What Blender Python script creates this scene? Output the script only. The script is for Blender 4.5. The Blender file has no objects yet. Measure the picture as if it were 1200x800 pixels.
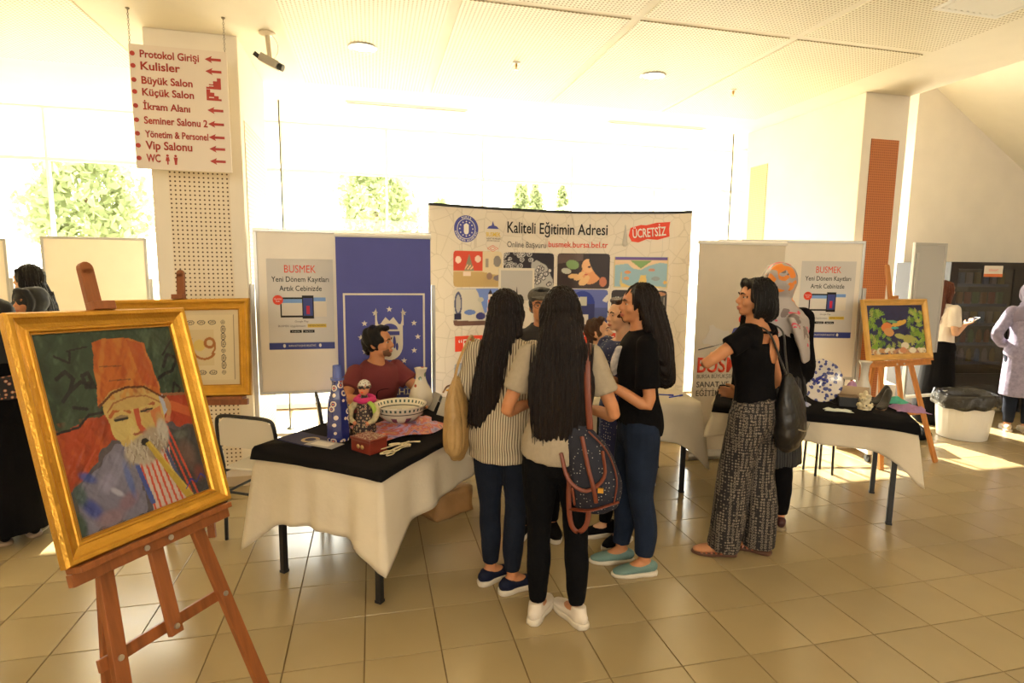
import bpy, bmesh, math, random
import numpy as np
from math import sin, cos, pi, radians, atan2, sqrt
from mathutils import Vector, Matrix
random.seed(7); rng = np.random.default_rng(7)
V = Vector
S = bpy.context.scene
COL = S.collection
# ---------------------------------------------------------------- camera
H = 1.692; PITCH = radians(7.205); ROLL = radians(.682); YAW = radians(13.62); FPX = 677.2
cam = bpy.data.cameras.new('camera'); cam.sensor_width = 36; cam.lens = FPX / 1200 * 36
cam.clip_start = .05; cam.clip_end = 300
cam_o = bpy.data.objects.new('camera', cam); COL.objects.link(cam_o)
cam_o.matrix_world = Matrix.Translation((0, 0, H)) @ Matrix.Rotation(-YAW, 4, 'Z') @ Matrix.Rotation(pi/2 - PITCH, 4, 'X') @ Matrix.Rotation(ROLL, 4, 'Z')
S.camera = cam_o
# ---------------------------------------------------------------- world, sun, lights, exposure
S.view_settings.view_transform = 'Standard'; S.view_settings.look = 'None'
S.view_settings.gamma = 1; S.view_settings.use_curve_mapping = False
S.view_settings.exposure = 0.45
w = bpy.data.worlds.new('world'); S.world = w; w.use_nodes = True
bg = w.node_tree.nodes['Background']; bg.inputs[0].default_value = (1, .955, .87, 1); bg.inputs[1].default_value = 9.5
sun = bpy.data.lights.new('sun', 'SUN'); sun.energy = 30; sun.angle = radians(.6); sun.color = (1, .9, .72)
so = bpy.data.objects.new('sun', sun); COL.objects.link(so)
SUND = V((.10*cos(radians(38.4)), -.995*cos(radians(38.4)), -sin(radians(38.4))))
so.rotation_euler = SUND.to_track_quat('-Z', 'Y').to_euler(); so.location = (0, 12, 12)
def area(name, loc, look, sx, sy, e, col, portal=False):
    l = bpy.data.lights.new(name, 'AREA'); l.shape = 'RECTANGLE'; l.size = sx; l.size_y = sy; l.energy = e; l.color = col
    o = bpy.data.objects.new(name, l); COL.objects.link(o); o.location = loc
    o.rotation_euler = (V(look) - V(loc)).to_track_quat('-Z', 'Y').to_euler()
    if portal: l.cycles.is_portal = True
    return o
area('window_portal', (1.2, 7.35, 1.5), (1.2, 0, 1.5), 16, 3.0, 1, (1, 1, 1), True)
area('hall_fill', (-1.0, -5.0, 2.3), (.8, 4, 1.0), 5, 1.8, 170, (1, .92, .78))  # added fill lamp behind the camera, not a fixture of the hall
area('side_hall_fill', (8.3, 1.0, 4.2), (6.4, 5.5, 1.2), 2, 2, 130, (1, .91, .75))  # unseen lamp added to brighten the right wall and vending corner

# ---------------------------------------------------------------- helpers
MT = {}
def mat(name, col, rough=.6, metal=0, spec=.5, var=0, vs=6, bump=0, bs=60, emit=0, coat=0, sheen=0, stretch=None):
    if name in MT: return MT[name]
    m = bpy.data.materials.new(name); m.use_nodes = True; nt = m.node_tree; N = nt.nodes; L = nt.links
    b = N['Principled BSDF']
    c = (*col, 1); b.inputs['Base Color'].default_value = c
    b.inputs['Roughness'].default_value = rough; b.inputs['Metallic'].default_value = metal
    b.inputs['Specular IOR Level'].default_value = spec
    b.inputs['Coat Weight'].default_value = coat
    if sheen: b.inputs['Sheen Weight'].default_value = sheen
    if emit:
        b.inputs['Emission Color'].default_value = c; b.inputs['Emission Strength'].default_value = emit
    tc = N.new('ShaderNodeTexCoord'); mp = N.new('ShaderNodeMapping'); L.new(tc.outputs['Object'], mp.inputs[0])
    if stretch: mp.inputs['Scale'].default_value = stretch
    n = N.new('ShaderNodeTexNoise'); n.inputs['Scale'].default_value = vs; n.inputs['Detail'].default_value = 4
    L.new(mp.outputs[0], n.inputs[0])
    r = N.new('ShaderNodeMapRange'); r.inputs[1].default_value = .3; r.inputs[2].default_value = .7
    r.inputs[3].default_value = 1 - var; r.inputs[4].default_value = 1 + var
    L.new(n.outputs[0], r.inputs[0])
    mx = N.new('ShaderNodeVectorMath'); mx.operation = 'SCALE'; mx.inputs[0].default_value = col; L.new(r.outputs[0], mx.inputs['Scale'])
    L.new(mx.outputs[0], b.inputs['Base Color'])
    if bump:
        n2 = N.new('ShaderNodeTexNoise'); n2.inputs['Scale'].default_value = bs; n2.inputs['Detail'].default_value = 3
        L.new(mp.outputs[0], n2.inputs[0])
        bp = N.new('ShaderNodeBump'); bp.inputs['Strength'].default_value = bump; bp.inputs['Distance'].default_value = .01
        L.new(n2.outputs[0], bp.inputs['Height']); L.new(bp.outputs[0], b.inputs['Normal'])
    m['base'] = mx.name
    MT[name] = m; return m
def nodes(m): return m.node_tree.nodes, m.node_tree.links, m.node_tree.nodes['Principled BSDF']
def M_(N, L, op, a, b=None, c=None):
    n = N.new('ShaderNodeMath'); n.operation = op
    for i, x in enumerate((a, b, c)):
        if x is None: continue
        if isinstance(x, (int, float)): n.inputs[i].default_value = x
        else: L.new(x, n.inputs[i])
    return n.outputs[0]
def mixc(N, L, f, a, b):
    n = N.new('ShaderNodeMix'); n.data_type = 'RGBA'
    for i, x in ((0, f), (6, a), (7, b)):
        if isinstance(x, tuple): n.inputs[i].default_value = (*x, 1) if len(x) == 3 else x
        elif isinstance(x, (int, float)): n.inputs[i].default_value = x
        else: L.new(x, n.inputs[i])
    return n.outputs[2]
def perf(name, col, hole, pitch, r, ax=(0, 1), rough=.6):
    """white board with rows of punched holes (object coordinates)"""
    m = mat(name, col, rough); N, L, b = nodes(m)
    tc = N.new('ShaderNodeTexCoord'); sp = N.new('ShaderNodeSeparateXYZ'); L.new(tc.outputs['Object'], sp.inputs[0])
    d = []
    for a in ax:
        v = M_(N, L, 'DIVIDE', sp.outputs[a], pitch); v = M_(N, L, 'FRACT', v); v = M_(N, L, 'SUBTRACT', v, .5)
        d.append(M_(N, L, 'MULTIPLY', v, v))
    q = M_(N, L, 'SQRT', M_(N, L, 'ADD', d[0], d[1]))
    f = M_(N, L, 'LESS_THAN', q, r / pitch)
    L.new(mixc(N, L, f, col, hole), b.inputs['Base Color'])
    return m
def attr_mat(name, rough=.5, coat=0, bump=0, spec=.4):
    m = bpy.data.materials.new(name); m.use_nodes = True; N, L, b = nodes(m)
    a = N.new('ShaderNodeAttribute'); a.attribute_name = 'Col'; L.new(a.outputs['Color'], b.inputs['Base Color'])
    b.inputs['Roughness'].default_value = rough; b.inputs['Coat Weight'].default_value = coat; b.inputs['Specular IOR Level'].default_value = spec
    if bump:
        n = N.new('ShaderNodeTexNoise'); n.inputs['Scale'].default_value = 70; t = N.new('ShaderNodeTexCoord'); L.new(t.outputs['Object'], n.inputs[0])
        p = N.new('ShaderNodeBump'); p.inputs['Strength'].default_value = bump; p.inputs['Distance'].default_value = .004
        L.new(n.outputs[0], p.inputs['Height']); L.new(p.outputs[0], b.inputs['Normal'])
    return m
def tag(o, label=None, cat=None, group=None, kind=None):
    for k, v in (('label', label), ('category', cat), ('group', group), ('kind', kind)):
        if v: o[k] = v
    return o
def empty(name, loc=(0, 0, 0), rz=0, label=None, cat=None, group=None):
    o = bpy.data.objects.new(name, None); COL.objects.link(o); o.location = loc; o.rotation_euler = (0, 0, rz); o.empty_display_size = .1
    return tag(o, label, cat, group)
def link(name, me, m=None, parent=None, smooth=False, kind=None):
    o = bpy.data.objects.new(name, me); COL.objects.link(o)
    if m: me.materials.append(m)
    if parent: o.parent = parent
    if smooth: me.shade_smooth()
    if kind: o['kind'] = kind
    return o
def obj(name, bm, m=None, parent=None, smooth=False, bevel=0, kind=None, seg=2):
    me = bpy.data.meshes.new(name); bmesh.ops.recalc_face_normals(bm, faces=bm.faces); bm.to_mesh(me); bm.free()
    o = link(name, me, m, parent, smooth, kind)
    if bevel:
        b = o.modifiers.new('bevel', 'BEVEL'); b.width = bevel; b.segments = seg; b.limit_method = 'ANGLE'
    return o
def copy_tree(o, parent=None):
    c = o.copy(); COL.objects.link(c)
    if parent: c.parent = parent
    for ch in o.children: copy_tree(ch, c)
    return c
def BM(): return bmesh.new()
def box(bm, lo, hi, mtx=None):
    lo, hi = V(lo), V(hi)
    m = Matrix.Translation((lo+hi)/2) @ Matrix.Diagonal((*(hi-lo), 1))
    if mtx: m = mtx @ m
    bmesh.ops.create_cube(bm, size=1, matrix=m); return bm
def frame_of(d, up=V((0, 0, 1))):
    d = V(d).normalized()
    s = d.cross(up)
    if s.length < 1e-4: s = d.cross(V((0, 1, 0)))
    s.normalize(); u = s.cross(d).normalized()
    return s, u
def bar(bm, a, b, wx, wy, up=V((0, 0, 1))):
    """rectangular bar from a to b"""
    a, b = V(a), V(b); s, u = frame_of(b-a, up); q = []
    for p in (a, b):
        q.append([bm.verts.new(p + s*i*wx/2 + u*j*wy/2) for i, j in ((-1, -1), (1, -1), (1, 1), (-1, 1))])
    for k in range(4): bm.faces.new((q[0][k], q[0][(k+1) % 4], q[1][(k+1) % 4], q[1][k]))
    bm.faces.new(q[0][::-1]); bm.faces.new(q[1]); return bm
def catmull(P, n):
    P = [np.array(p, float) for p in P]
    if n <= 1 or len(P) < 3: 
        if n <= 1: return P
    Q = [2*P[0]-P[1]] + P + [2*P[-1]-P[-2]]; out = []
    for i in range(1, len(Q)-2):
        a, b, c, d = Q[i-1], Q[i], Q[i+1], Q[i+2]
        for k in range(n):
            t = k/n
            out.append(.5*((2*b)+(-a+c)*t+(2*a-5*b+4*c-d)*t*t+(-a+3*b-3*c+d)*t**3))
    out.append(P[-1]); return out
def tube(bm, pts, rad, seg=12, n=1, side=None, ends='rr', closed=False):
    """loft along pts; rad item: r or (rx, ry), rx along side. ends r=round f=flat for start/end"""
    R = [(r, r) if isinstance(r, (int, float)) else tuple(r) for r in (rad if isinstance(rad, (list, tuple)) and len(rad) == len(pts) else [rad]*len(pts))]
    data = [list(p)+list(r) for p, r in zip(pts, R)]
    D = catmull(data, n) if n > 1 else [np.array(d, float) for d in data]
    P = [V(d[:3]) for d in D]; rr = [(max(d[3], 1e-4), max(d[4], 1e-4)) for d in D]
    rings = []; ps = None
    def ring(p, s, u, a, b): return [bm.verts.new(p + s*a*cos(2*pi*k/seg) + u*b*sin(2*pi*k/seg)) for k in range(seg)]
    for i, p in enumerate(P):
        d = (P[min(i+1, len(P)-1)] - P[max(i-1, 0)]).normalized()
        if side is not None: s = (V(side) - d*V(side).dot(d))
        elif ps is None: s = frame_of(d)[0]
        else: s = ps - d*ps.dot(d)
        s.normalize(); ps = s; u = d.cross(s).normalized()
        a, b = rr[i]
        if i == 0 and ends[0] == 'r':
            for t in (.35, .75): rings.append(ring(p - d*min(a, b)*cos(t*pi/2), s, u, a*sin(t*pi/2), b*sin(t*pi/2)))
        rings.append(ring(p, s, u, a, b))
        if i == len(P)-1 and ends[1] == 'r':
            for t in (.75, .35): rings.append(ring(p + d*min(a, b)*cos(t*pi/2), s, u, a*sin(t*pi/2), b*sin(t*pi/2)))
    for x, y in zip(rings, rings[1:]):
        for k in range(seg): bm.faces.new((x[k], x[(k+1) % seg], y[(k+1) % seg], y[k]))
    if closed:
        pass
    bm.faces.new(rings[0][::-1]); bm.faces.new(rings[-1]); return bm
def ell(bm, c, r, mtx=None, seg=18):
    m = Matrix.Translation(V(c)) @ (mtx.to_4x4() if mtx else Matrix()) @ Matrix.Diagonal((r[0], r[1], r[2], 1))
    bmesh.ops.create_uvsphere(bm, u_segments=seg, v_segments=seg*2//3, radius=1, matrix=m); return bm
def lathe(bm, prof, c=(0, 0, 0), seg=32):
    """profile (r, z) revolved"""
    c = V(c); rings = []
    for r, z in prof: rings.append([bm.verts.new(c + V((max(r, 1e-4)*cos(2*pi*k/seg), max(r, 1e-4)*sin(2*pi*k/seg), z))) for k in range(seg)])
    for x, y in zip(rings, rings[1:]):
        for k in range(seg): bm.faces.new((x[k], x[(k+1) % seg], y[(k+1) % seg], y[k]))
    return bm
def prism(bm, pts, y0, y1):
    """polygon in local XZ extruded from y0 to y1"""
    a = [bm.verts.new((x, y0, z)) for x, z in pts]; b = [bm.verts.new((x, y1, z)) for x, z in pts]; n = len(pts)
    bm.faces.new(a); bm.faces.new(b[::-1])
    for k in range(n): bm.faces.new((a[k], b[k], b[(k+1) % n], a[(k+1) % n]))
    return bm
def disc(c, r, n=24, ry=None, a0=0, a1=2*pi):
    ry = ry or r; return [(c[0]+r*cos(a0+(a1-a0)*k/n), c[1]+ry*sin(a0+(a1-a0)*k/n)) for k in range(n if a1-a0 > 6.28 else n+1)]
def ringprism(bm, c, r0, r1, y0, y1, n=32):
    A = []
    for r, y in ((r0, y0), (r1, y0), (r1, y1), (r0, y1)): A.append([bm.verts.new((c[0]+r*cos(2*pi*k/n), y, c[1]+r*sin(2*pi*k/n))) for k in range(n)])
    for i in range(4):
        x, y = A[i], A[(i+1) % 4]
        for k in range(n): bm.faces.new((x[k], x[(k+1) % n], y[(k+1) % n], y[k]))
    return bm
TXC = {}
def text(s, w, h, x, z, m, parent, name='lettering', y=-.001, align='L', bold=0, rot=0, shear=0, ext=.0006, zmode='B'):
    """text in local XZ plane facing -Y, fitted to width w and cap height h, left/centre at x, baseline z"""
    cu = bpy.data.curves.new('t', 'FONT'); cu.body = s; cu.size = 1; cu.extrude = 0; cu.offset = bold; cu.shear = shear; cu.resolution_u = 3
    o = bpy.data.objects.new('t', cu); COL.objects.link(o); dg = bpy.context.evaluated_depsgraph_get(); dg.update()
    me = bpy.data.meshes.new_from_object(o.evaluated_get(dg)); bpy.data.objects.remove(o)
    n = len(me.vertices); c = np.empty(n*3); me.vertices.foreach_get('co', c); c = c.reshape(-1, 3)
    x0, x1 = c[:, 0].min(), c[:, 0].max()
    if w: sx = w/(x1-x0)
    else: sx = h/.72
    X = (c[:, 0]-x0)*sx; Z = c[:, 1]*h/.72
    if align == 'C': X -= (x1-x0)*sx/2
    cr, sr = cos(rot), sin(rot)
    out = np.stack([x+X*cr-Z*sr, np.full(n, y), z+X*sr+Z*cr], 1)
    me.vertices.foreach_set('co', out.ravel()); me.update()
    o = link(name, me, m, parent)
    if ext:
        sd = o.modifiers.new('s', 'SOLIDIFY'); sd.thickness = ext; sd.offset = 0
    return o
class Cv:
    """a small painter: colours on a fine grid, laid down like paint or print"""
    def __init__(s, nx, ny, bgc):
        s.nx, s.ny = nx, ny; x = np.linspace(0, 1, nx); y = np.linspace(0, 1, ny); s.X, s.Y = np.meshgrid(x, y)
        s.C = np.ones((ny, nx, 3))*np.array(bgc); s.asp = nx/ny
    def noise(s, k, n=14, seed=0, st=(1, 1)):
        r = np.random.default_rng(seed); o = np.zeros_like(s.X)
        for i in range(n):
            a = r.uniform(0, 2*pi); f = k*r.uniform(.5, 2)
            o += np.sin(2*pi*f*(s.X*cos(a)*s.asp*st[0]+s.Y*sin(a)*st[1])+r.uniform(0, 7)+1.6*np.sin(2*pi*f*.6*(s.X*sin(a)+s.Y*cos(a))))
        return o/sqrt(n)
    def put(s, mk, c, al=1.):
        a = (mk*al)[..., None]; c = np.array(c, float); s.C = s.C*(1-a)+c*a
    def poly(s, pts, c, al=1., wob=0, seed=0):
        X, Y = s.X, s.Y
        if wob: X = X+wob*s.noise(5, 8, seed); Y = Y+wob*s.noise(5, 8, seed+1)
        ins = np.zeros(X.shape, bool); n = len(pts)
        for i in range(n):
            (x0, y0), (x1, y1) = pts[i], pts[(i+1) % n]
            if y0 == y1: continue
            ins ^= ((Y < y0) != (Y < y1)) & (X < (x1-x0)*(Y-y0)/(y1-y0)+x0)
        s.put(ins.astype(float), c, al); return ins
    def ell(s, cx, cy, rx, ry, c, al=1., rot=0, soft=0):
        dx, dy = s.X-cx, s.Y-cy; u = (dx*cos(rot)+dy*sin(rot))/rx; v = (-dx*sin(rot)+dy*cos(rot))/ry; q = np.sqrt(u*u+v*v)
        mk = (q < 1).astype(float) if not soft else np.clip((1-q)/soft, 0, 1); s.put(mk, c, al); return mk
    def line(s, pts, w, c, al=1.):
        mk = np.zeros_like(s.X)
        for (x0, y0), (x1, y1) in zip(pts, pts[1:]):
            dx, dy = x1-x0, y1-y0; t = np.clip(((s.X-x0)*dx+(s.Y-y0)*dy)/(dx*dx+dy*dy+1e-9), 0, 1)
            mk = np.maximum(mk, (np.hypot((s.X-x0-t*dx)*s.asp, s.Y-y0-t*dy) < w).astype(float))
        s.put(mk, c, al)
    def arc(s, cx, cy, r0, r1, a0, a1, c):
        q = np.hypot((s.X-cx)*s.asp, s.Y-cy); a = np.degrees(np.arctan2(s.Y-cy, (s.X-cx)*s.asp)) % 360
        a0 %= 360; a1 %= 360; ang = (a >= a0) & (a <= a1) if a0 < a1 else (a >= a0) | (a <= a1); s.put(((q > r0) & (q < r1) & ang).astype(float), c)
    def mesh(s, name, w, h, x0, z0, y, m, parent, map=None, relief=0):
        """surface of w x h whose lower left corner is x0, z0 in local XZ, facing -Y; Y of the canvas runs upwards"""
        nx, ny = s.nx, s.ny; P = np.stack([x0+s.X*w, np.full(s.X.shape, y)-relief*s.noise(18, 10, 3), z0+s.Y*h], -1).reshape(-1, 3)
        if map: P = map(P)
        i = np.arange((ny-1)*(nx-1)); r, c = divmod(i, nx-1); a = r*nx+c
        F = np.stack([a, a+1, a+nx+1, a+nx], 1)
        me = bpy.data.meshes.new(name); me.vertices.add(nx*ny); me.vertices.foreach_set('co', P.ravel())
        me.loops.add(F.size); me.loops.foreach_set('vertex_index', F.ravel().astype(np.int32))
        me.polygons.add(len(F)); me.polygons.foreach_set('loop_start', np.arange(0, F.size, 4, dtype=np.int32))
        me.update(calc_edges=True)
        at = me.color_attributes.new('Col', 'FLOAT_COLOR', 'POINT')
        at.data.foreach_set('color', np.concatenate([np.clip(s.C, 0, 1), np.ones(s.X.shape+(1,))], -1).ravel())
        me.validate(); return link(name, me, m, parent)
def sr(r, g, b):
    f = lambda v: ((v/255+.055)/1.055)**2.4 if v > 10 else v/255/12.92
    return (f(r), f(g), f(b))
def remesh(bm, voxel, smooth=2, fold=None, name='t'):
    """weld closed overlapping shells into one continuous skin"""
    me = bpy.data.meshes.new(name); bmesh.ops.recalc_face_normals(bm, faces=bm.faces); bm.to_mesh(me); bm.free()
    o = bpy.data.objects.new(name, me); COL.objects.link(o)
    m = o.modifiers.new('r', 'REMESH'); m.mode = 'VOXEL'; m.voxel_size = voxel
    if smooth:
        q = o.modifiers.new('s', 'SMOOTH'); q.factor = .5; q.iterations = smooth
    dg = bpy.context.evaluated_depsgraph_get(); dg.update()
    out = bpy.data.meshes.new_from_object(o.evaluated_get(dg)); bpy.data.objects.remove(o); bpy.data.meshes.remove(me)
    if fold:
        n = len(out.vertices); c = np.empty(n*3); out.vertices.foreach_get('co', c); c = c.reshape(-1, 3)
        nn = np.empty(n*3); out.vertices.foreach_get('normal', nn); nn = nn.reshape(-1, 3)
        c = c + nn*fold(c)[:, None]; out.vertices.foreach_set('co', c.ravel()); out.update()
    return out
def folds(amp, k=(14, 14, 5), n=10, seed=0, grow=None):
    r = np.random.default_rng(seed); K = r.normal(size=(n, 3))*np.array(k); ph = r.uniform(0, 7, n)
    def f(c):
        d = np.abs(np.sin(c@K.T*1.0+ph)).mean(1) - .6
        a = amp if grow is None else amp*grow(c)
        return d*a*3
    return f
# ---------------------------------------------------------------- setting materials
white_wall = mat('white_plaster', (.80, .73, .61), .75, var=.03, vs=3)
ceil_m = mat('ceiling_paint', (.84, .78, .64), .8, var=.015)
perf_ceil = perf('perforated_ceiling', (.84, .78, .62), (.40, .31, .17), .026, .0068)
perf_col = perf('perforated_column_board', (.76, .66, .50), (.10, .05, .02), .031, .0062, (0, 2))
perf_side = perf('perforated_column_side', (.80, .70, .56), (.62, .30, .16), .031, .008, (1, 2))
terra = perf('terracotta_acoustic_board', (.50, .17, .05), (.30, .085, .025), .022, .007, (0, 2))
beige_acou = perf('beige_acoustic_board', (.72, .46, .25), (.55, .3, .15), .022, .007, (1, 2))
frame_w = mat('white_aluminium', (.80, .78, .72), .35)
dark_m = mat('black_metal', (.006, .006, .007), .4, var=.1)
grey_m = mat('grey_aluminium', (.42, .42, .40), .35, .8)
grout = mat('tile_grout', (.16, .095, .035), .9, var=.15)
tile_m = mat('cream_floor_tile', (.36, .272, .140), .17, var=.05, vs=2.2, spec=.55)
N, L, b = nodes(tile_m)
oi = N.new('ShaderNodeObjectInfo'); mr = N.new('ShaderNodeMapRange'); mr.inputs[3].default_value = .93; mr.inputs[4].default_value = 1.06
L.new(oi.outputs['Random'], mr.inputs[0])
sc = N.new('ShaderNodeVectorMath'); sc.operation = 'SCALE'; L.new(N[tile_m['base']].outputs[0], sc.inputs[0]); L.new(mr.outputs[0], sc.inputs['Scale']); L.new(sc.outputs[0], b.inputs['Base Color'])
n3 = N.new('ShaderNodeTexNoise'); n3.inputs['Scale'].default_value = 5; tcx = N.new('ShaderNodeTexCoord'); L.new(tcx.outputs['Object'], n3.inputs[0])
mr2 = N.new('ShaderNodeMapRange'); mr2.inputs[3].default_value = .13; mr2.inputs[4].default_value = .30; L.new(n3.outputs[0], mr2.inputs[0]); L.new(mr2.outputs[0], b.inputs['Roughness'])

def struct(name, bm, m, parent=None, bevel=0):
    return obj(name, bm, m, parent, bevel=bevel, kind=None if parent else 'structure')
# floor: slab with individually laid tiles
T = 1/3; TX, TY = -.061, 2.39
floor = struct('floor', box(BM(), (-8.2, -5.6, -.06), (10.6, 7.3, -.006)), grout)
Rw = Matrix.Rotation(ROLL, 2)
camM = cam_o.matrix_world.inverted()
def px(p):
    q = camM @ V(p)
    if q.z > -.05: return None
    return 600 - FPX*q.x/q.z, 400 + FPX*q.y/q.z
tb = box(BM(), (-T/2+.0022, -T/2+.0022, -.009), (T/2-.0022, T/2-.0022, 0))
bmesh.ops.bevel(tb, geom=[e for e in tb.edges if all(v.co.z > -.001 for v in e.verts)], offset=.0015, segments=1, affect='EDGES')
tme = bpy.data.meshes.new('tile'); tb.to_mesh(tme); tb.free(); tme.materials.append(tile_m)
cells = []
for i in range(-24, 32):
    for j in range(-23, 15):
        cx, cy = TX+(i+.5)*T, TY+(j+.5)*T
        if not (-8 < cx < 10.4 and -5.4 < cy < 7.15): continue
        ps = [px((cx+a*T/2, cy+b_*T/2, 0)) for a, b_ in ((-1, -1), (1, -1), (1, 1), (-1, 1))]
        A = 0
        if all(ps):
            if any(-5 < p[0] < 1205 and p[1] < 805 for p in ps):
                A = abs(sum(ps[k][0]*ps[(k+1) % 4][1]-ps[(k+1) % 4][0]*ps[k][1] for k in range(4)))/2
        cells.append((A, cx, cy))
cells.sort(reverse=True)
rest = BM()
for k, (A, cx, cy) in enumerate(cells):
    if k < 300 and A > 60:
        o = bpy.data.objects.new('tile', tme); COL.objects.link(o); o.parent = floor; o.location = (cx, cy, random.uniform(-.0003, .0003))
    else: box(rest, (cx-T/2+.0022, cy-T/2+.0022, -.009), (cx+T/2-.0022, cy+T/2-.0022, 0))
obj('tile', rest, tile_m, floor, kind='stuff')
# ceiling
ZC = 3.30
ceiling = struct('ceiling', box(BM(), (-8.2, -5.6, ZC), (4.83, 7.3, ZC+.12)), ceil_m)
seams = [(-.585, .53), (.53, 1.69), (1.69, 2.88), (2.88, 4.03), (-2.95, -1.74), (-4.15, -2.95), (-5.35, -4.15), (-6.55, -5.35)]
for x0, x1 in seams:
    for y0, y1 in ((-2.35, -.35), (-.35, 1.65), (1.65, 3.65), (3.65, 5.65)):
        g = .032; obj('ceiling_panel', box(BM(), (x0+g, y0+g, ZC-.006), (x1-g, y1-g, ZC+.01)), perf_ceil, ceiling)
# slot diffusers set in the smooth margin
for k, (x0, x1) in enumerate(((-.22, .98), (2.55, 3.72))):
    t = empty('slot_diffuser', ((x0+x1)/2, 6.15, ZC), 0, ['long grey slot air diffuser in the ceiling above the left whiteboard', 'long grey slot air diffuser in the ceiling above the right end of the curved display'][k], 'air vent', 'slot diffusers along the window side of the ceiling')
    hw = (x1-x0)/2; b_ = BM(); box(b_, (-hw, -.035, -.012), (hw, -.022, .01)); box(b_, (-hw, .022, -.012), (hw, .035, .01)); box(b_, (-hw, -.03, -.012), (-hw+.012, .03, .01)); box(b_, (hw-.012, -.03, -.012), (hw, .03, .01)); obj('frame', b_, frame_w, t)
    obj('slot', box(BM(), (-hw+.012, -.022, -.004), (hw-.012, .022, .002)), mat('slot_dark', (.012, .01, .01), .8), t)
# square vent at the top right
t = empty('ceiling_vent', (3.60, 2.80, ZC), 0, 'black slatted air vent in the ceiling at the top edge of the view', 'air vent')
b_ = BM(); 
for s_ in (-1, 1): box(b_, (-.25, s_*.235-.015, -.014), (.25, s_*.235+.015, .0)); box(b_, (s_*.235-.015, -.22, -.014), (s_*.235+.015, .22, .0))
obj('frame', b_, frame_w, t); obj('backing', box(BM(), (-.22, -.22, -.003), (.22, .22, .0)), dark_m, t)
for k in range(9): bar(bb := BM(), (-.19+k*.0475, -.22, -.012), (-.19+k*.0475, .22, -.012), .026, .003, V((.5, 0, 1))); obj('slat', bb, frame_w, t)
# round downlights
glow = mat('lamp_diffuser', (1, .93, .8), .5, emit=3.0)
DL = [(-.036, 4.63), (2.30, 4.63), (-.036, .9), (2.3, .9), (-.036, -2.6), (2.3, -2.6)]
for k, (x, y) in enumerate(DL):
    lab = 'round recessed ceiling downlight above the left whiteboard' if k == 0 else 'round recessed ceiling downlight above the curved display, right of centre' if k == 1 else 'round recessed ceiling downlight behind the camera, %s' % ('', '', 'left of the near pair', 'right of the near pair', 'left of the far pair', 'right of the far pair')[k]
    t = empty('ceiling_light', (x, y, ZC-.006), 0, lab, 'ceiling light', 'round downlights in the perforated ceiling')
    b_ = lathe(BM(), [(.085, .004), (.085, -.006), (.098, -.010), (.108, -.004), (.108, .004)]); obj('trim_ring', b_, grey_m, t, True)
    b_ = BM(); bmesh.ops.create_circle(b_, cap_ends=True, radius=.085, segments=28, matrix=Matrix.Translation((0, 0, -.004))); obj('diffuser', b_, glow, t)
    if y < 2:
        l = bpy.data.lights.new('downlight', 'AREA'); l.shape = 'DISK'; l.size = .16; l.energy = 12; l.color = (1, .84, .6)
        lo = bpy.data.objects.new('downlight_lamp', l); COL.objects.link(lo); lo.parent = t; lo.location = (0, 0, -.02)
# sprinklers
def sprinkler(x, y, lab):
    t = empty('sprinkler', (x, y, ZC-.006), 0, lab, 'sprinkler')
    obj('escutcheon', lathe(BM(), [(.001, 0), (.03, 0), (.03, -.006), (.012, -.012), (.001, -.012)], seg=16), frame_w, t)
    obj('nozzle', lathe(BM(), [(.009, -.01), (.009, -.035), (.004, -.04), (.004, -.055), (.001, -.055)], seg=10), mat('brass', (.5, .33, .12), .35, .9), t)
    obj('deflector', lathe(BM(), [(.001, -.054), (.022, -.055), (.022, -.058), (.001, -.058)], seg=14), MT['brass'], t)
sprinkler(1.13, 4.634, 'small brass ceiling sprinkler left of the middle of the perforated ceiling')
sprinkler(3.16, 4.78, 'small brass ceiling sprinkler near the right column')
sprinkler(-2.48, 4.9, 'small ceiling sprinkler left of the hanging direction sign')
# smoke detector stubs
def column(name, x0, x1, y0, y1, parts, z1=ZC):
    c = struct(name, box(BM(), (x0, y0, 0), (x1, y1, z1)), white_wall, bevel=.006)
    for (nm, lo, hi, m) in parts: obj(nm, box(BM(), lo, hi), m, c)
    b_ = BM(); box(b_, (x0-.01, y0-.01, 0), (x1+.01, y0, .075)); box(b_, (x0-.01, y0, 0), (x0, y1, .075)); box(b_, (x1, y0, 0), (x1+.01, y1, .075))
    obj('skirting', b_, mat('skirting_tile', (.55, .43, .27), .3, var=.05), c); return c
column('trim_1', -1.50, -.90, 4.67, 5.70, [('perforated_board', (-1.39, 4.664, .12), (-.995, 4.67, 2.9), perf_col), ('perforated_board', (-.90, 4.78, .12), (-.894, 5.6, 2.75), perf_side)])
column('trim_2', 4.34, 4.83, 4.53, 6.22, [('acoustic_board', (4.435, 4.522, .2), (4.74, 4.53, 2.90), terra), ('acoustic_board', (4.332, 5.825, .3), (4.34, 6.12, 2.893), beige_acou)])
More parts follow.
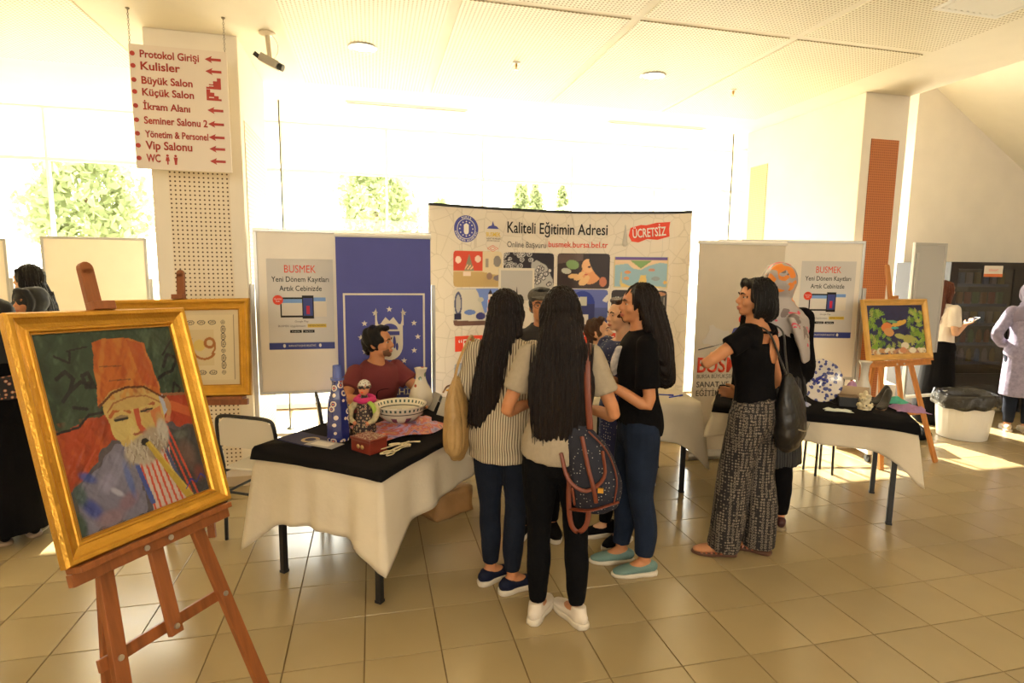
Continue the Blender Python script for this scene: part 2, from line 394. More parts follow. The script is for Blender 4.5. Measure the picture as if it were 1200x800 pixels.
# glazed front
YF = 7.2; ZT = 2.77
mull = [1.345+1.155*k for k in range(-8, 5)]
for k, (xa, xb) in enumerate(zip(mull, mull[1:])):
    b_ = BM()
    box(b_, (xa-.014, YF-.02, 0), (xa+.014, YF+.02, ZC)); box(b_, (xa+.014, YF-.018, ZT-.018), (xb-.014, YF+.018, ZT+.018)); box(b_, (xa+.014, YF-.018, 0), (xb-.014, YF+.018, .06)); box(b_, (xa+.014, YF-.018, ZC-.02), (xb-.014, YF+.018, ZC))
    wd = struct('window_%d' % (k+1), b_, frame_w)
    gm = MT.get('glass')
    if not gm:
        gm = bpy.data.materials.new('glass'); MT['glass'] = gm; gm.use_nodes = True; N = gm.node_tree.nodes; L = gm.node_tree.links; N.remove(N['Principled BSDF'])
        tr = N.new('ShaderNodeBsdfTransparent'); tr.inputs[0].default_value = (.96, .98, .96, 1); gl = N.new('ShaderNodeBsdfGlossy'); gl.inputs['Roughness'].default_value = .02
        mx = N.new('ShaderNodeMixShader'); fr = N.new('ShaderNodeFresnel'); L.new(fr.outputs[0], mx.inputs[0]); L.new(tr.outputs[0], mx.inputs[1]); L.new(gl.outputs[0], mx.inputs[2]); L.new(mx.outputs[0], N['Material Output'].inputs[0])
        bl = bpy.data.materials.new('white_blind'); MT['blind'] = bl; bl.use_nodes = True; N = bl.node_tree.nodes; L = bl.node_tree.links; N.remove(N['Principled BSDF'])
        df = N.new('ShaderNodeBsdfDiffuse'); df.inputs[0].default_value = (.85, .82, .74, 1); tl = N.new('ShaderNodeBsdfTranslucent'); tl.inputs[0].default_value = (.9, .88, .8, 1)
        mx = N.new('ShaderNodeMixShader'); mx.inputs[0].default_value = .65; L.new(df.outputs[0], mx.inputs[1]); L.new(tl.outputs[0], mx.inputs[2]); L.new(mx.outputs[0], N['Material Output'].inputs[0])
    obj('pane', box(BM(), (xa+.014, YF-.004, .06), (xb-.014, YF+.004, ZT-.018)), gm, wd)
    obj('blind', box(BM(), (xa+.014, YF-.004, ZT+.018), (xb-.014, YF+.002, ZC-.02)), MT['blind'], wd)
# walls
XR = 10.4
struct('wall_left', box(BM(), (-8.3, -5.6, 0), (-8.05, 7.3, ZC)), white_wall)
struct('wall_back', box(BM(), (-8.3, -5.75, 0), (XR+.2, -5.6, ZC)), white_wall)
wr = struct('wall_right', box(BM(), (6.85, 6.3, 0), (XR+.2, 6.45, 5.6)), white_wall)
struct('wall_side', box(BM(), (XR, -5.6, 0), (XR+.2, 6.3, 5.6)), white_wall)
struct('trim_3', box(BM(), (4.83, 7.1, ZC), (6.9, 7.3, 5.6)), white_wall)
struct('trim_4', box(BM(), (4.73, -5.6, ZC+.12), (4.83, 7.3, 5.6)), white_wall)
b_ = BM(); prism(b_, [(4.73, 5.46), (XR, 2.12), (XR+.2, 2.12), (XR+.2, 2.3), (4.73, 5.66)], -5.6, 7.3); struct('ceiling_slope', b_, ceil_m)
b_ = BM(); box(b_, (6.85, 6.285, 0), (XR, 6.3, .08)); struct('baseboard_right', b_, MT['skirting_tile'])
# slim dark suspension poles by the glass
for x, lab in ((-.86, 'slim dark pole from floor to ceiling beside the left column'), (4.19, 'slim dark pole from floor to ceiling just left of the right column')):
    t = empty('pole', (x, 6.28, 0), 0, lab, 'pole', 'slim dark poles before the glazing')
    b_ = BM(); tube(b_, [(0, 0, 0), (0, 0, ZC-.001)], .007, 8, ends='ff'); obj('shaft', b_, mat('pole_dark', (.03, .03, .02), .5), t, True); obj('base', lathe(BM(), [(.04, 0), (.04, .008), (.011, .02)], seg=12), MT['pole_dark'], t)
# outside
struct('ground', box(BM(), (-40, 7.3, -.12), (45, 60, -.06)), mat('plaza_paving', (.6, .56, .48), .8, var=.05))
bark = mat('bark', (.16, .10, .05), .9, var=.3, bump=.4); 
leafm = mat('tree_leaves', (.20, .24, .11), .7, var=.3, vs=1.5)
N, L, b = nodes(leafm); tl = N.new('ShaderNodeBsdfTranslucent'); tl.inputs[0].default_value = (.46, .50, .27, 1); mx = N.new('ShaderNodeMixShader'); mx.inputs[0].default_value = .5; L.new(b.outputs[0], mx.inputs[1]); L.new(tl.outputs[0], mx.inputs[2]); L.new(mx.outputs[0], N['Material Output'].inputs[0])
def tree(x, y, h, r, lab, n=2600, seed=1, z0=None, con=0):
    rs = np.random.default_rng(seed); t = empty('tree', (x, y, -.06), 0, lab, 'tree', 'trees outside beyond the glazing')
    b_ = BM(); tube(b_, [(0, 0, 0), (.05, 0, h*.3), (-.03, .04, h*.7)], [.11, .08, .03], 8, 3); obj('trunk', b_, bark, t, True)
    z0 = h*.25 if z0 is None else z0
    p = rs.normal(size=(n, 3)); p /= np.linalg.norm(p, axis=1)[:, None]; q = rs.uniform(.35, 1, n)**.6
    lump = 1+.22*np.sin(5*p[:, 0]+seed)*np.cos(6*p[:, 2]+2*seed)+.12*np.sin(11*p[:, 1])
    p = p*(q*lump)[:, None]; zz = (p[:, 2]+1)/2
    w_ = (1-con*np.clip(zz, 0, 1))
    c = np.stack([p[:, 0]*r*w_, p[:, 1]*r*w_, z0+(h-z0)*zz], 1)
    a = rs.normal(size=(n, 3)); a /= np.linalg.norm(a, axis=1)[:, None]; d = np.cross(a, rs.normal(size=(n, 3))); d /= np.linalg.norm(d, axis=1)[:, None]
    s_ = rs.uniform(.07, .13, n)[:, None]
    vs = np.stack([c-a*s_, c-d*s_*.55, c+a*s_, c+d*s_*.55], 1).reshape(-1, 3)
    me = bpy.data.meshes.new('foliage'); me.from_pydata(vs.tolist(), [], np.arange(n*4).reshape(-1, 4).tolist()); link('foliage', me, leafm, t, kind='stuff')
tree(.15, 15.5, 4.9, 1.05, 'leafy green tree outside behind the left whiteboard', seed=3, n=4200)
tree(4.35, 17.0, 4.35, .62, 'slim pointed green tree outside, left of the three above the curved display', seed=4, con=.7)
tree(5.4, 19.2, 4.8, .60, 'slim pointed green tree outside, middle of the three above the curved display', seed=5, con=.7)
tree(6.9, 20.9, 5.1, .6, 'slim pointed green tree outside, right of the three above the curved display', seed=6, con=.7)
tree(-8.3, 13.5, 4.6, .8, 'green tree outside at the far left, farther from the column', seed=7, n=3500)
tree(-5.15, 12.6, 4.4, 1.0, 'green tree outside behind the far-left whiteboard, nearer the column', seed=8, n=3800)
tree(2.1, 18.5, 3.9, .55, 'low green tree outside left of the curved display', seed=9, con=.5)
# ---------------------------------------------------------------- boards and displays
board_m = mat('whiteboard_surface', (.74, .67, .56), .35, var=.02)
alu = mat('board_aluminium', (.50, .49, .46), .35, .6)
black_pl = mat('black_plastic', (.012, .012, .013), .5)
P_ = {k: mat('print_'+k, tuple(v*.97 for v in c), .5, spec=.3) for k, c in dict(white=(.78, .74, .68), grey=(.50, .47, .44), red=(.74, .065, .03), black=(.012, .011, .012), navy=(.045, .06, .24), blue=(.075, .085, .34), ltgrey=(.66, .61, .55), yellow=(.75, .52, .08), skyblue=(.2, .36, .7), cream=(.72, .65, .54), magenta=(.5, .02, .06), dkgrey=(.09, .08, .08)).items()}
art_m = attr_mat('printed_picture', .45)
oil_m = attr_mat('oil_paint', .38, coat=.25, bump=.5, spec=.35)
def sheet(name, x0, z0, x1, z1, y, m, parent, t=.0012): return obj(name, box(BM(), (x0, y-t, z0), (x1, y, z1)), m, parent)
def whiteboard(cx, cy, rz, wd, z0, z1, label, stand=True, fl=.30, post=1.55, centre=False, m=None, tilt=0, group='wheeled whiteboards'):
    t = empty('whiteboard', (cx, cy, 0), rz, label, 'whiteboard', group)
    h = wd/2; b_ = BM()
    for a, c in (((-h, -.012, z0), (h, .02, z0+.025)), ((-h, -.012, z1-.025), (h, .02, z1)), ((-h, -.012, z0+.025), (-h+.025, .02, z1-.025)), ((h-.025, -.012, z0+.025), (h, .02, z1-.025))): box(b_, a, c)
    obj('frame', b_, alu, t, bevel=.003); obj('panel', box(BM(), (-h+.02, -.006, z0+.02), (h-.02, .012, z1-.02)), m or board_m, t)
    if stand:
        for s_ in (-1, 1):
            x = s_*(h+.02)
            if centre:
                if s_ > 0: continue
                x = -.19
            fq = fl if s_ < 0 else .30
            obj('post', box(BM(), (x-.015, -.02, .1), (x+.015, .02, post)), alu, t, bevel=.003)
            obj('foot', box(BM(), (x-.02, -fq, .075), (x+.02, fq, .11)), frame_w, t, bevel=.004)
            for q in (-1, 1):
                c = BM(); tube(c, [(x-.012, q*(fq-.03), .034), (x+.012, q*(fq-.03), .034)], .034, 16, ends='ff'); box(c, (x-.016, q*(fq-.03)-.012, .034), (x-.012, q*(fq-.03)+.012, .078)); box(c, (x+.012, q*(fq-.03)-.012, .034), (x+.016, q*(fq-.03)+.012, .078)); obj('caster', c, black_pl, t)
        obj('crossbar', box(BM(), (-h-.02, -.012, .35), (h+.02, .012, .38)), frame_w, t)
    return t
def poster(o_, x0, ztop, label, grp='enrolment posters', w=.485, h=.70):
    """portrait notice; o_ gives the board whose face it is taped to"""
    c, s_ = cos(o_.rotation_euler[2]), sin(o_.rotation_euler[2])
    t = empty('poster', (o_.location.x+x0*c+.0075*s_, o_.location.y+x0*s_-.0075*c, ztop-h), o_.rotation_euler[2], label, 'poster', grp)
    cv = Cv(60, 86, (.56, .53, .49)); g = cv.Y; cv.C = cv.C*(1-.22*np.abs(g-.1)[..., None]*0) ; cv.ell(.45, .42, .75, .5, (.68, .65, .61), .8, soft=.9)
    cv.C[:7] = (.03, .045, .22); cv.mesh('sheet', w, h, 0, 0, -.001, art_m, t)
    text('BUSMEK', .23, .060, w/2, .595, P_['red'], t, y=-.002, align='C', ext=0)
    text('Yeni Dönem Kayıtları', .42, .042, w/2, .525, P_['black'], t, y=-.002, align='C', ext=0, bold=.008)
    text('Artık Cebinizde', .31, .042, w/2, .455, P_['black'], t, y=-.002, align='C', ext=0, bold=.008)
    sheet('tablet_print', .09, .250, .27, .405, -.0015, P_['black'], t); sheet('screen_print', .10, .265, .262, .392, -.0028, P_['ltgrey'], t, .0005)
    sheet('page_print', .33, .255, .43, .41, -.0015, P_['cream'], t); sheet('page_header_print', .335, .375, .425, .405, -.0028, P_['skyblue'], t, .0005)
    sheet('tablet_header_print', .10, .362, .262, .392, -.0034, P_['skyblue'], t, .0005); sheet('phone_print', .25, .24, .335, .42, -.003, P_['black'], t)
    sheet('phone_screen_print', .258, .262, .327, .40, -.0043, P_['navy'], t, .0005); sheet('phone_app_print', .28, .275, .305, .34, -.005, P_['magenta'], t, .0005)
    b_ = prism(BM(), disc((.075, .385), .038, 18), -.006, -.003); obj('badge_print', b_, P_['red'], t)
    text('Ücretsiz', .055, .012, .075, .388, P_['white'], t, y=-.0065, align='C', ext=0); text('İndir', .03, .012, .075, .370, P_['white'], t, y=-.0065, align='C', ext=0)
    text('Google Play', .10, .015, w/2, .212, P_['dkgrey'], t, y=-.002, align='C', ext=0)
    text('BUSMEK Uygulamasını', .20, .016, .07, .176, P_['dkgrey'], t, y=-.002, ext=0)
    sheet('highlight_print', .285, .170, .425, .198, -.0015, P_['yellow'], t); text('HEMEN İNDİRİN', .125, .015, .292, .178, P_['black'], t, y=-.004, ext=0)
    for k in (0, 1): sheet('store_button_print', .155+k*.095, .130, .24+k*.095, .152, -.0015, P_['black'], t); text('Google play' if k == 0 else 'App Store', .06, .009, .168+k*.095, .137, P_['white'], t, y=-.004, ext=0)
    text('BURSA BÜYÜKŞEHİR BELEDİYESİ', .20, .014, w/2, .022, P_['white'], t, y=-.002, align='C', ext=0)
    for x in (.11, .375): obj('crest_print', prism(BM(), disc((x, .029), .010, 12, .014), -.003, -.001), P_['white'], t)
    return t
wbL = whiteboard(-.2, 4.75, 0, 1.33, .69, 1.97, 'wheeled white notice board with a poster on it, behind the seated man')
poster(wbL, -.58, 1.745, 'grey and white enrolment poster on the left whiteboard, beside the blue banner')
wbR = whiteboard(3.70, 4.56, radians(-13), 1.34, .70, 1.975, 'wheeled white notice board behind the blue patterned plate, partly behind the head-scarfed woman', fl=.12)
poster(wbR, .10, 1.79, 'grey and white enrolment poster on the right whiteboard, beside the head-scarfed woman', w=.50)
whiteboard(-2.60, 6.45, 0, .90, .62, 1.945, 'plain white wheeled board by the glass at the far left, behind the gold frames')
whiteboard(-3.75, 6.35, 0, .95, .62, 1.91, 'plain white board cut by the left edge of the photo, behind the dark-haired woman')
whiteboard(5.74, 4.97, radians(4), .46, .84, 2.01, 'grey-faced whiteboard turned edge-on, beside the black vending machine', centre=True, post=1.9, m=mat('board_grey', (.40, .39, .37), .4))
whiteboard(5.72, 5.75, radians(8), .42, .70, 2.0, 'narrow pale board standing behind the edge-on grey board', post=1.7)
# blue roll-up banner
def rollup(cx, cy, rz, wd, zt, label, m):
    t = empty('rollup_banner', (cx, cy, 0), rz, label, 'banner', 'roll-up banners')
    h = wd/2; b_ = BM(); tube(b_, [(-h-.02, .0, .045), (h+.02, .0, .045)], (.05, .042), 14, ends='ff', side=(0, 1, 0)); obj('base', b_, alu, t)
    for s_ in (-1, 1): obj('base_foot', box(BM(), (s_*h*.7-.02, -.12, 0), (s_*h*.7+.02, .12, .012)), alu, t)
    obj('support_pole', tube(BM(), [(0, .04, .05), (0, .04, zt-.01)], .008, 8, ends='ff'), alu, t)
    b_ = BM(); tube(b_, [(-h-.006, .0, zt), (h+.006, .0, zt)], (.017, .02), 12, ends='ff'); obj('top_rail', b_, frame_w, t)
    obj('sheet', box(BM(), (-h, -.003, .08), (h, 0, zt-.01)), m, t); return t
bluem = mat('blue_banner_cloth', (.062, .07, .31), .6, var=.04)
t = rollup(.09, 4.53, 0, .70, 1.925, 'blue roll-up banner with white city crest, stars and BURSA lettering behind the seated man', bluem)
wm = P_['cream']; b_ = BM()
for a, c in (((-.305, -.006, 1.478), (.305, -.003, 1.492)), ((-.305, -.006, .30), (-.291, -.003, 1.478)), ((.291, -.006, .30), (.305, -.003, 1.478)), ((-.305, -.006, .286), (.305, -.003, .30))): box(b_, a, c)
obj('border_line', b_, wm, t)
ex, ez = .035, 1.155
for k in range(12):
    a = pi/2+k*pi/6; c = (ex+.215*cos(a), ez+.215*sin(a)); pts = []
    for j in range(10):
        r = .024 if j % 2 == 0 else .010; q = pi/2+j*pi/5; pts.append((c[0]+r*cos(q), c[1]+r*sin(q)))
    obj('star', prism(BM(), pts, -.006, -.003), wm, t)
b_ = BM()
pts = [(ex-.10, ez+.16), (ex-.10, ez-.04)]+[(ex+.10*cos(a), ez-.06+.12*sin(a)) for a in np.linspace(pi, 2*pi, 14)]+[(ex+.10, ez-.04), (ex+.10, ez+.16), (ex+.085, ez+.10)]+[(ex+.07, ez+.10), (ex+.03, ez+.155), (ex, ez+.125), (ex-.03, ez+.155), (ex-.07, ez+.10)]+[(ex-.085, ez+.10)]
prism(b_, pts, -.0055, -.003); obj('crest', b_, wm, t)
b_ = BM()
for s_ in (-1, 1): prism(b_, [(ex+s_*.10-.007, ez+.09), (ex+s_*.10+.007, ez+.09), (ex+s_*.10+.007, ez+.19), (ex+s_*.10, ez+.225), (ex+s_*.10-.007, ez+.19)], -.006, -.003)
obj('minaret_print', b_, wm, t, kind='stuff')
b_ = BM(); prism(b_, disc((ex, ez+.06), .062, 16, .045, 0, pi), -.0075, -.0055); prism(b_, [(ex-.075, ez+.015), (ex+.075, ez+.015), (ex+.075, ez+.045), (ex-.075, ez+.045)], -.0075, -.0055)
for x in (-.035, 0, .035): prism(b_, disc((ex+x, ez-.04), .011, 10, .05), -.0075, -.0055)
for x in (-.055, .055): prism(b_, disc((ex+x, ez-.075), .010, 10, .03), -.0075, -.0055)
obj('crest_detail', b_, bluem, t)
text('BURSA', .46, .085, .0, .775, wm, t, y=-.0045, align='C', bold=.015, ext=.001)
text('BÜYÜKŞEHİR', .46, .048, .0, .70, wm, t, y=-.0045, align='C', bold=.01, ext=.001)
text('BELEDİYESİ', .42, .048, .0, .63, wm, t, y=-.0045, align='C', bold=.01, ext=.001)
# cream roll-up on the right
t = rollup(3.14, 4.48, radians(-6), .80, 1.935, 'cream roll-up banner with red lettering and a grey puzzle piece, behind the short-haired woman', mat('cream_banner_cloth', (.62, .54, .42), .6, var=.03))
text('BUSMEK', .58, .135, -.36, .80, P_['red'], t, y=-.0045, bold=.02, ext=.001)
text('BURSA BÜYÜKŞEHİR BELEDİYESİ', .62, .036, -.36, .745, P_['dkgrey'], t, y=-.0045, ext=.001)
text('SANAT VE MESLEK', .56, .052, -.36, .665, P_['dkgrey'], t, y=-.0045, bold=.01, ext=.001)
text('EĞİTİMİ KURSLARI', .56, .052, -.36, .585, P_['dkgrey'], t, y=-.0045, bold=.01, ext=.001)
pz = []
for k in range(40):
    a = 2*pi*k/40; r = .085*(1+.35*(cos(4*a) > .75))*(.93 if cos(4*a) < -.3 else 1); pz.append((-.20+r*cos(a+.4)*1.15, 1.11+r*sin(a+.4)))
obj('puzzle_print', prism(BM(), pz, -.0055, -.003), P_['ltgrey'], t)
obj('figure_head_print', prism(BM(), disc((.04, 1.27), .038, 20), -.0055, -.003), P_['red'], t)
obj('figure_body_print', prism(BM(), [(-.09, 1.05), (.15, 1.08), (.11, 1.19), (.04, 1.21), (-.04, 1.19)], -.0055, -.003), P_['blue'], t)
obj('line_print', prism(BM(), [(-.36, .995), (-.05, 1.07), (-.05, 1.078), (-.36, 1.005)], -.0055, -.003), P_['dkgrey'], t)

# curved pop-up display
AN = [(503, .493, 5.136), (541, .792, 5.242), (613, 1.395, 5.375), (660, 1.811, 5.420), (692, 2.072, 5.382), (778, 2.723, 5.138), (811, 2.925, 4.976)]
path = np.array(catmull([(a[1], a[2]) for a in AN], 12)); sl = np.concatenate([[0], np.cumsum(np.hypot(*np.diff(path, axis=0).T))])
Lp = sl[-1]; asl = [sl[12*k] for k in range(len(AN))]
tan_ = np.gradient(path, axis=0); tan_ /= np.linalg.norm(tan_, axis=1)[:, None]
def warp(P):
    s_ = P[:, 0]; x = np.interp(s_, sl, path[:, 0]); y = np.interp(s_, sl, path[:, 1]); tx = np.interp(s_, sl, tan_[:, 0]); ty = np.interp(s_, sl, tan_[:, 1])
    return np.stack([x-ty*P[:, 1]-1.75, y+tx*P[:, 1]-5.3, P[:, 2]], 1)
def warpo(o):
    me = o.data; n = len(me.vertices); c = np.empty(n*3); me.vertices.foreach_get('co', c); me.vertices.foreach_set('co', warp(c.reshape(-1, 3)).ravel()); me.update(); return o
def SX(px_): return float(np.interp(px_, [a[0] for a in AN], asl))
def SZ(px_, py):   # height on the display face of a row of the print
    s_ = SX(px_); x = np.interp(s_, sl, path[:, 0]); y = np.interp(s_, sl, path[:, 1]); dd = x*sin(YAW)+y*cos(YAW)
    k = ((px_-600)*-sin(ROLL)+(py-400)*cos(ROLL))/FPX; return H - dd*(k*cos(PITCH)+sin(PITCH))/(cos(PITCH)-k*sin(PITCH))
def gridslab(bm, s0, z0, s1, z1, y0, y1, n=None):
    n = n or max(2, int((s1-s0)/.05)); xs = np.linspace(s0, s1, n+1); A = [[bm.verts.new((x, y, z)) for y, z in ((y0, z0), (y1, z0), (y1, z1), (y0, z1))] for x in xs]
    for a, c in zip(A, A[1:]):
        for k in range(4): bm.faces.new((a[k], a[(k+1) % 4], c[(k+1) % 4], c[k]))
    bm.faces.new(A[0][::-1]); bm.faces.new(A[-1]); return bm
pop = empty('popup_display', (1.75, 5.3, 0), 0, 'wide curved white exhibition wall with photo tiles and a black top edge, behind the group', 'display wall')
girih = mat('display_print', (.70, .625, .53), .5)
N, L, b = nodes(girih); tc = N.new('ShaderNodeTexCoord'); vo = N.new('ShaderNodeTexVoronoi'); vo.feature = 'DISTANCE_TO_EDGE'; vo.inputs['Scale'].default_value = 7; L.new(tc.outputs['Object'], vo.inputs[0])
f = M_(N, L, 'LESS_THAN', vo.outputs[0], .022); L.new(mixc(N, L, f, (.70, .625, .53), (.60, .53, .44)), b.inputs['Base Color'])
bnd = [0, asl[1], asl[2], asl[4], asl[5], Lp]
for a, c in zip(bnd, bnd[1:]): warpo(obj('display_panel', gridslab(BM(), a+.0015, .03, c-.0015, 2.225, -.002, .004), girih, pop))
warpo(obj('top_rail', gridslab(BM(), 0, 2.225, Lp, 2.25, -.006, .03), black_pl, pop)); warpo(obj('bottom_rail', gridslab(BM(), 0, 0, Lp, .03, -.006, .03), black_pl, pop))
for k in bnd: warpo(obj('frame_strut', gridslab(BM(), max(0, k-.012), .03, min(Lp, k+.012), 2.225, .006, .03, 2), alu, pop))
def PIC(x0, y0, x1, y1, cv, name='photo_tile'):
    s0, s1 = SX(x0), SX(x1); zt, zb = SZ((x0+x1)/2, y0), SZ((x0+x1)/2, y1)
    return cv.mesh(name, s1-s0, zt-zb, s0, zb, -.004, art_m, pop, warp)
def rim(cv, c=(.70, .62, .53)):
    x = np.minimum(cv.X, 1-cv.X)*cv.asp; y = np.minimum(cv.Y, 1-cv.Y); r = .09; k = (x < r) & (y < r) & (np.hypot(r-x, r-y) > r); cv.put(k.astype(float), c); return cv
def ptext(s, x0, y0, x1, ycap, m, bold=.0, yo=-.006, **k):
    s0, s1 = SX(x0), SX(x1); zb = SZ((x0+x1)/2, y0); h = SZ((x0+x1)/2, ycap)-zb
    return warpo(text(s, s1-s0, h, s0, zb, m, pop, y=yo, bold=bold, ext=0, **k))
cv = Cv(84, 62, (.62, .48, .28)); cv.poly([(0, .45), (.6, .45), (.6, 1), (0, 1)], (.62, .07, .04)); cv.poly([(.6, .35), (1, .35), (1, 1), (.6, 1)], (.70, .58, .38)); cv.poly([(0, 0), (1, 0), (1, .3), (.6, .42), (0, .42)], (.52, .36, .15))
cv.poly([(.22, .45), (.42, .45), (.32, .92)], (.25, .22, .14)); cv.ell(.1, .75, .06, .1, (.8, .6, .5)); cv.ell(.5, .78, .06, .1, (.8, .6, .5))
for k in range(14): cv.ell(.24+.012*k, .5+.03*(k % 5)*(1-k*.03), .012, .02, (.8, .5, .3))
cv.ell(.9, .72, .08, .16, (.25, .22, .2)); cv.ell(.74, .3, .06, .1, (.3, .2, .15)); cv.ell(.92, .25, .1, .08, (.2, .17, .2)); cv.poly([(.66, .55), (.72, .55), (.72, .8), (.66, .8)], (.35, .3, .25)); cv.poly([(.2, .3), (.36, .3), (.36, .42), (.2, .42)], (.75, .6, .5)); PIC(531, 294, 588, 336, rim(cv))
cv = Cv(84, 62, (.02, .015, .025)); 
for k in range(34): 
    x, y, r = rng.uniform(0, .6), rng.uniform(.45, 1), rng.uniform(.02, .06); cv.ell(x, y, r, r*1.4, (.55, .52, .5)); cv.ell(x, y, r*.7, r, (.05, .04, .05)); cv.ell(x, y, r*.3, r*.4, (.6, .57, .55))
cv.poly([(.55, .0), (1, .0), (.98, .25), (.85, .65), (.65, .8), (.55, .7)], (.42, .4, .38))
for k in range(30):
    x, y, r = rng.uniform(.58, .95), rng.uniform(.05, .62), rng.uniform(.02, .05); cv.ell(x, y, r, r*1.4, (.06, .05, .06)); cv.ell(x, y, r*.6, r*.9, (.6, .57, .54))
PIC(590, 296, 650, 338, rim(cv))
cv = Cv(90, 62, (.035, .018, .015)); cv.poly([(0, .7), (.5, .8), (.5, 1), (0, 1)], (.10, .06, .05)); cv.ell(.68, .5, .20, .38, (.70, .30, .12), rot=-.2); cv.ell(.6, .65, .12, .2, (.78, .42, .2)); cv.ell(.86, .7, .22, .5, (.02, .01, .012), rot=.3); cv.ell(.88, .2, .07, .14, (.5, .16, .08))
for x, y, r in ((.33, .35, .07), (.42, .3, .06), (.52, .2, .08), (.48, .42, .05), (.58, .3, .05)): cv.ell(x, y, r, r*1.6, (.75, .45, .2), rot=x*5)
cv.ell(.3, .68, .12, .14, (.20, .32, .12), rot=.6); cv.ell(.18, .5, .1, .08, (.45, .45, .38), rot=-.5); cv.ell(.62, .62, .03, .03, (.06, .02, .02)); cv.ell(.56, .4, .03, .02, (.5, .08, .06)); PIC(654, 297, 717, 338, rim(cv))
cv = Cv(90, 56, (.28, .45, .55)); cv.poly([(0, .85), (1, .85), (1, 1), (0, 1)], (.12, .07, .3)); cv.poly([(0, .72), (.25, .78), (.36, .62), (.5, .58), (.65, .72), (.85, .82), (1, .78), (1, .9), (0, .9)], (.75, .55, .35)); cv.poly([(.3, .88), (.5, .62), (.7, .88)], (.20, .35, .12))
cv.poly([(0, 0), (.14, .03), (.12, .18), (.3, .05), (.45, .08), (.5, .4), (.6, .42), (.62, .08), (1, .02), (1, 0)], (.72, .5, .15)); cv.ell(.26, .5, .06, .05, (.7, .3, .12)); cv.ell(.24, .3, .05, .05, (.72, .35, .15)); cv.ell(.7, .58, .06, .05, (.5, .22, .15)); cv.ell(.78, .3, .08, .07, (.25, .3, .35)); cv.ell(.95, .18, .03, .06, (.7, .4, .1)); cv.poly([(.12, .1), (.16, .1), (.15, .5), (.13, .5)], (.6, .5, .2)); cv.line([(0, 0), (0, 1)], .02, (.65, .52, .25)); cv.line([(0, 0), (1, 0), (1, 1)], .02, (.65, .52, .25)); PIC(722, 301, 786, 337, cv)
cv = Cv(84, 62, (.16, .25, .62)); cv.poly([(0, 0), (1, 0), (1, .12), (0, .16)], (.16, .08, .06)); cv.poly([(.12, .14), (.55, .12), (.7, .12), (.5, .9), (.45, 1), (.0, 1), (0, .16)], (.60, .56, .48)); cv.ell(.1, .6, .08, .32, (.09, .1, .2)); cv.ell(.1, .6, .05, .24, (.45, .42, .4))
cv.poly([(.02, .18), (.16, .18), (.16, .34), (.02, .34)], (.02, .02, .06)); cv.poly([(.68, .15), (.84, .15), (.8, .85), (.72, .85)], (.75, .66, .6)); cv.poly([(.7, .35), (.82, .35), (.81, .5), (.7, .5)], (.7, .07, .04)); cv.poly([(.72, .62), (.8, .62), (.8, .7), (.72, .7)], (.7, .1, .06)); cv.poly([(.71, .85), (.81, .85), (.76, .98)], (.03, .02, .04)); cv.ell(.34, .36, .12, .07, (.12, .2, .5))
cv.ell(.56, .25, .1, .1, (.05, .05, .2), rot=.5); cv.ell(.56, .7, .06, .07, (.5, .5, .45)); cv.ell(.72, .28, .08, .05, (.6, .55, .5), rot=-.9); PIC(531, 338, 588, 381, rim(cv))
cv = Cv(84, 62, (.10, .13, .42)); cv.poly([(0, 0), (1, 0), (1, .5), (0, .5)], (.06, .08, .25)); cv.ell(.5, .6, .24, .36, (.01, .03, .28)); cv.poly([(.26, 0), (.74, 0), (.74, .6), (.26, .6)], (.015, .02, .12)); cv.poly([(.44, .55), (.58, .55), (.58, .8), (.44, .8)], (.5, .48, .4)); cv.poly([(.46, .02), (.62, .02), (.62, .3), (.46, .3)], (.62, .58, .52))
cv.arc(.18, .55, .28, .4, 20, 110, (.66, .62, .58)); cv.arc(1.17, .55, .28, .4, 70, 160, (.66, .62, .58)); PIC(656, 339, 716, 381, rim(cv))
cv = Cv(84, 62, (.05, .045, .045)); 
for k in range(26): cv.line([(k/26, .0), (k/26+.06*sin(k), .8)], .008, (.42, .38, .34) if k % 2 else (.15, .13, .12))
cv.poly([(0, .8), (.3, .82), (1, .9), (1, 1), (0, 1)], (.03, .02, .02)); cv.ell(.82, .9, .16, .06, (.45, .2, .1)); PIC(720, 340, 786, 381, rim(cv))
for (a, c_, d_) in ((532, 588, (.10, .12, .18)), (592, 650, (.3, .2, .1)), (656, 716, (.15, .2, .12)), (722, 786, (.3, .1, .08))):
    cv = Cv(64, 48, d_); cv.poly([(0, 0), (1, 0), (1, .35), (0, .3)], tuple(v*.5 for v in d_)); cv.poly([(0, .7), (1, .62), (1, 1), (0, 1)], (.35, .38, .45)); cv.ell(.4, .45, .2, .2, (.4, .3, .22)); PIC(a, 424, c_, 470, rim(cv))
s0, s1 = SX(533), SX(737); zb, zt = SZ(630, 407), SZ(630, 390); warpo(obj('red_band', gridslab(BM(), s0, zb, s1, zt, -.0045, -.002), P_['red'], pop))
ptext('“EMEĞİNİZİN KARŞILIĞI TEK ADRES:', 537, 404, 733, 393, P_['white'], 0, yo=-.009)
ptext('Kaliteli Eğitimin Adresi', 594, 274.5, 713, 261.5, P_['black'], .012)
ptext('Online Başvuru', 594, 290, 640, 283, P_['dkgrey']); ptext('busmek.bursa.bel.tr', 643, 290, 714, 283, P_['red'], .008)
c0 = (SX(546), SZ(546, 268)); r = (SX(560)-SX(532))/2*1.0
def P2(pts, n=None): return pts
warpo(obj('emblem_disc', prism(BM(), disc(c0, r, 36, r), -.0045, -.002), P_['blue'], pop)); warpo(obj('emblem_ring', ringprism(BM(), c0, r*.72, r*.76, -.006, -.0045), P_['white'], pop))
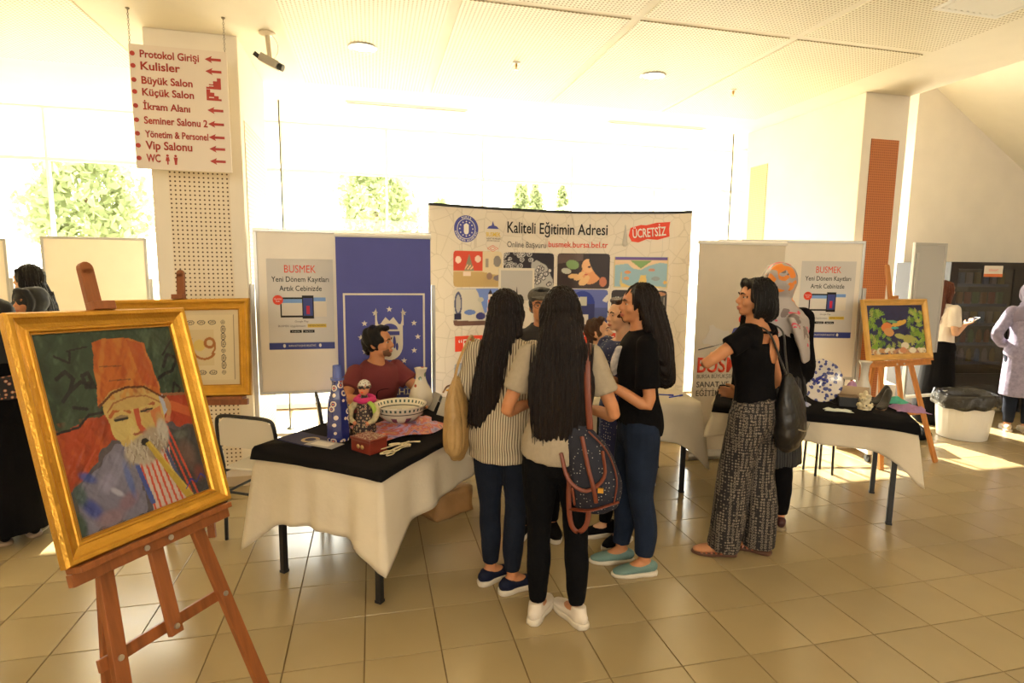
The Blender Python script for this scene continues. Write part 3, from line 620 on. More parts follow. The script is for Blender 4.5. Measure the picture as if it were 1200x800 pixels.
warpo(obj('emblem_inner', prism(BM(), disc(c0, r*.70, 30), -.0055, -.0045), P_['blue'], pop))
b_ = BM(); x, z = c0; prism(b_, [(x-r*.2, z+r*.3), (x-r*.2, z-r*.2)]+[(x+r*.2*cos(a), z-r*.2+r*.22*sin(a)) for a in np.linspace(pi, 2*pi, 8)]+[(x+r*.2, z+r*.3), (x, z+r*.42)], -.0065, -.0055); warpo(obj('emblem_shield', b_, P_['white'], pop))
b_ = BM()
for k in range(12): a = 2*pi*k/12; prism(b_, disc((x+r*.54*cos(a), z+r*.54*sin(a)), r*.055, 6), -.0065, -.0055)
warpo(obj('emblem_stars', b_, P_['white'], pop))
def ringtext(s, a0, a1, rr, hh, flip=1):
    for k, ch in enumerate(s):
        if ch == ' ': continue
        a = a0+(a1-a0)*k/(len(s)-1); xx, zz = x+rr*cos(a), z+rr*sin(a)
        warpo(text(ch, None, hh, xx-hh*.35*cos(a-flip*pi/2), zz-hh*.35*sin(a-flip*pi/2), P_['white'], pop, name='emblem_letter', y=-.0052, rot=a-flip*pi/2, ext=0, bold=.02))
ringtext('BURSA', radians(112), radians(68), r*.80, r*.15); ringtext('BÜYÜKŞEHİR BELEDİYESİ', radians(195), radians(345), r*.94, r*.13, -1)
x, z = SX(577), SZ(577, 268)
b_ = BM(); prism(b_, [(x-.06, z+.0), (x-.04, z+.022), (x-.012, z+.03), (x, z+.07), (x+.012, z+.03), (x+.04, z+.022), (x+.06, z)], -.0045, -.002); warpo(obj('logo_dome_print', b_, P_['blue'], pop)); 
ptext('BUSMEK', 569, 277, 586, 272, P_['yellow'], .02); ptext('SANAT VE MESLEK', 569, 280.5, 586, 278.5, P_['dkgrey']); ptext('EĞİTİMİ KURSLARI', 570, 283, 585, 281.3, P_['dkgrey'])
x, z = SX(577), SZ(577, 291)
for q in (.042, .022):
    b_ = BM(); o4 = [(x-q*1.3, z), (x, z+q*.7), (x+q*1.3, z), (x, z-q*.7)]
    for k in range(4): (xa, za), (xb, zb_) = o4[k], o4[(k+1) % 4]; bar(b_, (xa, -.0035, za), (xb, -.0035, zb_), .003, .002, V((0, 1, 0)))
    warpo(obj('knot_print', b_, P_['red'], pop))
pts = [(SX(a), SZ(a, c)) for a, c in ((740, 267), (752, 263.5), (758, 264), (770, 261), (786, 260), (785, 268), (786, 277), (772, 281), (760, 280), (750, 284), (742, 283), (738, 276))]
warpo(obj('ribbon_print', prism(BM(), pts, -.0045, -.002), P_['red'], pop))
t_ = ptext('ÜCRETSİZ', 743, 279, 782, 268.5, P_['white'], .015, rot=radians(5), yo=-.012)
b_ = BM(); xa, za, zc = SX(734), SZ(734, 286), SZ(734, 264); tube(b_, [(xa, -.004, za), (xa, -.004, zc)], (.026, .004), 14, ends='rr', side=(1, 0, 0)); warpo(obj('scroll_print', b_, P_['grey'], pop))
# framed picture printed over the tiles
xa, xb = SX(584), SX(627); za, zb = SZ(605, 352), SZ(605, 314); warpo(obj('frame_print', prism(BM(), [(xa, za), (xb, za), (xb, zb), (xa, zb)], -.010, -.0045), P_['cream'], pop)); k = .022
warpo(obj('frame_inner_print', prism(BM(), [(xa+k, za), (xb-k, za), (xb-k, zb-k), (xa+k, zb-k)], -.0115, -.010), P_['grey'], pop))
x = (xa+xb)/2; warpo(obj('spire_print', prism(BM(), [(x-.05, za), (x-.035, za+.05), (x-.008, za+.062), (x, za+.13), (x+.008, za+.062), (x+.035, za+.05), (x+.05, za)], -.02, -.0115), P_['dkgrey'], pop))

# ---------------------------------------------------------------- hanging sign, chains, camera
t = empty('direction_sign', (-1.195, 4.36, 2.31), 0, 'white hanging direction sign with red lettering and arrows in front of the left column', 'sign')
hw, hh = .288, .775
sx = lambda p: (p-154)/(268-154)*2*hw - hw
obj('sign_board', box(BM(), (-hw, -.004, 0), (hw, .004, hh)), mat('sign_board', (.76, .66, .54), .4), t, bevel=.002)
red_s = mat('sign_red', (.42, .03, .015), .5)
rows = [('Protokol Girişi', .375, .046), ('Kulisler', .25, .050), ('Büyük Salon', .325, .046), ('Küçük Salon', .33, .046), ('İkram Alanı', .30, .044), ('Seminer Salonu 2', .41, .046), ('Yönetim & Personel', .41, .044), ('Vip Salonu', .30, .052), ('WC', .09, .05)]
zs = [.697, .622, .536, .463, .376, .288, .203, .128, .048]
for k, (s_, w_, h_) in enumerate(rows):
    z = zs[k]; w_ *= .92
    text(s_, w_, h_, -.225, z, red_s, t, y=-.0055, bold=.022, ext=.001)
    obj('bullet', prism(BM(), disc((-.268, z+.02), .0145, 16), -.0065, -.004), red_s, t)
    if k in (2, 3):
        q = z-.002; st = [(.155, q), (.245, q), (.245, q+.07), (.222, q+.07), (.222, q+.05), (.198, q+.05), (.198, q+.03), (.172, q+.03), (.172, q+.012), (.155, q+.012)]
        if k == 3: st = [(.40-x_, z_) for x_, z_ in st]
        b_ = BM(); prism(b_, st, -.0065, -.004); obj('stairs_symbol', b_, red_s, t); b_ = BM(); prism(b_, [(.17, q+.016), (.20, q+.016), (.2, q+.022), (.17, q+.022)], -.0072, -.0065); obj('stairs_mark', b_, MT['sign_board'], t)
    else:
        q = z+.022; obj('arrow', prism(BM(), [(.155, q), (.198, q+.022), (.192, q+.008), (.252, q+.008), (.252, q-.008), (.192, q-.008), (.198, q-.022)], -.0065, -.004), red_s, t)
for k in (0, 1):
    x = -.10+k*.048; z = .045; b_ = BM(); prism(b_, disc((x, z+.047), .008, 10), -.0065, -.004)
    if k == 0: prism(b_, [(x-.012, z+.012), (x-.008, z+.037), (x+.008, z+.037), (x+.012, z+.012), (x+.004, z+.012), (x+.004, z-.01), (x-.004, z-.01), (x-.004, z+.012)], -.0065, -.004)
    else: prism(b_, [(x-.012, z+.037), (x+.012, z+.037), (x+.008, z+.012), (x+.006, z-.01), (x-.006, z-.01), (x-.008, z+.012)], -.0065, -.004)
    obj('toilet_symbol', b_, red_s, t)
chain_m = mat('chain_steel', (.30, .26, .20), .35, .8)
for x in (-.28, .277):
    b_ = BM(); n = 14; z0 = hh-.005; zt = ZC-2.31
    for k in range(n):
        za = z0+(zt-z0)*k/n; zb = z0+(zt-z0)*(k+1.25)/n; zb = min(zb, zt); d = .005; ax = (d, 0) if k % 2 else (0, d)
        pts = [(x-ax[0], -ax[1], za+.006), (x-ax[0], -ax[1], zb-.006), (x, 0, zb), (x+ax[0], ax[1], zb-.006), (x+ax[0], ax[1], za+.006), (x, 0, za), (x-ax[0], -ax[1], za+.006)]
        tube(b_, pts, .0016, 5, ends='ff')
    obj('chain', b_, chain_m, t); obj('ceiling_hook', lathe(BM(), [(.001, zt), (.012, zt), (.012, zt-.006), (.001, zt-.012)], (x, 0, 0), 12), chain_m, t)
t = empty('security_camera', (-.679, 4.547, ZC), 0, 'cream security camera with black lens hanging from the ceiling beside the left column', 'camera')
cm = mat('camera_plastic', (.62, .52, .36), .45)
obj('ceiling_mount', lathe(BM(), [(.001, 0), (.055, 0), (.055, -.012), (.02, -.022), (.001, -.022)], seg=20), cm, t)
obj('stem', tube(BM(), [(0, 0, -.02), (.01, 0, -.17)], .016, 10, ends='ff'), cm, t); obj('cable', tube(BM(), [(.03, 0, -.01), (.065, 0, -.07), (.06, 0, -.14), (.02, 0, -.19)], .003, 6, 4), frame_w, t)
b_ = BM(); bar(b_, (-.045, -.02, -.170), (.075, -.055, -.235), .062, .056); o = obj('body', b_, mat('camera_body', (.38, .34, .27), .4), t, bevel=.006)
obj('lens', tube(BM(), [(.072, -.058, -.234), (.105, -.066, -.248)], [.022, .024], 14, ends='ff'), black_pl, t); obj('knob', ell(BM(), (.012, -.01, -.178), (.018, .018, .012)), black_pl, t, True)
b_ = BM(); bar(b_, (-.09, -.012, -.145), (-.045, -.02, -.18), .004, .03); obj('bracket', b_, black_pl, t)

# ---------------------------------------------------------------- easels and framed pictures
gold = mat('gold_leaf', (.60, .31, .04), .32, .75, var=.12, vs=14, bump=.25, bs=120)
gold2 = mat('gold_leaf_dark', (.42, .20, .03), .4, .7, var=.15, vs=20, bump=.2, bs=90)
woodr = mat('easel_reddish_wood', (.25, .075, .018), .45, var=.2, vs=9, stretch=(6, 6, .6))
woodo = mat('easel_orange_wood', (.50, .19, .04), .5, var=.15, vs=9, stretch=(6, 6, .6))
steel = mat('bolt_steel', (.55, .52, .46), .3, .9)
def pose(TL, u, v):
    u = V(u).normalized(); v = V(v); v = (v-u*v.dot(u)).normalized(); n = u.cross(v) ; 
    z = -v; y = z.cross(u)    # right-handed: x=u, z=up the picture, y away from the viewer
    return Matrix(((u.x, y.x, z.x, TL[0]), (u.y, y.y, z.y, TL[1]), (u.z, y.z, z.z, TL[2]), (0, 0, 0, 1)))
def sub(Mx, x, y, z): m = Mx.copy(); m.translation = Mx @ V((x, y, z)); return m
def framed(name, Mx, w, h, fw_, fd, label, cat, canvas, relief=0, mats=(gold, gold2), cm_=None, group=None):
    """moulded frame with mitred rails; canvas set inside. local origin lower left corner"""
    t = empty(name, label=label, cat=cat, group=group); t.matrix_world = sub(Mx, 0, 0, -h)
    prof = [(0, 0), (0, -fd*.72), (fw_*.10, -fd), (fw_*.28, -fd*.98), (fw_*.36, -fd*.80), (fw_*.55, -fd*.60), (fw_*.75, -fd*.52), (fw_*.80, -fd*.62), (fw_*.90, -fd*.60), (fw_, -fd*.35), (fw_, 0)]
    C4 = [(0, 0), (w, 0), (w, h), (0, h)]; I = [(1, 1), (-1, 1), (-1, -1), (1, -1)]
    for k in range(4):
        b_ = BM(); A = []
        for e in (k, (k+1) % 4): A.append([b_.verts.new((C4[e][0]+I[e][0]*p, y, C4[e][1]+I[e][1]*p)) for p, y in prof])
        n = len(prof)
        for j in range(n): b_.faces.new((A[0][j], A[0][(j+1) % n], A[1][(j+1) % n], A[1][j]))
        b_.faces.new(A[0]); b_.faces.new(A[1][::-1]); obj('frame_rail', b_, mats[0], t)
    k = fw_*.97; b_ = BM()
    for a, c in (((k, -.014, k), (w-k, -.004, k+.005)), ((k, -.014, h-k-.005), (w-k, -.004, h-k)), ((k, -.014, k+.005), (k+.005, -.004, h-k-.005)), ((w-k-.005, -.014, k+.005), (w-k, -.004, h-k-.005))): box(b_, a, c)
    obj('inner_lip', b_, mats[1], t); obj('backing', box(BM(), (.01, -.003, .01), (w-.01, .004, h-.01)), mat('backing_board', (.25, .15, .07), .8), t)
    canvas.mesh('painting', w-2*k, h-2*k, k, k, -.007, cm_ or oil_m, t, relief=relief); return t
def easel(Mx, w, h, label, wood, top, leg, back, fd=.045, lw=.045, nofoot=False, ratio=1.0):
    """Mx: upper-left corner of the picture it carries; leg = ((x top, x bottom) left, right); the feet end on the floor"""
    def fl(x, y):   # local z where world z is 0
        return -(Mx.translation.z + x*Mx[2][0] + y*Mx[2][1])/Mx[2][2]
    root = empty('easel', label=label, cat='easel'); root.matrix_world = sub(Mx, w/2, .03, fl(w/2, .03)); inv = root.matrix_world.inverted() @ Mx
    def add(nm, bm, m=wood, bev=.002):
        bm.transform(inv); return obj(nm, bm, m, root, bevel=bev)
    U = V((0, 1, 0)); mx_ = w/2-.0
    b_ = BM(); bar(b_, (mx_, .022, top), (mx_-.0, .022, -1.08*ratio), lw, .02, U); tube(b_, [(mx_, .012, top), (mx_, .032, top)], lw/2, 14, ends='ff'); add('mast', b_)
    for (xt, xb), nm in zip(leg, (0, 1)): b_ = BM(); bar(b_, (xt, .046, -.02), (xb, .046, fl(xb, .046)), lw, .022, U); add('leg', b_)
    yb, xb = back; b_ = BM(); bar(b_, (mx_, .075, -.05), (xb, yb, fl(xb, yb)+.005), lw*.9, .02, U); add('back_leg', b_)
    zl = -h-.002; b_ = box(BM(), (-.0+.03*w, -.055, zl-.018), (w*.95, .012, zl)); add('ledge', b_); b_ = box(BM(), (.02*w, -.02, zl-.055), (w*.97, .006, zl-.018)); add('ledge_rail', b_)
    zc = -1.055*ratio
    xl = [a+(c-a)*(-zc/1.6) for a, c in leg]
    b_ = BM(); bar(b_, (xl[0]-.045, .066, zc), (xl[1]+.035, .066, zc), lw*.85, .016, V((0, 1, 0))); add('crossbar', b_)
    for x, z, y in ((mx_-.055, zl-.036, -.02), (mx_+.03, zl-.036, -.02), (xl[0], zc, .034), (xl[1], zc, .034), (mx_, zc+.0, .01)):
        b_ = BM(); tube(b_, [(x, y-.004, z), (x, y+.003, z)], .009, 12, ends='ff'); add('bolt', b_, steel, 0)
    b_ = BM(); box(b_, (mx_-.035, -.03, .002), (mx_+.035, .012, .03)); 
    if top > .1: add('top_clamp', b_)
    return root
# the portrait
cv = Cv(190, 236, (.035, .065, .04)); n1 = cv.noise(5, 16, 2, (1, .4)); n2 = cv.noise(14, 16, 5, (1, .3))
cv.put(np.clip(n1*.5+.2, 0, 1), (.015, .03, .02), .8); cv.put(np.clip(n2*.6-.2, 0, 1), (.10, .16, .09), .6)
K = (.012, .012, .015)
for p, w_ in (([(.10, .77), (.16, .80), (.20, .76), (.16, .70), (.11, .66)], .010), ([(.16, .70), (.24, .74), (.32, .72), (.30, .78), (.26, .77), (.27, .71), (.36, .70)], .010), ([(.12, .88), (.20, .84), (.22, .90)], .006), ([(.20, .90), (.34, .915)], .004), ([(.16, .62), (.24, .60)], .008)): cv.line(p, w_, K)
for p, w_ in (([(.86, .76), (.92, .83), (.99, .80), (.93, .73), (.86, .72), (.80, .70)], .009), ([(.88, .83), (.97, .90), (1, .92)], .006), ([(.88, .60), (.92, .66), (.96, .62), (.90, .57)], .007), ([(.78, .56), (.86, .57)], .005)): cv.line(p, w_, K)
red = (.42, .055, .015)
cv.poly([(0, 0), (0, .50), (.22, .55), (.40, .56), (.40, .2), (.2, 0)], red, wob=.01); cv.poly([(.72, .60), (1, .58), (1, .30), (.66, .30)], (.42, .05, .02), wob=.01)
m_ = ((cv.Y < .56) & (cv.X < .42)).astype(float); cv.put(m_*np.clip(n1*.7, 0, 1), (.16, .03, .015), .7); cv.put(m_*np.clip(-n2*.7, 0, 1), (.60, .12, .02), .5)
cv.line([(0, .51), (.16, .52), (.24, .57), (.36, .57)], .006, K); cv.line([(.74, .61), (1, .585)], .008, (.30, .12, .05)); cv.poly([(.74, .55), (.86, .50), (1, .44), (1, .50), (.86, .56)], (.6, .13, .04)); cv.poly([(.76, .46), (.84, .52), (.80, .44)], (.55, .2, .1))
# coat
cv.poly([(0, .0), (0, .22), (.10, .26), (.34, .44), (.50, .38), (.70, .46), (.86, .42), (1, .40), (1, 0)], (.10, .085, .10), wob=.012)
cv.poly([(.02, .02), (.04, .22), (.2, .30), (.36, .40), (.48, .36), (.50, .12), (.46, 0)], (.20, .19, .27), wob=.015)
for x, y, a_, b2, c, rt in ((.12, .12, .10, .05, (.02, .045, .30), -.8), (.07, .20, .05, .07, (.05, .10, .09), 0), (.26, .22, .09, .06, (.30, .28, .40), .4), (.22, .05, .12, .05, (.28, .18, .22), 0), (.36, .28, .06, .10, (.26, .25, .36), .2), (.36, .10, .10, .05, (.25, .15, .20), .3), (.14, .27, .07, .03, (.04, .08, .35), -.5), (.30, .16, .06, .02, (.5, .5, .6), -.6), (.03, .06, .05, .08, (.04, .09, .05), 0), (.40, .20, .03, .12, (.10, .16, .42), .1)): cv.ell(x, y, a_, b2, c, .85, rt, soft=.5)
cv.poly([(.66, .45), (.78, .40), (1, .40), (1, 0), (.74, 0)], (.055, .055, .06), wob=.01); cv.ell(.88, .24, .09, .12, (.18, .11, .09), .8, .3, soft=.6); cv.ell(.94, .12, .06, .06, (.22, .06, .05), .8, soft=.6); cv.ell(.86, .36, .08, .03, (.14, .16, .13), .7, soft=.5)
cv.poly([(.46, .34), (.60, .42), (.68, .44), (.78, .10), (.80, 0), (.52, 0)], (.62, .50, .44))
for k in range(9): x = .46+k*.035; cv.line([(x+.03, .42-.0*k), (x+.07+.01*k, 0)], .0065, (.60, .075, .04))
cv.poly([(.44, .36), (.47, .36), (.545, .04), (.51, .04)], (.06, .10, .36)); cv.poly([(.66, .46), (.69, .45), (.80, .05), (.775, .04)], (.07, .09, .20))
cv.line([(.48, .345), (.56, .35), (.63, .41)], .008, (.66, .52, .44))
# face, set a little right of and below the middle
X0_, Y0_ = cv.X, cv.Y; cv.X = (cv.X-.5)/1.07+.5-.055; cv.Y = cv.Y+.035
skin = (.60, .42, .13)
cv.poly([(.30, .60), (.32, .50), (.36, .42), (.45, .36), (.58, .36), (.68, .46), (.72, .58), (.70, .66), (.30, .66)], skin, wob=.005)
cv.ell(.50, .62, .19, .05, (.64, .47, .16), soft=.4); cv.ell(.37, .50, .055, .06, (.62, .47, .16)); cv.ell(.45, .47, .035, .08, (.66, .50, .17)); cv.poly([(.49, .62), (.53, .60), (.52, .50), (.55, .46), (.52, .42), (.49, .50)], (.52, .09, .04)); cv.poly([(.60, .56), (.68, .58), (.69, .48), (.62, .44)], (.60, .20, .07)); cv.ell(.66, .50, .04, .06, (.55, .33, .12), soft=.5)
cv.line([(.33, .575), (.36, .60), (.42, .605), (.46, .58)], .010, (.45, .13, .04)); cv.line([(.50, .60), (.57, .615), (.64, .60)], .010, (.38, .10, .04)); cv.poly([(.34, .56), (.40, .575), (.45, .56), (.40, .54)], (.28, .19, .10)); cv.poly([(.53, .575), (.58, .585), (.63, .57), (.58, .555)], (.35, .16, .08)); cv.line([(.35, .55), (.44, .55)], .0045, K); cv.line([(.54, .568), (.62, .575)], .0045, K)
cv.line([(.44, .48), (.46, .455), (.50, .46), (.54, .455)], .006, (.35, .10, .05)); cv.ell(.735, .57, .03, .055, (.50, .25, .10)); cv.poly([(.69, .66), (.72, .64), (.73, .55), (.70, .52)], (.42, .46, .58)); cv.poly([(.44, .50), (.46, .50), (.48, .47), (.43, .46)], (.68, .5, .2))
for x, y, a_, b2, c, rt in ((.50, .40, .13, .055, (.42, .35, .26), .25), (.44, .36, .09, .07, (.50, .43, .33), 0), (.60, .41, .10, .07, (.40, .33, .25), -.5), (.50, .35, .10, .08, (.46, .40, .31), 0), (.66, .44, .05, .08, (.52, .48, .42), 0), (.56, .35, .07, .05, (.34, .27, .2), 0)): cv.ell(x, y, a_, b2, c, .95, rt, soft=.3)
for k in range(46):
    x = .38+.30*((k*37) % 46)/46; y = .33+.11*((k*17) % 46)/46; cv.line([(x, y), (x+.02*sin(k), y-.035)], .0025, (.58, .52, .44) if k % 2 else (.28, .22, .16))
cv.ell(.515, .405, .028, .020, K); cv.line([(.50, .40), (.52, .39)], .01, K); cv.poly([(.515, .395), (.55, .405), (.77, .045), (.72, .02)], (.52, .36, .045)); cv.line([(.545, .395), (.765, .05)], .004, (.62, .46, .09))
cv.ell(.49, .66, .205, .07, (.56, .38, .12)); cv.line([(.32, .60), (.37, .64), (.48, .66), (.60, .65), (.69, .60)], .004, (.35, .14, .05))
# fez
cv.poly([(.27, .64), (.33, .97), (.42, .985), (.58, .975), (.68, .94), (.725, .62), (.62, .70), (.48, .72), (.36, .70)], (.52, .13, .02), wob=.004)
fz = ((cv.X > .28) & (cv.X < .73) & (cv.Y > .66)).astype(float)*(cv.C[..., 0] > .45); cv.put(fz*np.clip(n2*.5+.1, 0, 1), (.36, .055, .012), .75); cv.put(fz*np.clip(cv.noise(7, 10, 9, (1.4, .25)), 0, 1), (.60, .22, .04), .7)
cv.poly([(.56, .97), (.66, .94), (.71, .68), (.60, .72)], (.40, .05, .015), .6); cv.line([(.275, .635), (.38, .695), (.48, .712), (.60, .70), (.73, .62)], .006, (.12, .03, .01)); cv.line([(.34, .84), (.48, .83)], .003, K, .6); cv.line([(.38, .76), (.52, .752)], .003, K, .6)
cv.X, cv.Y = X0_, Y0_; cv.C = cv.C*.62
cv.line([(.80, .055), (.86, .10), (.90, .07), (.95, .11), (.98, .08)], .004, (.02, .03, .2))
C0 = (-1.020, 1.900, 1.546); MA = pose(C0, (.543, .839, -.033), (.232, -.160, -.959))
MA_t = MA.copy()
easel(MA, .58, .735, 'reddish wooden easel in the left foreground holding the portrait in a red hat', woodr, .15, ((.20, .075), (.34, .60)), (.34, .20))
framed('framed_painting', MA, .58, .735, .062, .035, 'gold framed oil painting of a bearded man in a tall red hat smoking a pipe', 'painting', cv, relief=.0006)
# calligraphy
cv = Cv(200, 132, (.56, .45, .28)); cv.poly([(.05, .07), (.95, .07), (.95, .93), (.05, .93)], (.12, .09, .06)); cv.poly([(.053, .075), (.947, .075), (.947, .925), (.053, .925)], (.60, .49, .30)); ink = (.09, .075, .06)
cv.poly([(.22, .26), (.78, .26), (.78, .74), (.22, .74)], (.55, .43, .24))
def rosette(x, y, r, long=0):
    rx, ry = (r*1.5, r*.9) if long == 1 else (r*.9, r*1.5) if long == 2 else (r*.8, r*.8)
    cv.ell(x, y, rx/cv.asp, ry, ink); cv.ell(x, y, rx*.72/cv.asp, ry*.72, (.58, .46, .28)); cv.ell(x, y, rx*.42/cv.asp, ry*.42, ink); cv.ell(x, y, rx*.22/cv.asp, ry*.22, (.5, .38, .2))
for k in range(9): 
    for y in (.17, .83): rosette(.14+.72*k/8, y, .034, 0 if k % 4 == 0 else 1)
for k in range(1, 7):
    for x in (.14, .86): rosette(x, .17+.66*k/7, .034, 2 if k != 3 else 0)
cv.ell(.66, .53, .05, .075, (.58, .42, .12)); cv.arc(.70*cv.asp/cv.asp, .50, .135, .165, 175, 330, (.33, .12, .03)); cv.arc(.745, .56, .04, .075, 0, 359, (.33, .12, .03)); cv.line([(.79, .56), (.79, .48), (.765, .42)], .012, (.33, .12, .03))
for y in (.62, .55, .48): 
    for k in range(4): cv.line([(.50+.03*k, y), (.515+.03*k, y+.02*sin(k*2))], .004, ink, .7)
MB = pose((-1.565, 4.004, 1.469), (.980, -.194, .026), (0.005*-1, -.0985, -.9))
easel(MB, .85, .596, 'wooden easel behind the large portrait, holding the framed calligraphy', woodr, .16, ((.39, .30), (.46, .56)), (.50, .42), ratio=.98)
framed('framed_calligraphy', MB, .85, .596, .067, .03, 'wide gold framed calligraphy panel with patterned border, behind the portrait', 'picture', cv, cm_=art_m)
# leaf painting on the right
cv = Cv(120, 96, (.008, .011, .075)); cv.put(np.clip(cv.noise(4, 8, 1)*.5, 0, 1), (.005, .006, .04), .7)
def leafp(x, y, r, a, c):
    for k in range(5): q = a+(k-2)*.62; cv.ell(x+r*.55*cos(q)/cv.asp, y+r*.55*sin(q), r*.55, r*.2, c, 1, 0) if 0 else cv.line([(x, y), (x+r*cos(q)/cv.asp, y+r*sin(q))], r*.17, c)
rl = random.Random(4)
for k in range(92):
    s_ = k % 2; x = (.03+.26*abs(rl.gauss(0, .55))) if s_ else 1-(.03+.26*abs(rl.gauss(0, .55))); y = rl.uniform(.10, .92); 
    if .34 < x < .66 and y > .35: continue
    leafp(x, y, rl.uniform(.05, .085), rl.uniform(0, 6), rl.choice([(.17, .30, .03), (.24, .36, .05), (.10, .20, .025), (.32, .34, .07)]))
for k in range(12): leafp(rl.uniform(.3, .7), rl.uniform(.08, .3), .06, rl.uniform(0, 6), rl.choice([(.15, .25, .03), (.25, .3, .08)]))
for x, y, a_, b2, c, rt in ((.33, .55, .10, .09, (.62, .18, .04), .6), (.36, .45, .09, .08, (.55, .25, .08), -.7), (.55, .62, .14, .05, (.60, .32, .05), .3), (.44, .66, .09, .03, (.12, .32, .16), -.2), (.47, .53, .07, .025, (.05, .35, .30), 0), (.64, .66, .05, .03, (.6, .35, .05), .5), (.55, .36, .10, .05, (.35, .36, .10), -.3), (.68, .30, .08, .09, (.35, .33, .08), 0)): cv.ell(x, y, a_, b2, c, 1, rt)
for k in range(34): x = .03+.95*k/34; r = rl.uniform(.025, .05); c = rl.choice([(.62, .5, .32), (.5, .25, .1), (.66, .6, .45), (.4, .2, .12)]); cv.ell(x, .04+rl.uniform(0, .05), r, r*1.15, c); cv.ell(x+.008, .05, r*.4, r*.5, tuple(v*.6 for v in c))
cv.ell(.62, .17, .07, .07, (.64, .56, .42)); cv.ell(.58, .08, .06, .06, (.55, .22, .1)); cv.ell(.75, .07, .06, .06, (.68, .62, .48))
a5 = radians(5); ti = radians(12); MC = pose((4.135, 4.195, 1.457), (cos(a5), sin(a5), 0), (sin(a5)*sin(ti), -cos(a5)*sin(ti), -cos(ti)))
woodf = mat('pale_gold_frame', (.66, .38, .10), .4, .3, var=.1, vs=12)
easel(MC, .775, .54, 'orange wooden easel beside the right column, holding the leaf picture', woodo, .30, ((.30, .10), (.47, .76)), (.55, .42), ratio=.97)
framed('framed_leaf_picture', MC, .775, .54, .05, .03, 'small yellow framed picture of green leaves, a butterfly and stones on dark blue', 'painting', cv, mats=(woodf, woodf), cm_=attr_mat('glazed_relief', .3, coat=.3))
# ---------------------------------------------------------------- tables and cloths
def cloth_mat(name, col, bs=25, var=.04):
    return mat(name, col, .9, spec=.12, var=var, bump=.25, bs=bs)
white_cl = cloth_mat('cream_tablecloth', (.62, .54, .41)); white_cl.node_tree.nodes['Principled BSDF'].inputs['Subsurface Weight'].default_value = 0
black_cl = cloth_mat('black_cloth', (.006, .0055, .006))
table_leg = mat('table_leg_black', (.01, .01, .011), .4)
def table(cx, cy, rz, L_, W_, label, h=.72):
    t = empty('folding_table', (cx, cy, 0), rz, label, 'table', 'exhibition tables')
    obj('tabletop', box(BM(), (-L_/2, -W_/2, h-.028), (L_/2, W_/2, h)), mat('table_laminate', (.5, .45, .38), .5), t, bevel=.004)
    obj('apron', box(box(BM(), (-L_/2+.05, -W_/2+.05, h-.07), (L_/2-.05, -W_/2+.07, h-.028)), (-L_/2+.05, W_/2-.07, h-.07), (L_/2-.05, W_/2-.05, h-.028)), table_leg, t, kind='stuff')
    for sx_ in (-1, 1):
        for sy_ in (-1, 1):
            x, y = sx_*(L_/2-.07), sy_*(W_/2-.07); lg = obj('leg', box(BM(), (x-.016, y-.016, .012), (x+.016, y+.016, h-.028)), table_leg, t, bevel=.003)
            obj('foot_cap', box(BM(), (x-.018, y-.018, 0), (x+.018, y+.018, .014)), black_pl, lg)
    return t
def drape(cx, cy, rz, L_, W_, z, drops, cextra, m, label, cat, name='tablecloth', seed=0, flare=.05, fold=.015, nz=14, rad=.10, thick=.002, group=None):
    """drops: hang at the four corners (-x-y, +x-y, +x+y, -x+y); extra point of cloth at each corner"""
    r_ = random.Random(seed); P = []; cr = [(-L_/2, -W_/2), (L_/2, -W_/2), (L_/2, W_/2), (-L_/2, W_/2)]; nrm = [(0, -1), (1, 0), (0, 1), (-1, 0)]
    for e in range(4):
        a, b2 = cr[e], cr[(e+1) % 4]; n = int(max(abs(b2[0]-a[0]), abs(b2[1]-a[1]))/.022); 
        for k in range(n):
            t_ = k/n; x, y = a[0]+(b2[0]-a[0])*t_, a[1]+(b2[1]-a[1])*t_; dl = (abs(b2[0]-a[0])+abs(b2[1]-a[1])); da, db = t_*dl, (1-t_)*dl
            ca, cb = math.exp(-(da/rad)**1.4), math.exp(-(db/rad)**1.4); dr = drops[e]*(1-t_)+drops[(e+1) % 4]*t_+cextra[e]*ca+cextra[(e+1) % 4]*cb
            N1 = V(nrm[e]); N0 = V(nrm[e-1]); N2 = V(nrm[(e+1) % 4]); nn = (N1+N0*ca*.9*(da < .2)+N2*cb*.9*(db < .2)).normalized()
            P.append((x, y, nn.x, nn.y, dr, max(ca, cb), e+t_))
    n = len(P); bm = BM(); rows = []
    ph = [r_.uniform(0, 6) for _ in range(6)]
    for j in range(nz+1):
        f = j/nz; row = []
        for i, (x, y, nx, ny, dr, c, q) in enumerate(P):
            w_ = fold*(sin(q*21+ph[0])+.6*sin(q*37+ph[1])+.5*sin(q*11+ph[2]))*f**.8*(1-.5*c); o = .010+flare*f*(.35+1.4*c)+w_
            dz = dr*f; row.append(bm.verts.new((x+nx*o*(min(1, f*6)), y+ny*o*min(1, f*6), z+.004-max(0, dz)-(.004*min(1, f*8)))))
        rows.append(row)
    for a, b2 in zip(rows, rows[1:]):
        for i in range(n): bm.faces.new((a[i], a[(i+1) % n], b2[(i+1) % n], b2[i]))
    bm.faces.new(rows[0])
    o = obj(name, bm, m, None, True); o.location = (cx, cy, 0); o.rotation_euler = (0, 0, rz); sd = o.modifiers.new('s', 'SOLIDIFY'); sd.thickness = thick; sd.offset = 1
    tag(o, label, cat, group); return o
# left table: nearest corner (.02, 2.73)
lA = radians(51); Ax, Ay = .118, 3.487
table(Ax, Ay, lA, 1.30, .80, 'black-legged folding table under the cream cloth beside the chairs at the left')
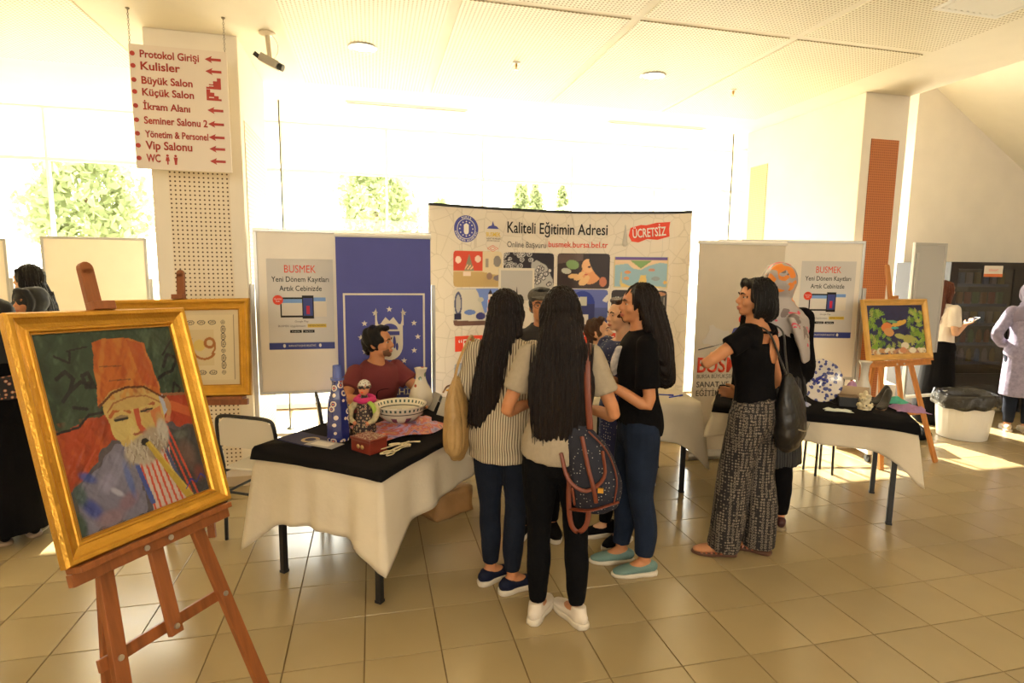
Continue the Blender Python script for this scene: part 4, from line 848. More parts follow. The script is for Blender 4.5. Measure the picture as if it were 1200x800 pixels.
# local corners: -x-y is the near right one? -> near corner is local (-.65, -.40) turned by 51 degrees
drape(Ax, Ay, lA, 1.31, .81, .722, (.36, .22, .10, .36), (.12, .03, .0, .20), white_cl, 'cream tablecloth hanging in a point over the left table', 'tablecloth', seed=3, group='cream tablecloths')
drape(Ax, Ay, lA, 1.335, .835, .729, (.035, .012, .03, .055), (.01, 0, 0, .01), black_cl, 'black cloth laid over the top of the left table', 'cloth', 'table_runner', seed=5, flare=.008, fold=.002, nz=5)
lB = radians(-36); Bx, By = 3.13, 3.59
table(Bx, By, lB, 1.20, .75, 'black-legged folding table at the right carrying the patterned plate')
drape(Bx, By, lB, 1.22, .77, .722, (.17, .20, .16, .15), (.05, .20, .05, .03), white_cl, 'cream tablecloth over the right table with a corner hanging low', 'tablecloth', seed=8, group='cream tablecloths')
drape(Bx, By, lB, 1.24, .79, .729, (.05, .05, .05, .05), (0, .02, .02, 0), black_cl, 'black cloth over the top of the right table', 'cloth', 'table_runner', seed=9, flare=.008, fold=.002, nz=5)
lM = radians(-8); Mx_, My_ = 1.75, 4.20
table(Mx_, My_, lM, 1.30, .70, 'folding table behind the standing group, one black leg in view')
drape(Mx_, My_, lM, 1.32, .72, .722, (.26, .28, .22, .25), (.1, .22, .08, .1), white_cl, 'cream tablecloth behind the standing group, its corner pointing down', 'tablecloth', seed=12, group='cream tablecloths')
# stool behind the right table
t = empty('stool', (3.66, 4.00, 0), .3, 'black stool half hidden under the right table, one thin leg showing', 'stool')
obj('seat', lathe(BM(), [(.001, .45), (.15, .45), (.16, .44), (.15, .42), (.001, .42)], seg=24), table_leg, t, True)
for a in range(4): q = a*pi/2+.4; obj('leg', tube(BM(), [(.10*cos(q), .10*sin(q), .43), (.11*cos(q), .11*sin(q), 0)], .010, 8, ends='ff'), table_leg, t)
# ---------------------------------------------------------------- chairs
seat_w = mat('chair_laminate', (.60, .54, .44), .4)
def chair(x, y, rz, label):
    t = empty('chair', (x, y, 0), rz, label, 'chair', 'white and black tube chairs'); w_ = .205
    for s_ in (-1, 1):
        b_ = BM(); tube(b_, [(s_*w_, -.20, 0), (s_*w_, -.19, .42), (s_*w_, -.215, .60), (s_*w_*.98, -.235, .75), (s_*w_*.80, -.24, .80), (0, -.24, .805)], .0115, 8, 4, ends='ff'); obj('back_frame', b_, table_leg, t, True)
        b_ = BM(); tube(b_, [(s_*w_, .20, 0), (s_*w_, .19, .43), (s_*w_, .17, .44), (s_*w_, -.19, .44)], .0115, 8, 3, ends='ff'); obj('leg', b_, table_leg, t, True)
        obj('side_rail', tube(BM(), [(s_*w_, -.195, .30), (s_*w_, .195, .30)], .009, 8, ends='ff'), table_leg, t)
    b_ = BM(); tube(b_, [(-w_, -.195, .31), (w_, -.195, .31)], .009, 8, ends='ff'); obj('rear_rail', b_, table_leg, t)
    obj('seat', box(BM(), (-.20, -.19, .452), (.20, .20, .468)), seat_w, t, bevel=.006)
    b_ = BM(); n = 10; R_ = []
    for k in range(n+1):
        u = -1+2*k/n; x_ = u*.19; zt = .795-.045*max(0, abs(u)-.75)/.25; yb = -.228-.012*(1-u*u)
        R_.append([b_.verts.new(p) for p in ((x_, yb, .615), (x_, yb+.009, .615), (x_, yb+.003, zt), (x_, yb-.006, zt))])
    for a, c in zip(R_, R_[1:]):
        for k in range(4): b_.faces.new((a[k], a[(k+1) % 4], c[(k+1) % 4], c[k]))
    b_.faces.new(R_[0][::-1]); b_.faces.new(R_[-1]); obj('backrest', b_, seat_w, t); return t
# chair origin from the midpoint of its back legs
hx, hy = (-.915-.54)/2, (3.73+3.52)/2; rz = atan2(3.52-3.73, -.54+.915)
chair(hx-.20*sin(rz)*1, hy+.20*cos(rz), rz, 'white-backed chair with black tube frame left of the left table')
chair(-.14, 4.10, radians(-82), 'white-backed chair with black tube frame on which the man in maroon sits')
chair(1.78, 4.72, radians(172), 'white-backed chair behind the middle table, on which the bending man sits')
# ---------------------------------------------------------------- things on the left table
ZT_ = .737
def pat(name, base, spots, scale, thr=.3, rough=.25, ring=True, coat=.5):
    m = mat(name, base, rough, coat=coat); N, L, b = nodes(m); tc = N.new('ShaderNodeTexCoord'); vo = N.new('ShaderNodeTexVoronoi'); vo.inputs['Scale'].default_value = scale; vo.inputs['Randomness'].default_value = .55; L.new(tc.outputs['Object'], vo.inputs[0])
    col = base; c = mixc(N, L, M_(N, L, 'LESS_THAN', vo.outputs['Distance'], thr), base, spots[0])
    if len(spots) > 1: c = mixc(N, L, M_(N, L, 'LESS_THAN', vo.outputs['Distance'], thr*.62), c, spots[1])
    if len(spots) > 2: c = mixc(N, L, M_(N, L, 'LESS_THAN', vo.outputs['Distance'], thr*.36), c, spots[2])
    L.new(c, b.inputs['Base Color']); return m
vase_m = pat('blue_flower_glaze', (.016, .022, .13), [(.62, .5, .4), (.02, .03, .16), (.6, .16, .06)], 24, .42)
# four-sided blue bottle
t = empty('bottle_vase', (-.194, 3.242, ZT_), radians(20), 'tall dark blue tapering bottle vase with flower dots on the left table', 'vase')
b_ = BM(); tube(b_, [(0, 0, 0), (0, 0, .03), (0, 0, .15), (0, 0, .24), (0, 0, .285), (0, 0, .325), (0, 0, .345)], [(.060, .052), (.066, .058), (.062, .054), (.052, .046), (.036, .034), (.030, .03), (.034, .033)], 8, ends='ff', side=(1, 0, 0)); obj('body', b_, vase_m, t, bevel=.004)
obj('rim', lathe(BM(), [(.036, .340), (.038, .352), (.026, .352), (.024, .42)], seg=16), mat('vase_rim_blue', (.10, .14, .40), .25, coat=.5), t)
# doll
t = empty('doll', (-.055, 3.33, ZT_), radians(-20), 'small cloth doll with pink scarf and patterned headdress on the left table', 'doll')
b_ = BM(); tube(b_, [(0, 0, 0), (0, 0, .05), (0, 0, .13), (0, 0, .19), (0, 0, .22)], [(.07, .05), (.065, .05), (.045, .038), (.042, .032), (.02, .02)], 16, 3, side=(1, 0, 0), ends='fr'); o = obj('dress', b_, pat('doll_dress', (.035, .02, .02), [(.45, .35, .2), (.25, .03, .03)], 60, .4, .7, coat=0), t, True)
for s_ in (-1, 1):
    b_ = BM(); tube(b_, [(s_*.035, 0, .195), (s_*.075, -.01, .15), (s_*.070, -.035, .10), (s_*.045, -.05, .085)], [.018, .02, .017, .012], 10, 3); obj('sleeve', b_, mat('doll_sleeve', (.48, .40, .22), .8, var=.3, vs=40), t, True)
    obj('hand', ell(BM(), (s_*.038, -.055, .08), (.011, .012, .012)), mat('doll_skin', (.60, .22, .10), .5), t, True)
obj('head', ell(BM(), (0, -.003, .265), (.030, .030, .036)), MT['doll_skin'], t, True)
b_ = BM(); ell(b_, (-.011, -.031, .272), (.005, .003, .004)); ell(b_, (.011, -.031, .272), (.005, .003, .004)); obj('eyes', b_, black_pl, t, True, kind='stuff'); obj('mouth', ell(BM(), (0, -.032, .252), (.008, .003, .004)), P_['red'], t, True)
b_ = BM(); tube(b_, [(-.05, .0, .20), (-.03, -.035, .212), (.0, -.045, .205), (.035, -.035, .21), (.055, .0, .205), (.03, .035, .215), (-.03, .035, .215), (-.05, .0, .20)], .016, 10, 4); obj('scarf', b_, mat('pink_wool', (.62, .03, .16), .9, bump=.8, bs=200), t, True)
b_ = BM(); tube(b_, [(.04, -.035, .20), (.065, -.03, .17), (.07, -.02, .13)], .013, 8, 3); obj('scarf_end', b_, mat('green_wool', (.48, .62, .10), .9, bump=.8, bs=200), t, True)
b_ = BM(); ell(b_, (0, .006, .285), (.036, .036, .034)); obj('headdress', b_, pat('doll_headdress', (.55, .5, .42), [(.05, .05, .05), (.5, .1, .05)], 70, .3, .7, coat=0), t, True); obj('headband', lathe(BM(), [(.037, .0), (.040, .008), (.037, .016)], (0, .004, .272), 20), MT['doll_dress'], t, True)
# bowl on its shawl
bw = empty('bowl', (.150, 3.42, ZT_+.035), 0, 'large white patterned ceramic bowl resting on the crumpled shawl', 'bowl')
bowl_m = mat('bowl_glaze', (.66, .60, .46), .18, coat=.6); N, L, b = nodes(bowl_m)
tc = N.new('ShaderNodeTexCoord'); spx = N.new('ShaderNodeSeparateXYZ'); L.new(tc.outputs['Object'], spx.inputs[0])
ang = M_(N, L, 'ARCTAN2', spx.outputs[1], spx.outputs[0]); st = M_(N, L, 'SINE', M_(N, L, 'MULTIPLY', ang, 34.)); zb1 = M_(N, L, 'MULTIPLY', M_(N, L, 'GREATER_THAN', spx.outputs[2], .092), M_(N, L, 'LESS_THAN', spx.outputs[2], .108))
st2 = M_(N, L, 'SINE', M_(N, L, 'MULTIPLY', ang, 9.)); zb2 = M_(N, L, 'MULTIPLY', M_(N, L, 'GREATER_THAN', spx.outputs[2], .018), M_(N, L, 'LESS_THAN', spx.outputs[2], .055))
zl_ = M_(N, L, 'MULTIPLY', M_(N, L, 'GREATER_THAN', spx.outputs[2], .074), M_(N, L, 'LESS_THAN', spx.outputs[2], .080))
c = mixc(N, L, M_(N, L, 'MULTIPLY', M_(N, L, 'GREATER_THAN', st, .2), zb1), (.66, .60, .46), (.06, .10, .09)); c = mixc(N, L, M_(N, L, 'MULTIPLY', M_(N, L, 'GREATER_THAN', st2, .35), zb2), c, (.20, .06, .10)); c = mixc(N, L, zl_, c, (.08, .08, .07)); L.new(c, b.inputs['Base Color'])
obj('bowl_body', lathe(BM(), [(.001, .0), (.055, 0), (.06, .008), (.10, .028), (.135, .06), (.152, .112), (.156, .118), (.148, .118), (.13, .066), (.095, .038), (.05, .02), (.001, .018)], seg=48), bowl_m, bw, True)
for k in range(7): a = 2*pi*k/7; b_ = BM(); ell(b_, (.045*cos(a), .045*sin(a), .024), (.03, .009, .003), Matrix.Rotation(a, 3, 'Z')); obj('painted_petal', b_, mat('petal_red', (.30, .06, .05), .3), bw, True)
def crumple(name, cx, cy, rz, L_, W_, z, amp, m, label, cat, seed, hump=.03, thick=.002, grp=None, n=46):
    r_ = np.random.default_rng(seed); u = np.linspace(-1, 1, n); X, Y = np.meshgrid(u, u); K = r_.normal(size=(9, 2))*3.4; ph = r_.uniform(0, 7, 9)
    h = sum(np.abs(np.sin(X*k[0]+Y*k[1]+p)) for k, p in zip(K, ph))/9; h = (1-h)*amp*2; R_ = np.maximum(abs(X), abs(Y)); edge = np.clip((1-R_)*4, 0, 1); Z = .003+h*(.35+.65*edge)+hump*np.exp(-(X**2+Y**2)*3)
    wx = 1+.12*np.sin(Y*4+ph[0]); wy = 1+.12*np.sin(X*5+ph[1]); P = np.stack([X*L_/2*wx, Y*W_/2*wy, Z], -1).reshape(-1, 3); F = [(j*n+i, j*n+i+1, (j+1)*n+i+1, (j+1)*n+i) for j in range(n-1) for i in range(n-1)]
    me = bpy.data.meshes.new(name); me.from_pydata(P.tolist(), [], F); o = link(name, me, m, None, True); o.location = (cx, cy, z); o.rotation_euler = (0, 0, rz); sd = o.modifiers.new('s', 'SOLIDIFY'); sd.thickness = thick; sd.offset = 1; return tag(o, label, cat, grp)
def ramp_mat(name, cols, scale, rough=.6, dist=2.0):
    m = mat(name, cols[0], rough); N, L, b = nodes(m); tc = N.new('ShaderNodeTexCoord'); n = N.new('ShaderNodeTexNoise'); n.inputs['Scale'].default_value = scale; n.inputs['Distortion'].default_value = dist; L.new(tc.outputs['Object'], n.inputs[0]); r = N.new('ShaderNodeValToRGB'); L.new(n.outputs[0], r.inputs[0])
    while len(r.color_ramp.elements) < len(cols): r.color_ramp.elements.new(.5)
    for k, c in enumerate(cols): r.color_ramp.elements[k].position = .3+.4*k/(len(cols)-1); r.color_ramp.elements[k].color = (*c, 1)
    L.new(r.outputs[0], b.inputs['Base Color']); return m
crumple('shawl', .165, 3.40, radians(25), .46, .36, ZT_, .030, ramp_mat('shawl_silk', [(.10, .09, .30), (.42, .30, .45), (.45, .07, .05), (.55, .25, .14), (.18, .05, .12)], 9, .45), 'crumpled purple and orange silk shawl under the bowl', 'shawl', 5, hump=.02)
# jewellery box
jb = empty('jewellery_box', (-.03, 3.03, ZT_), radians(40), 'dark red wooden box with inlaid lid and two round studs on the left table', 'box')
obj('box_body', box(BM(), (-.058, -.075, 0), (.058, .075, .062)), mat('red_lacquer', (.17, .022, .012), .3, var=.2, coat=.4), jb, bevel=.004)
obj('lid', box(BM(), (-.062, -.079, .062), (.062, .079, .078)), MT['red_lacquer'], jb, bevel=.004); obj('inlay', box(BM(), (-.052, -.068, .078), (.052, .068, .0795)), pat('inlay_stones', (.2, .03, .02), [(.62, .56, .42), (.3, .1, .06)], 75, .42, .4), jb)
for x in (-.016, .016): 
    for ysd in (-1,): b_ = BM(); ell(b_, (-.059, x, .032), (.004, .012, .012)); obj('stud', b_, mat('stud_gold', (.62, .42, .18), .3, .7), jb, True)
# wooden spoons and tongs
bone = mat('pale_wood', (.66, .54, .32), .45, var=.15, vs=30)
sp_ = [(.105, 2.985, 35, .15), (.12, 2.965, 52, .17), (.09, 3.02, 20, .15), (.14, 3.01, 62, .13), (.10, 2.95, 45, .15), (.16, 3.03, 10, .12)]
sl_ = ['lowest and nearest', 'crossing the middle', 'farthest back', 'at the right of the fan', 'between its neighbours', 'lying across the others']
for k, (x, y, a, l) in enumerate(sp_):
    t = empty('wooden_spoon', (x, y, ZT_+.003+k*.004), radians(a), 'pale wooden spoon on the left table, ' + sl_[k], 'spoon', 'pale wooden spoons on the black cloth')
    obj('handle', tube(BM(), [(-l*.25, 0, .004), (l*.2, .004, .007), (l*.62, 0, .004)], [.0035, .003, .0045], 8, 3), bone, t, True)
    b_ = BM(); tube(b_, [(-l*.25-.03+.03*cos(q), .013*sin(q), .005) for q in np.linspace(0, 2*pi, 13)], .0032, 6, ends='ff'); obj('bowl_ring', b_, bone, t, True)
# brochures
def flat(name, cx, cy, rz, w_, d_, th, m, label, cat, z=ZT_, grp=None):
    t = empty(name, (cx, cy, z), rz, label, cat, grp); obj('cover', box(BM(), (-w_/2, -d_/2, 0), (w_/2, d_/2, th)), m, t); return t
t = flat('brochure', -.375, 3.29, radians(-42), .26, .17, .006, mat('brochure_navy', (.03, .03, .07), .6, spec=.2), 'dark blue printed brochure with gold round emblem at the left end of the table', 'brochure')
b_ = BM(); bmesh.ops.create_circle(b_, cap_ends=True, radius=.05, segments=24, matrix=Matrix.Translation((.04, 0, .0065))); obj('emblem_print', b_, mat('emblem_gold', (.42, .30, .14), .4), t)
b_ = BM(); bmesh.ops.create_circle(b_, cap_ends=True, radius=.03, segments=24, matrix=Matrix.Translation((.04, 0, .007))); obj('emblem_centre_print', b_, MT['brochure_navy'], t)
t = flat('leaflet', -.265, 3.16, radians(-38), .19, .10, .002, mat('leaflet_grey', (.30, .28, .27), .4), 'grey leaflet lying over the front edge of the navy brochure', 'leaflet', z=ZT_+.0062)
obj('text_block_print', box(BM(), (-.07, -.03, .002), (.05, .03, .0025)), P_['ltgrey'], t)
# tall painted vase
fl_ = mat('floral_vase_glaze', (.64, .57, .45), .2, coat=.6); N, L, b = nodes(fl_); tc = N.new('ShaderNodeTexCoord'); vo = N.new('ShaderNodeTexVoronoi'); vo.inputs['Scale'].default_value = 17; L.new(tc.outputs['Object'], vo.inputs[0]); ns = N.new('ShaderNodeTexNoise'); ns.inputs['Scale'].default_value = 30; L.new(tc.outputs['Object'], ns.inputs[0])
f = M_(N, L, 'LESS_THAN', M_(N, L, 'ADD', vo.outputs[0], M_(N, L, 'MULTIPLY', ns.outputs[0], .35)), .42); rr_ = N.new('ShaderNodeSeparateColor'); L.new(vo.outputs['Color'], rr_.inputs[0]); cc = mixc(N, L, M_(N, L, 'GREATER_THAN', rr_.outputs[0], .5), (.36, .07, .04), (.12, .17, .08)); L.new(mixc(N, L, f, (.64, .57, .45), cc), b.inputs['Base Color'])
t = empty('tall_vase', (.31, 3.90, ZT_), 0, 'white long-necked vase painted with red flowers, beside the seated man', 'vase')
obj('body', lathe(BM(), [(.001, 0), (.05, 0), (.075, .03), (.085, .07), (.070, .13), (.045, .175), (.034, .21), (.034, .245), (.042, .272), (.045, .280), (.037, .280), (.028, .24)], seg=36), fl_, t, True)
# folded card stands
for k, (x, y, a, lab) in enumerate(((.47, 3.70, 35, 'grey tent card standing on the left table near the tan handbag'), (.42, 3.86, 20, 'second grey tent card behind the first, nearer the tall vase'))):
    t = empty('tent_card', (x, y, ZT_), radians(a), lab, 'sign', 'tent cards'); b_ = BM(); bar(b_, (-.06, 0, .003), (-.0, 0, .11), .10, .002, V((0, 1, 0))); b_.free(); b_ = BM()
    for s_ in (-1, 1): prism(b_, [(s_*.055, 0), (s_*.058, 0), (.0015*s_, .11), (0, .108)], -.05, .05)
    obj('folded_card', b_, mat('card_grey', (.40, .37, .33), .5), t)
# small blue charm on the cloth
t = empty('blue_charm', (.045, 3.20, ZT_), 0, 'small bright blue heart-shaped charm beside the red box', 'ornament'); o = obj('charm', prism(BM(), [(0, 0), (-.018, .02), (-.016, .032), (-.006, .034), (0, .027), (.006, .034), (.016, .032), (.018, .02)], -.004, .004), mat('charm_blue', (.03, .09, .45), .3, coat=.5), t)
# paper bag on the floor
t = empty('paper_bag', (.47, 3.87, 0), radians(33), 'brown paper carrier bag lying on the floor behind the left table', 'bag')
kraft = mat('kraft_paper', (.36, .19, .07), .7, var=.15, bump=.5, bs=18)
b_ = BM(); box(b_, (-.16, -.11, 0), (.16, .11, .17)); bmesh.ops.subdivide_edges(b_, edges=b_.edges, cuts=5, use_grid_fill=True)
for v in b_.verts: v.co += V((.006*sin(v.co.z*40+v.co.y*30), .008*sin(v.co.x*35+v.co.z*20), .007*sin(v.co.x*28+v.co.y*33) if v.co.z > .02 else 0))
obj('body', b_, kraft, t, True)
b_ = BM(); bar(b_, (-.1, 0, .168), (.08, .0, .172), .14, .006); obj('folded_top', b_, kraft, t); b_ = BM(); tube(b_, [(-.05, .02, .17), (-.04, .03, .225), (.03, .03, .225), (.05, .02, .17)], .004, 6, 4); obj('handle', b_, kraft, t, True)
# ---------------------------------------------------------------- things on the right table
t = empty('display_plate', (3.19, 3.53, ZT_), radians(-14), 'large white plate with blue flower pattern on a wire stand on the right table', 'plate')
plm = mat('plate_glaze', (.62, .56, .50), .2, coat=.6); N, L, b = nodes(plm); tc = N.new('ShaderNodeTexCoord'); vo = N.new('ShaderNodeTexVoronoi'); vo.inputs['Scale'].default_value = 30; L.new(tc.outputs['Object'], vo.inputs[0]); ns = N.new('ShaderNodeTexNoise'); ns.inputs['Scale'].default_value = 45; L.new(tc.outputs['Object'], ns.inputs[0])
f = M_(N, L, 'LESS_THAN', M_(N, L, 'ADD', vo.outputs[0], M_(N, L, 'MULTIPLY', ns.outputs[0], .5)), .66); L.new(mixc(N, L, f, (.62, .56, .50), (.06, .07, .22)), b.inputs['Base Color'])
b_ = lathe(BM(), [(.001, .004), (.09, .004), (.105, .014), (.15, .022), (.158, .024), (.15, .018), (.10, .006), (.09, -.004), (.001, -.004)], seg=44); b_.transform(Matrix.Translation((0, 0, .165)) @ Matrix.Rotation(radians(78), 4, 'X')); obj('plate_body', b_, plm, t, True)
b_ = BM()
for k, (x, z, r) in enumerate(((-.03, .17, .02), (-.01, .185, .022), (.02, .175, .02), (.045, .165, .016), (-.02, .15, .016), (.025, .15, .014), (-.05, .16, .012), (.01, .20, .012))): ell(b_, (x, -.012+(z-.165)*.2, z), (r*.6, .004, r), Matrix.Rotation(k, 3, 'Y'), 10)
obj('centre_flower', b_, mat('cobalt', (.02, .025, .25), .25, coat=.5), t, True, kind='stuff')
for s_ in (-1, 1): obj('wire_stand', tube(BM(), [(s_*.10, .09, 0), (s_*.14, .06, .10), (s_*.12, .02, .13), (s_*.11, -.03, .02), (s_*.10, -.05, .0), (s_*.10, .09, 0)], .004, 6, 4), black_pl, t, True)
crumple('folded_cloth', 2.95, 3.50, radians(-30), .20, .14, ZT_, .02, ramp_mat('blue_silk', [(.10, .15, .40), (.40, .42, .55), (.15, .18, .42)], 10), 'small crumpled light blue cloth left of the patterned plate', 'cloth', 9, hump=.02)
crumple('white_towel', 3.12, 3.27, radians(-30), .16, .07, ZT_, .010, mat('white_towel', (.56, .58, .50), .9), 'small folded pale towel at the front edge of the right table', 'towel', 11, hump=.006)
t = empty('dark_box', (3.32, 3.40, ZT_), radians(-36), 'small black box with wooden lid behind the bone carving', 'box'); obj('box_body', box(BM(), (-.06, -.045, 0), (.06, .045, .07)), black_pl, t, bevel=.004); obj('lid', box(BM(), (-.062, -.047, .07), (.062, .047, .078)), mat('lid_wood', (.20, .12, .05), .5), t)
t = empty('tilted_panel', (3.48, 3.50, ZT_), radians(-40), 'tilted tan wooden panel standing behind the bone carving', 'panel'); b_ = BM(); bar(b_, (-.0, .03, .004), (-.0, .08, .10), .19, .012, V((0, -1, .4))); obj('panel_body', b_, mat('tan_panel', (.42, .30, .18), .6, var=.1), t)
t = empty('bone_carving', (3.37, 3.30, ZT_), 0, 'cream carved shell figure at the front of the right table', 'ornament'); b_ = BM(); rr2 = random.Random(5)
for k in range(26): a = rr2.uniform(0, 6.28); z = rr2.uniform(.01, .10); r = .045*(1-z*6.5*.1-z*2.5); ell(b_, (r*cos(a), r*sin(a), z), (.014, .014, .012), seg=8)
tube(b_, [(0, 0, 0), (0, 0, .06), (0, 0, .12)], [.045, .03, .014], 10); me = remesh(b_, .004, 2); link('carving', me, mat('bone_cream', (.64, .54, .34), .5, var=.1, bump=.5, bs=60), t, smooth=True)
for k in range(9): a = 2*pi*k/9; b_ = BM(); ell(b_, (.042*cos(a), .042*sin(a), .03+.02*(k % 3)), (.006, .006, .006), seg=8); obj('bead', b_, black_pl, t, True)
# lace-up black heeled shoes on display
def heel(x, y, rz, lab, z=ZT_):
    t = empty('high_heel_shoe', (x, y, z), rz, lab, 'shoe', 'black heeled shoes on the right table'); b_ = BM()
    tube(b_, [(0, -.11, .012), (0, -.06, .016), (0, 0, .035), (0, .06, .075), (0, .09, .095)], [(.022, .012), (.036, .018), (.030, .022), (.026, .034), (.024, .040)], 14, 3, side=(1, 0, 0)); link('upper', remesh(b_, .004, 2), mat('black_leather', (.012, .010, .010), .3, bump=.2), t, smooth=True)
    b_ = BM(); tube(b_, [(0, .085, .065), (0, .092, .0)], [.016, .005], 10, ends='ff'); obj('heel', b_, MT['black_leather'], t, True); b_ = BM(); bar(b_, (0, -.11, .002), (0, -.04, .002), .055, .004); obj('sole', b_, mat('tan_sole', (.4, .22, .12), .5), t); return t
heel(3.54, 3.30, radians(-60), 'black high-heeled shoe on the right table, the nearer of the pair'); heel(3.62, 3.42, radians(-75), 'black high-heeled shoe on the right table, the farther of the pair')
crumple('purple_scarf', 3.64, 3.20, radians(-30), .20, .22, ZT_, .018, mat('lilac_cloth', (.33, .18, .34), .8), 'crumpled lilac cloth near the right end of the right table', 'cloth', 14, hump=.02); 
crumple('green_cloth', 3.74, 3.40, radians(-30), .16, .12, ZT_+.0, .02, mat('teal_cloth', (.07, .38, .26), .7), 'small teal green cloth behind the heeled shoes', 'cloth', 15, hump=.03)
t = empty('white_vase', (3.68, 3.63, ZT_), 0, 'slim white bottle vase standing at the back of the right table under the leaf picture', 'vase'); obj('body', lathe(BM(), [(.001, 0), (.045, 0), (.055, .03), (.05, .08), (.032, .13), (.026, .18), (.03, .25), (.045, .275), (.047, .28), (.038, .28), (.02, .2)], seg=28), mat('white_glaze', (.62, .57, .48), .3, coat=.4), t, True)
crumple('pink_scarf', 3.56, 3.62, radians(10), .22, .14, ZT_, .03, mat('pink_lilac_silk', (.50, .26, .42), .6), 'pinkish lilac silk heaped before the white bottle vase', 'cloth', 16, hump=.10)
t = empty('black_glove', (3.43, 3.62, ZT_), radians(30), 'black furry glove or collar lying between the plate and the white vase', 'glove'); b_ = BM(); tube(b_, [(-.09, 0, .02), (-.03, 0, .06), (.04, 0, .10), (.09, 0, .13)], [.022, .03, .032, .02], 12, 3); me = remesh(b_, .005, 1, folds(.006, (60, 60, 60), 10, 3)); link('fur', me, mat('black_fur', (.012, .012, .02), .9, bump=.6, bs=120), t, smooth=True)
# blue pens on the middle table
for k, (x, y, a, c_, lab) in enumerate(((2.25, 3.93, 20, (.02, .05, .4), 'blue pen on the middle table, the one nearest its right end'), (2.18, 4.0, -25, (.02, .04, .3), 'blue pen on the middle table, crossing the other'), (2.10, 3.93, 60, (.5, .3, .2), 'tan pen on the middle table beside the blue ones'))):
    t = empty('pen', (x, y, .728), radians(a), lab, 'pen', 'pens on the middle table'); obj('barrel', tube(BM(), [(-.07, 0, .006), (.06, 0, .006)], .0055, 8), mat('pen%d' % k, c_, .3), t, True); obj('cap', tube(BM(), [(.045, 0, .006), (.075, 0, .006)], .007, 8), mat('pen_cap', (.02, .03, .3), .3), t, True)
t = empty('red_booklet', (2.20, 4.32, .728), radians(-20), 'red booklet standing at the back right of the middle table', 'booklet'); obj('cover', box(BM(), (-.07, 0, 0), (.07, .012, .20)), P_['red'], t)
# ---------------------------------------------------------------- right background
vx, vy, vr = 6.90, 5.35, radians(-8)
def vend(cx, cy, w_, label, glass=True):
    t = empty('vending_machine', (cx, cy, 0), vr, label, 'vending machine', 'black vending machines'); h = 1.83; vm = mat('vending_black', (.012, .010, .010), .35)
    b_ = BM(); d = .85
    for a, c in (((-w_/2, 0, .05), (-w_/2+.04, d, h)), ((w_/2-.04, 0, .05), (w_/2, d, h)), ((-w_/2+.04, 0, h-.08), (w_/2-.04, d, h)), ((-w_/2+.04, 0, .05), (w_/2-.04, d, .50)), ((-w_/2+.04, d-.05, .5), (w_/2-.04, d, h-.08)), ((-w_/2+.04, 0, .50), (-w_/2+.10, .05, h-.08)), ((w_/2-.22, 0, .50), (w_/2-.04, .05, h-.08))): box(b_, a, c)
    obj('cabinet', b_, vm, t); 
    for x in (-w_/2+.08, w_/2-.08):
        for y in (.08, d-.08): obj('foot', tube(BM(), [(x, y, 0), (x, y, .05)], .025, 10, ends='ff'), black_pl, t)
    x0, x1 = -w_/2+.10, w_/2-.22; cols = [(.5, .4, .05), (.5, .05, .03), (.05, .2, .45), (.1, .35, .08), (.55, .5, .45), (.5, .2, .04)]
    for k in range(5):
        z = .62+k*.235; sh = obj('shelf', box(BM(), (x0, .06, z), (x1, d-.1, z+.012)), alu, t); obj('price_rail', box(BM(), (x0, .055, z-.02), (x1, .062, z+.014)), mat('price_rail', (.10, .18, .35), .3), sh)
        for j in range(7 if glass else 0):
            x = x0+.05+(x1-x0-.1)*j/6; c_ = cols[(j*2+k*3) % 6]; b_ = BM()
            if k < 2: tube(b_, [(x, .12, z+.012), (x, .12, z+.12), (x, .12, z+.17)], [.028, .028, .012], 10, ends='ff')
            else: box(b_, (x-.03, .10, z+.012), (x+.03, .13, z+.15))
            m2 = mat('snack_%d' % ((j*2+k*3) % 6), c_, .4); obj('snack', b_, m2, t)
    gl = bpy.data.materials.get('vending_glass')
    if not gl:
        gl = bpy.data.materials.new('vending_glass'); gl.use_nodes = True; N = gl.node_tree.nodes; L = gl.node_tree.links; N.remove(N['Principled BSDF']); tr = N.new('ShaderNodeBsdfTransparent'); tr.inputs[0].default_value = (.50, .50, .55, 1); gs = N.new('ShaderNodeBsdfGlossy'); gs.inputs['Roughness'].default_value = .03; gs.inputs[0].default_value = (.8, .8, .8, 1); mx = N.new('ShaderNodeMixShader'); mx.inputs[0].default_value = .09; L.new(tr.outputs[0], mx.inputs[1]); L.new(gs.outputs[0], mx.inputs[2]); L.new(mx.outputs[0], N['Material Output'].inputs[0])
    obj('glass_pane', box(BM(), (x0, .01, .50), (x1, .016, h-.08)), gl, t)
    obj('keypad', box(BM(), (w_/2-.19, -.006, 1.05), (w_/2-.07, 0, 1.30)), mat('keypad_grey', (.2, .2, .22), .4), t); obj('coin_slot', box(BM(), (w_/2-.17, -.006, .92), (w_/2-.09, 0, .98)), alu, t); obj('delivery_flap', box(BM(), (x0+.05, -.008, .18), (x1-.05, 0, .36)), mat('flap', (.04, .04, .04), .2), t); return t
t = vend(7.12, 5.36, 1.05, 'black glass-fronted vending machine behind the woman in lilac')
obj('notice_print', box(BM(), (-.10, -.003, 1.66), (.14, 0, 1.79)), P_['cream'], t); obj('notice_band_print', box(BM(), (-.10, -.0045, 1.66), (.14, -.003, 1.695)), mat('print_orange', (.65, .16, .04), .5), t); text('DİKKAT', .12, .025, .02, 1.725, P_['red'], t, y=-.0045, align='C', ext=0)
vend(8.20, 5.21, 1.05, 'black vending machine at the right edge, farther right than the other')
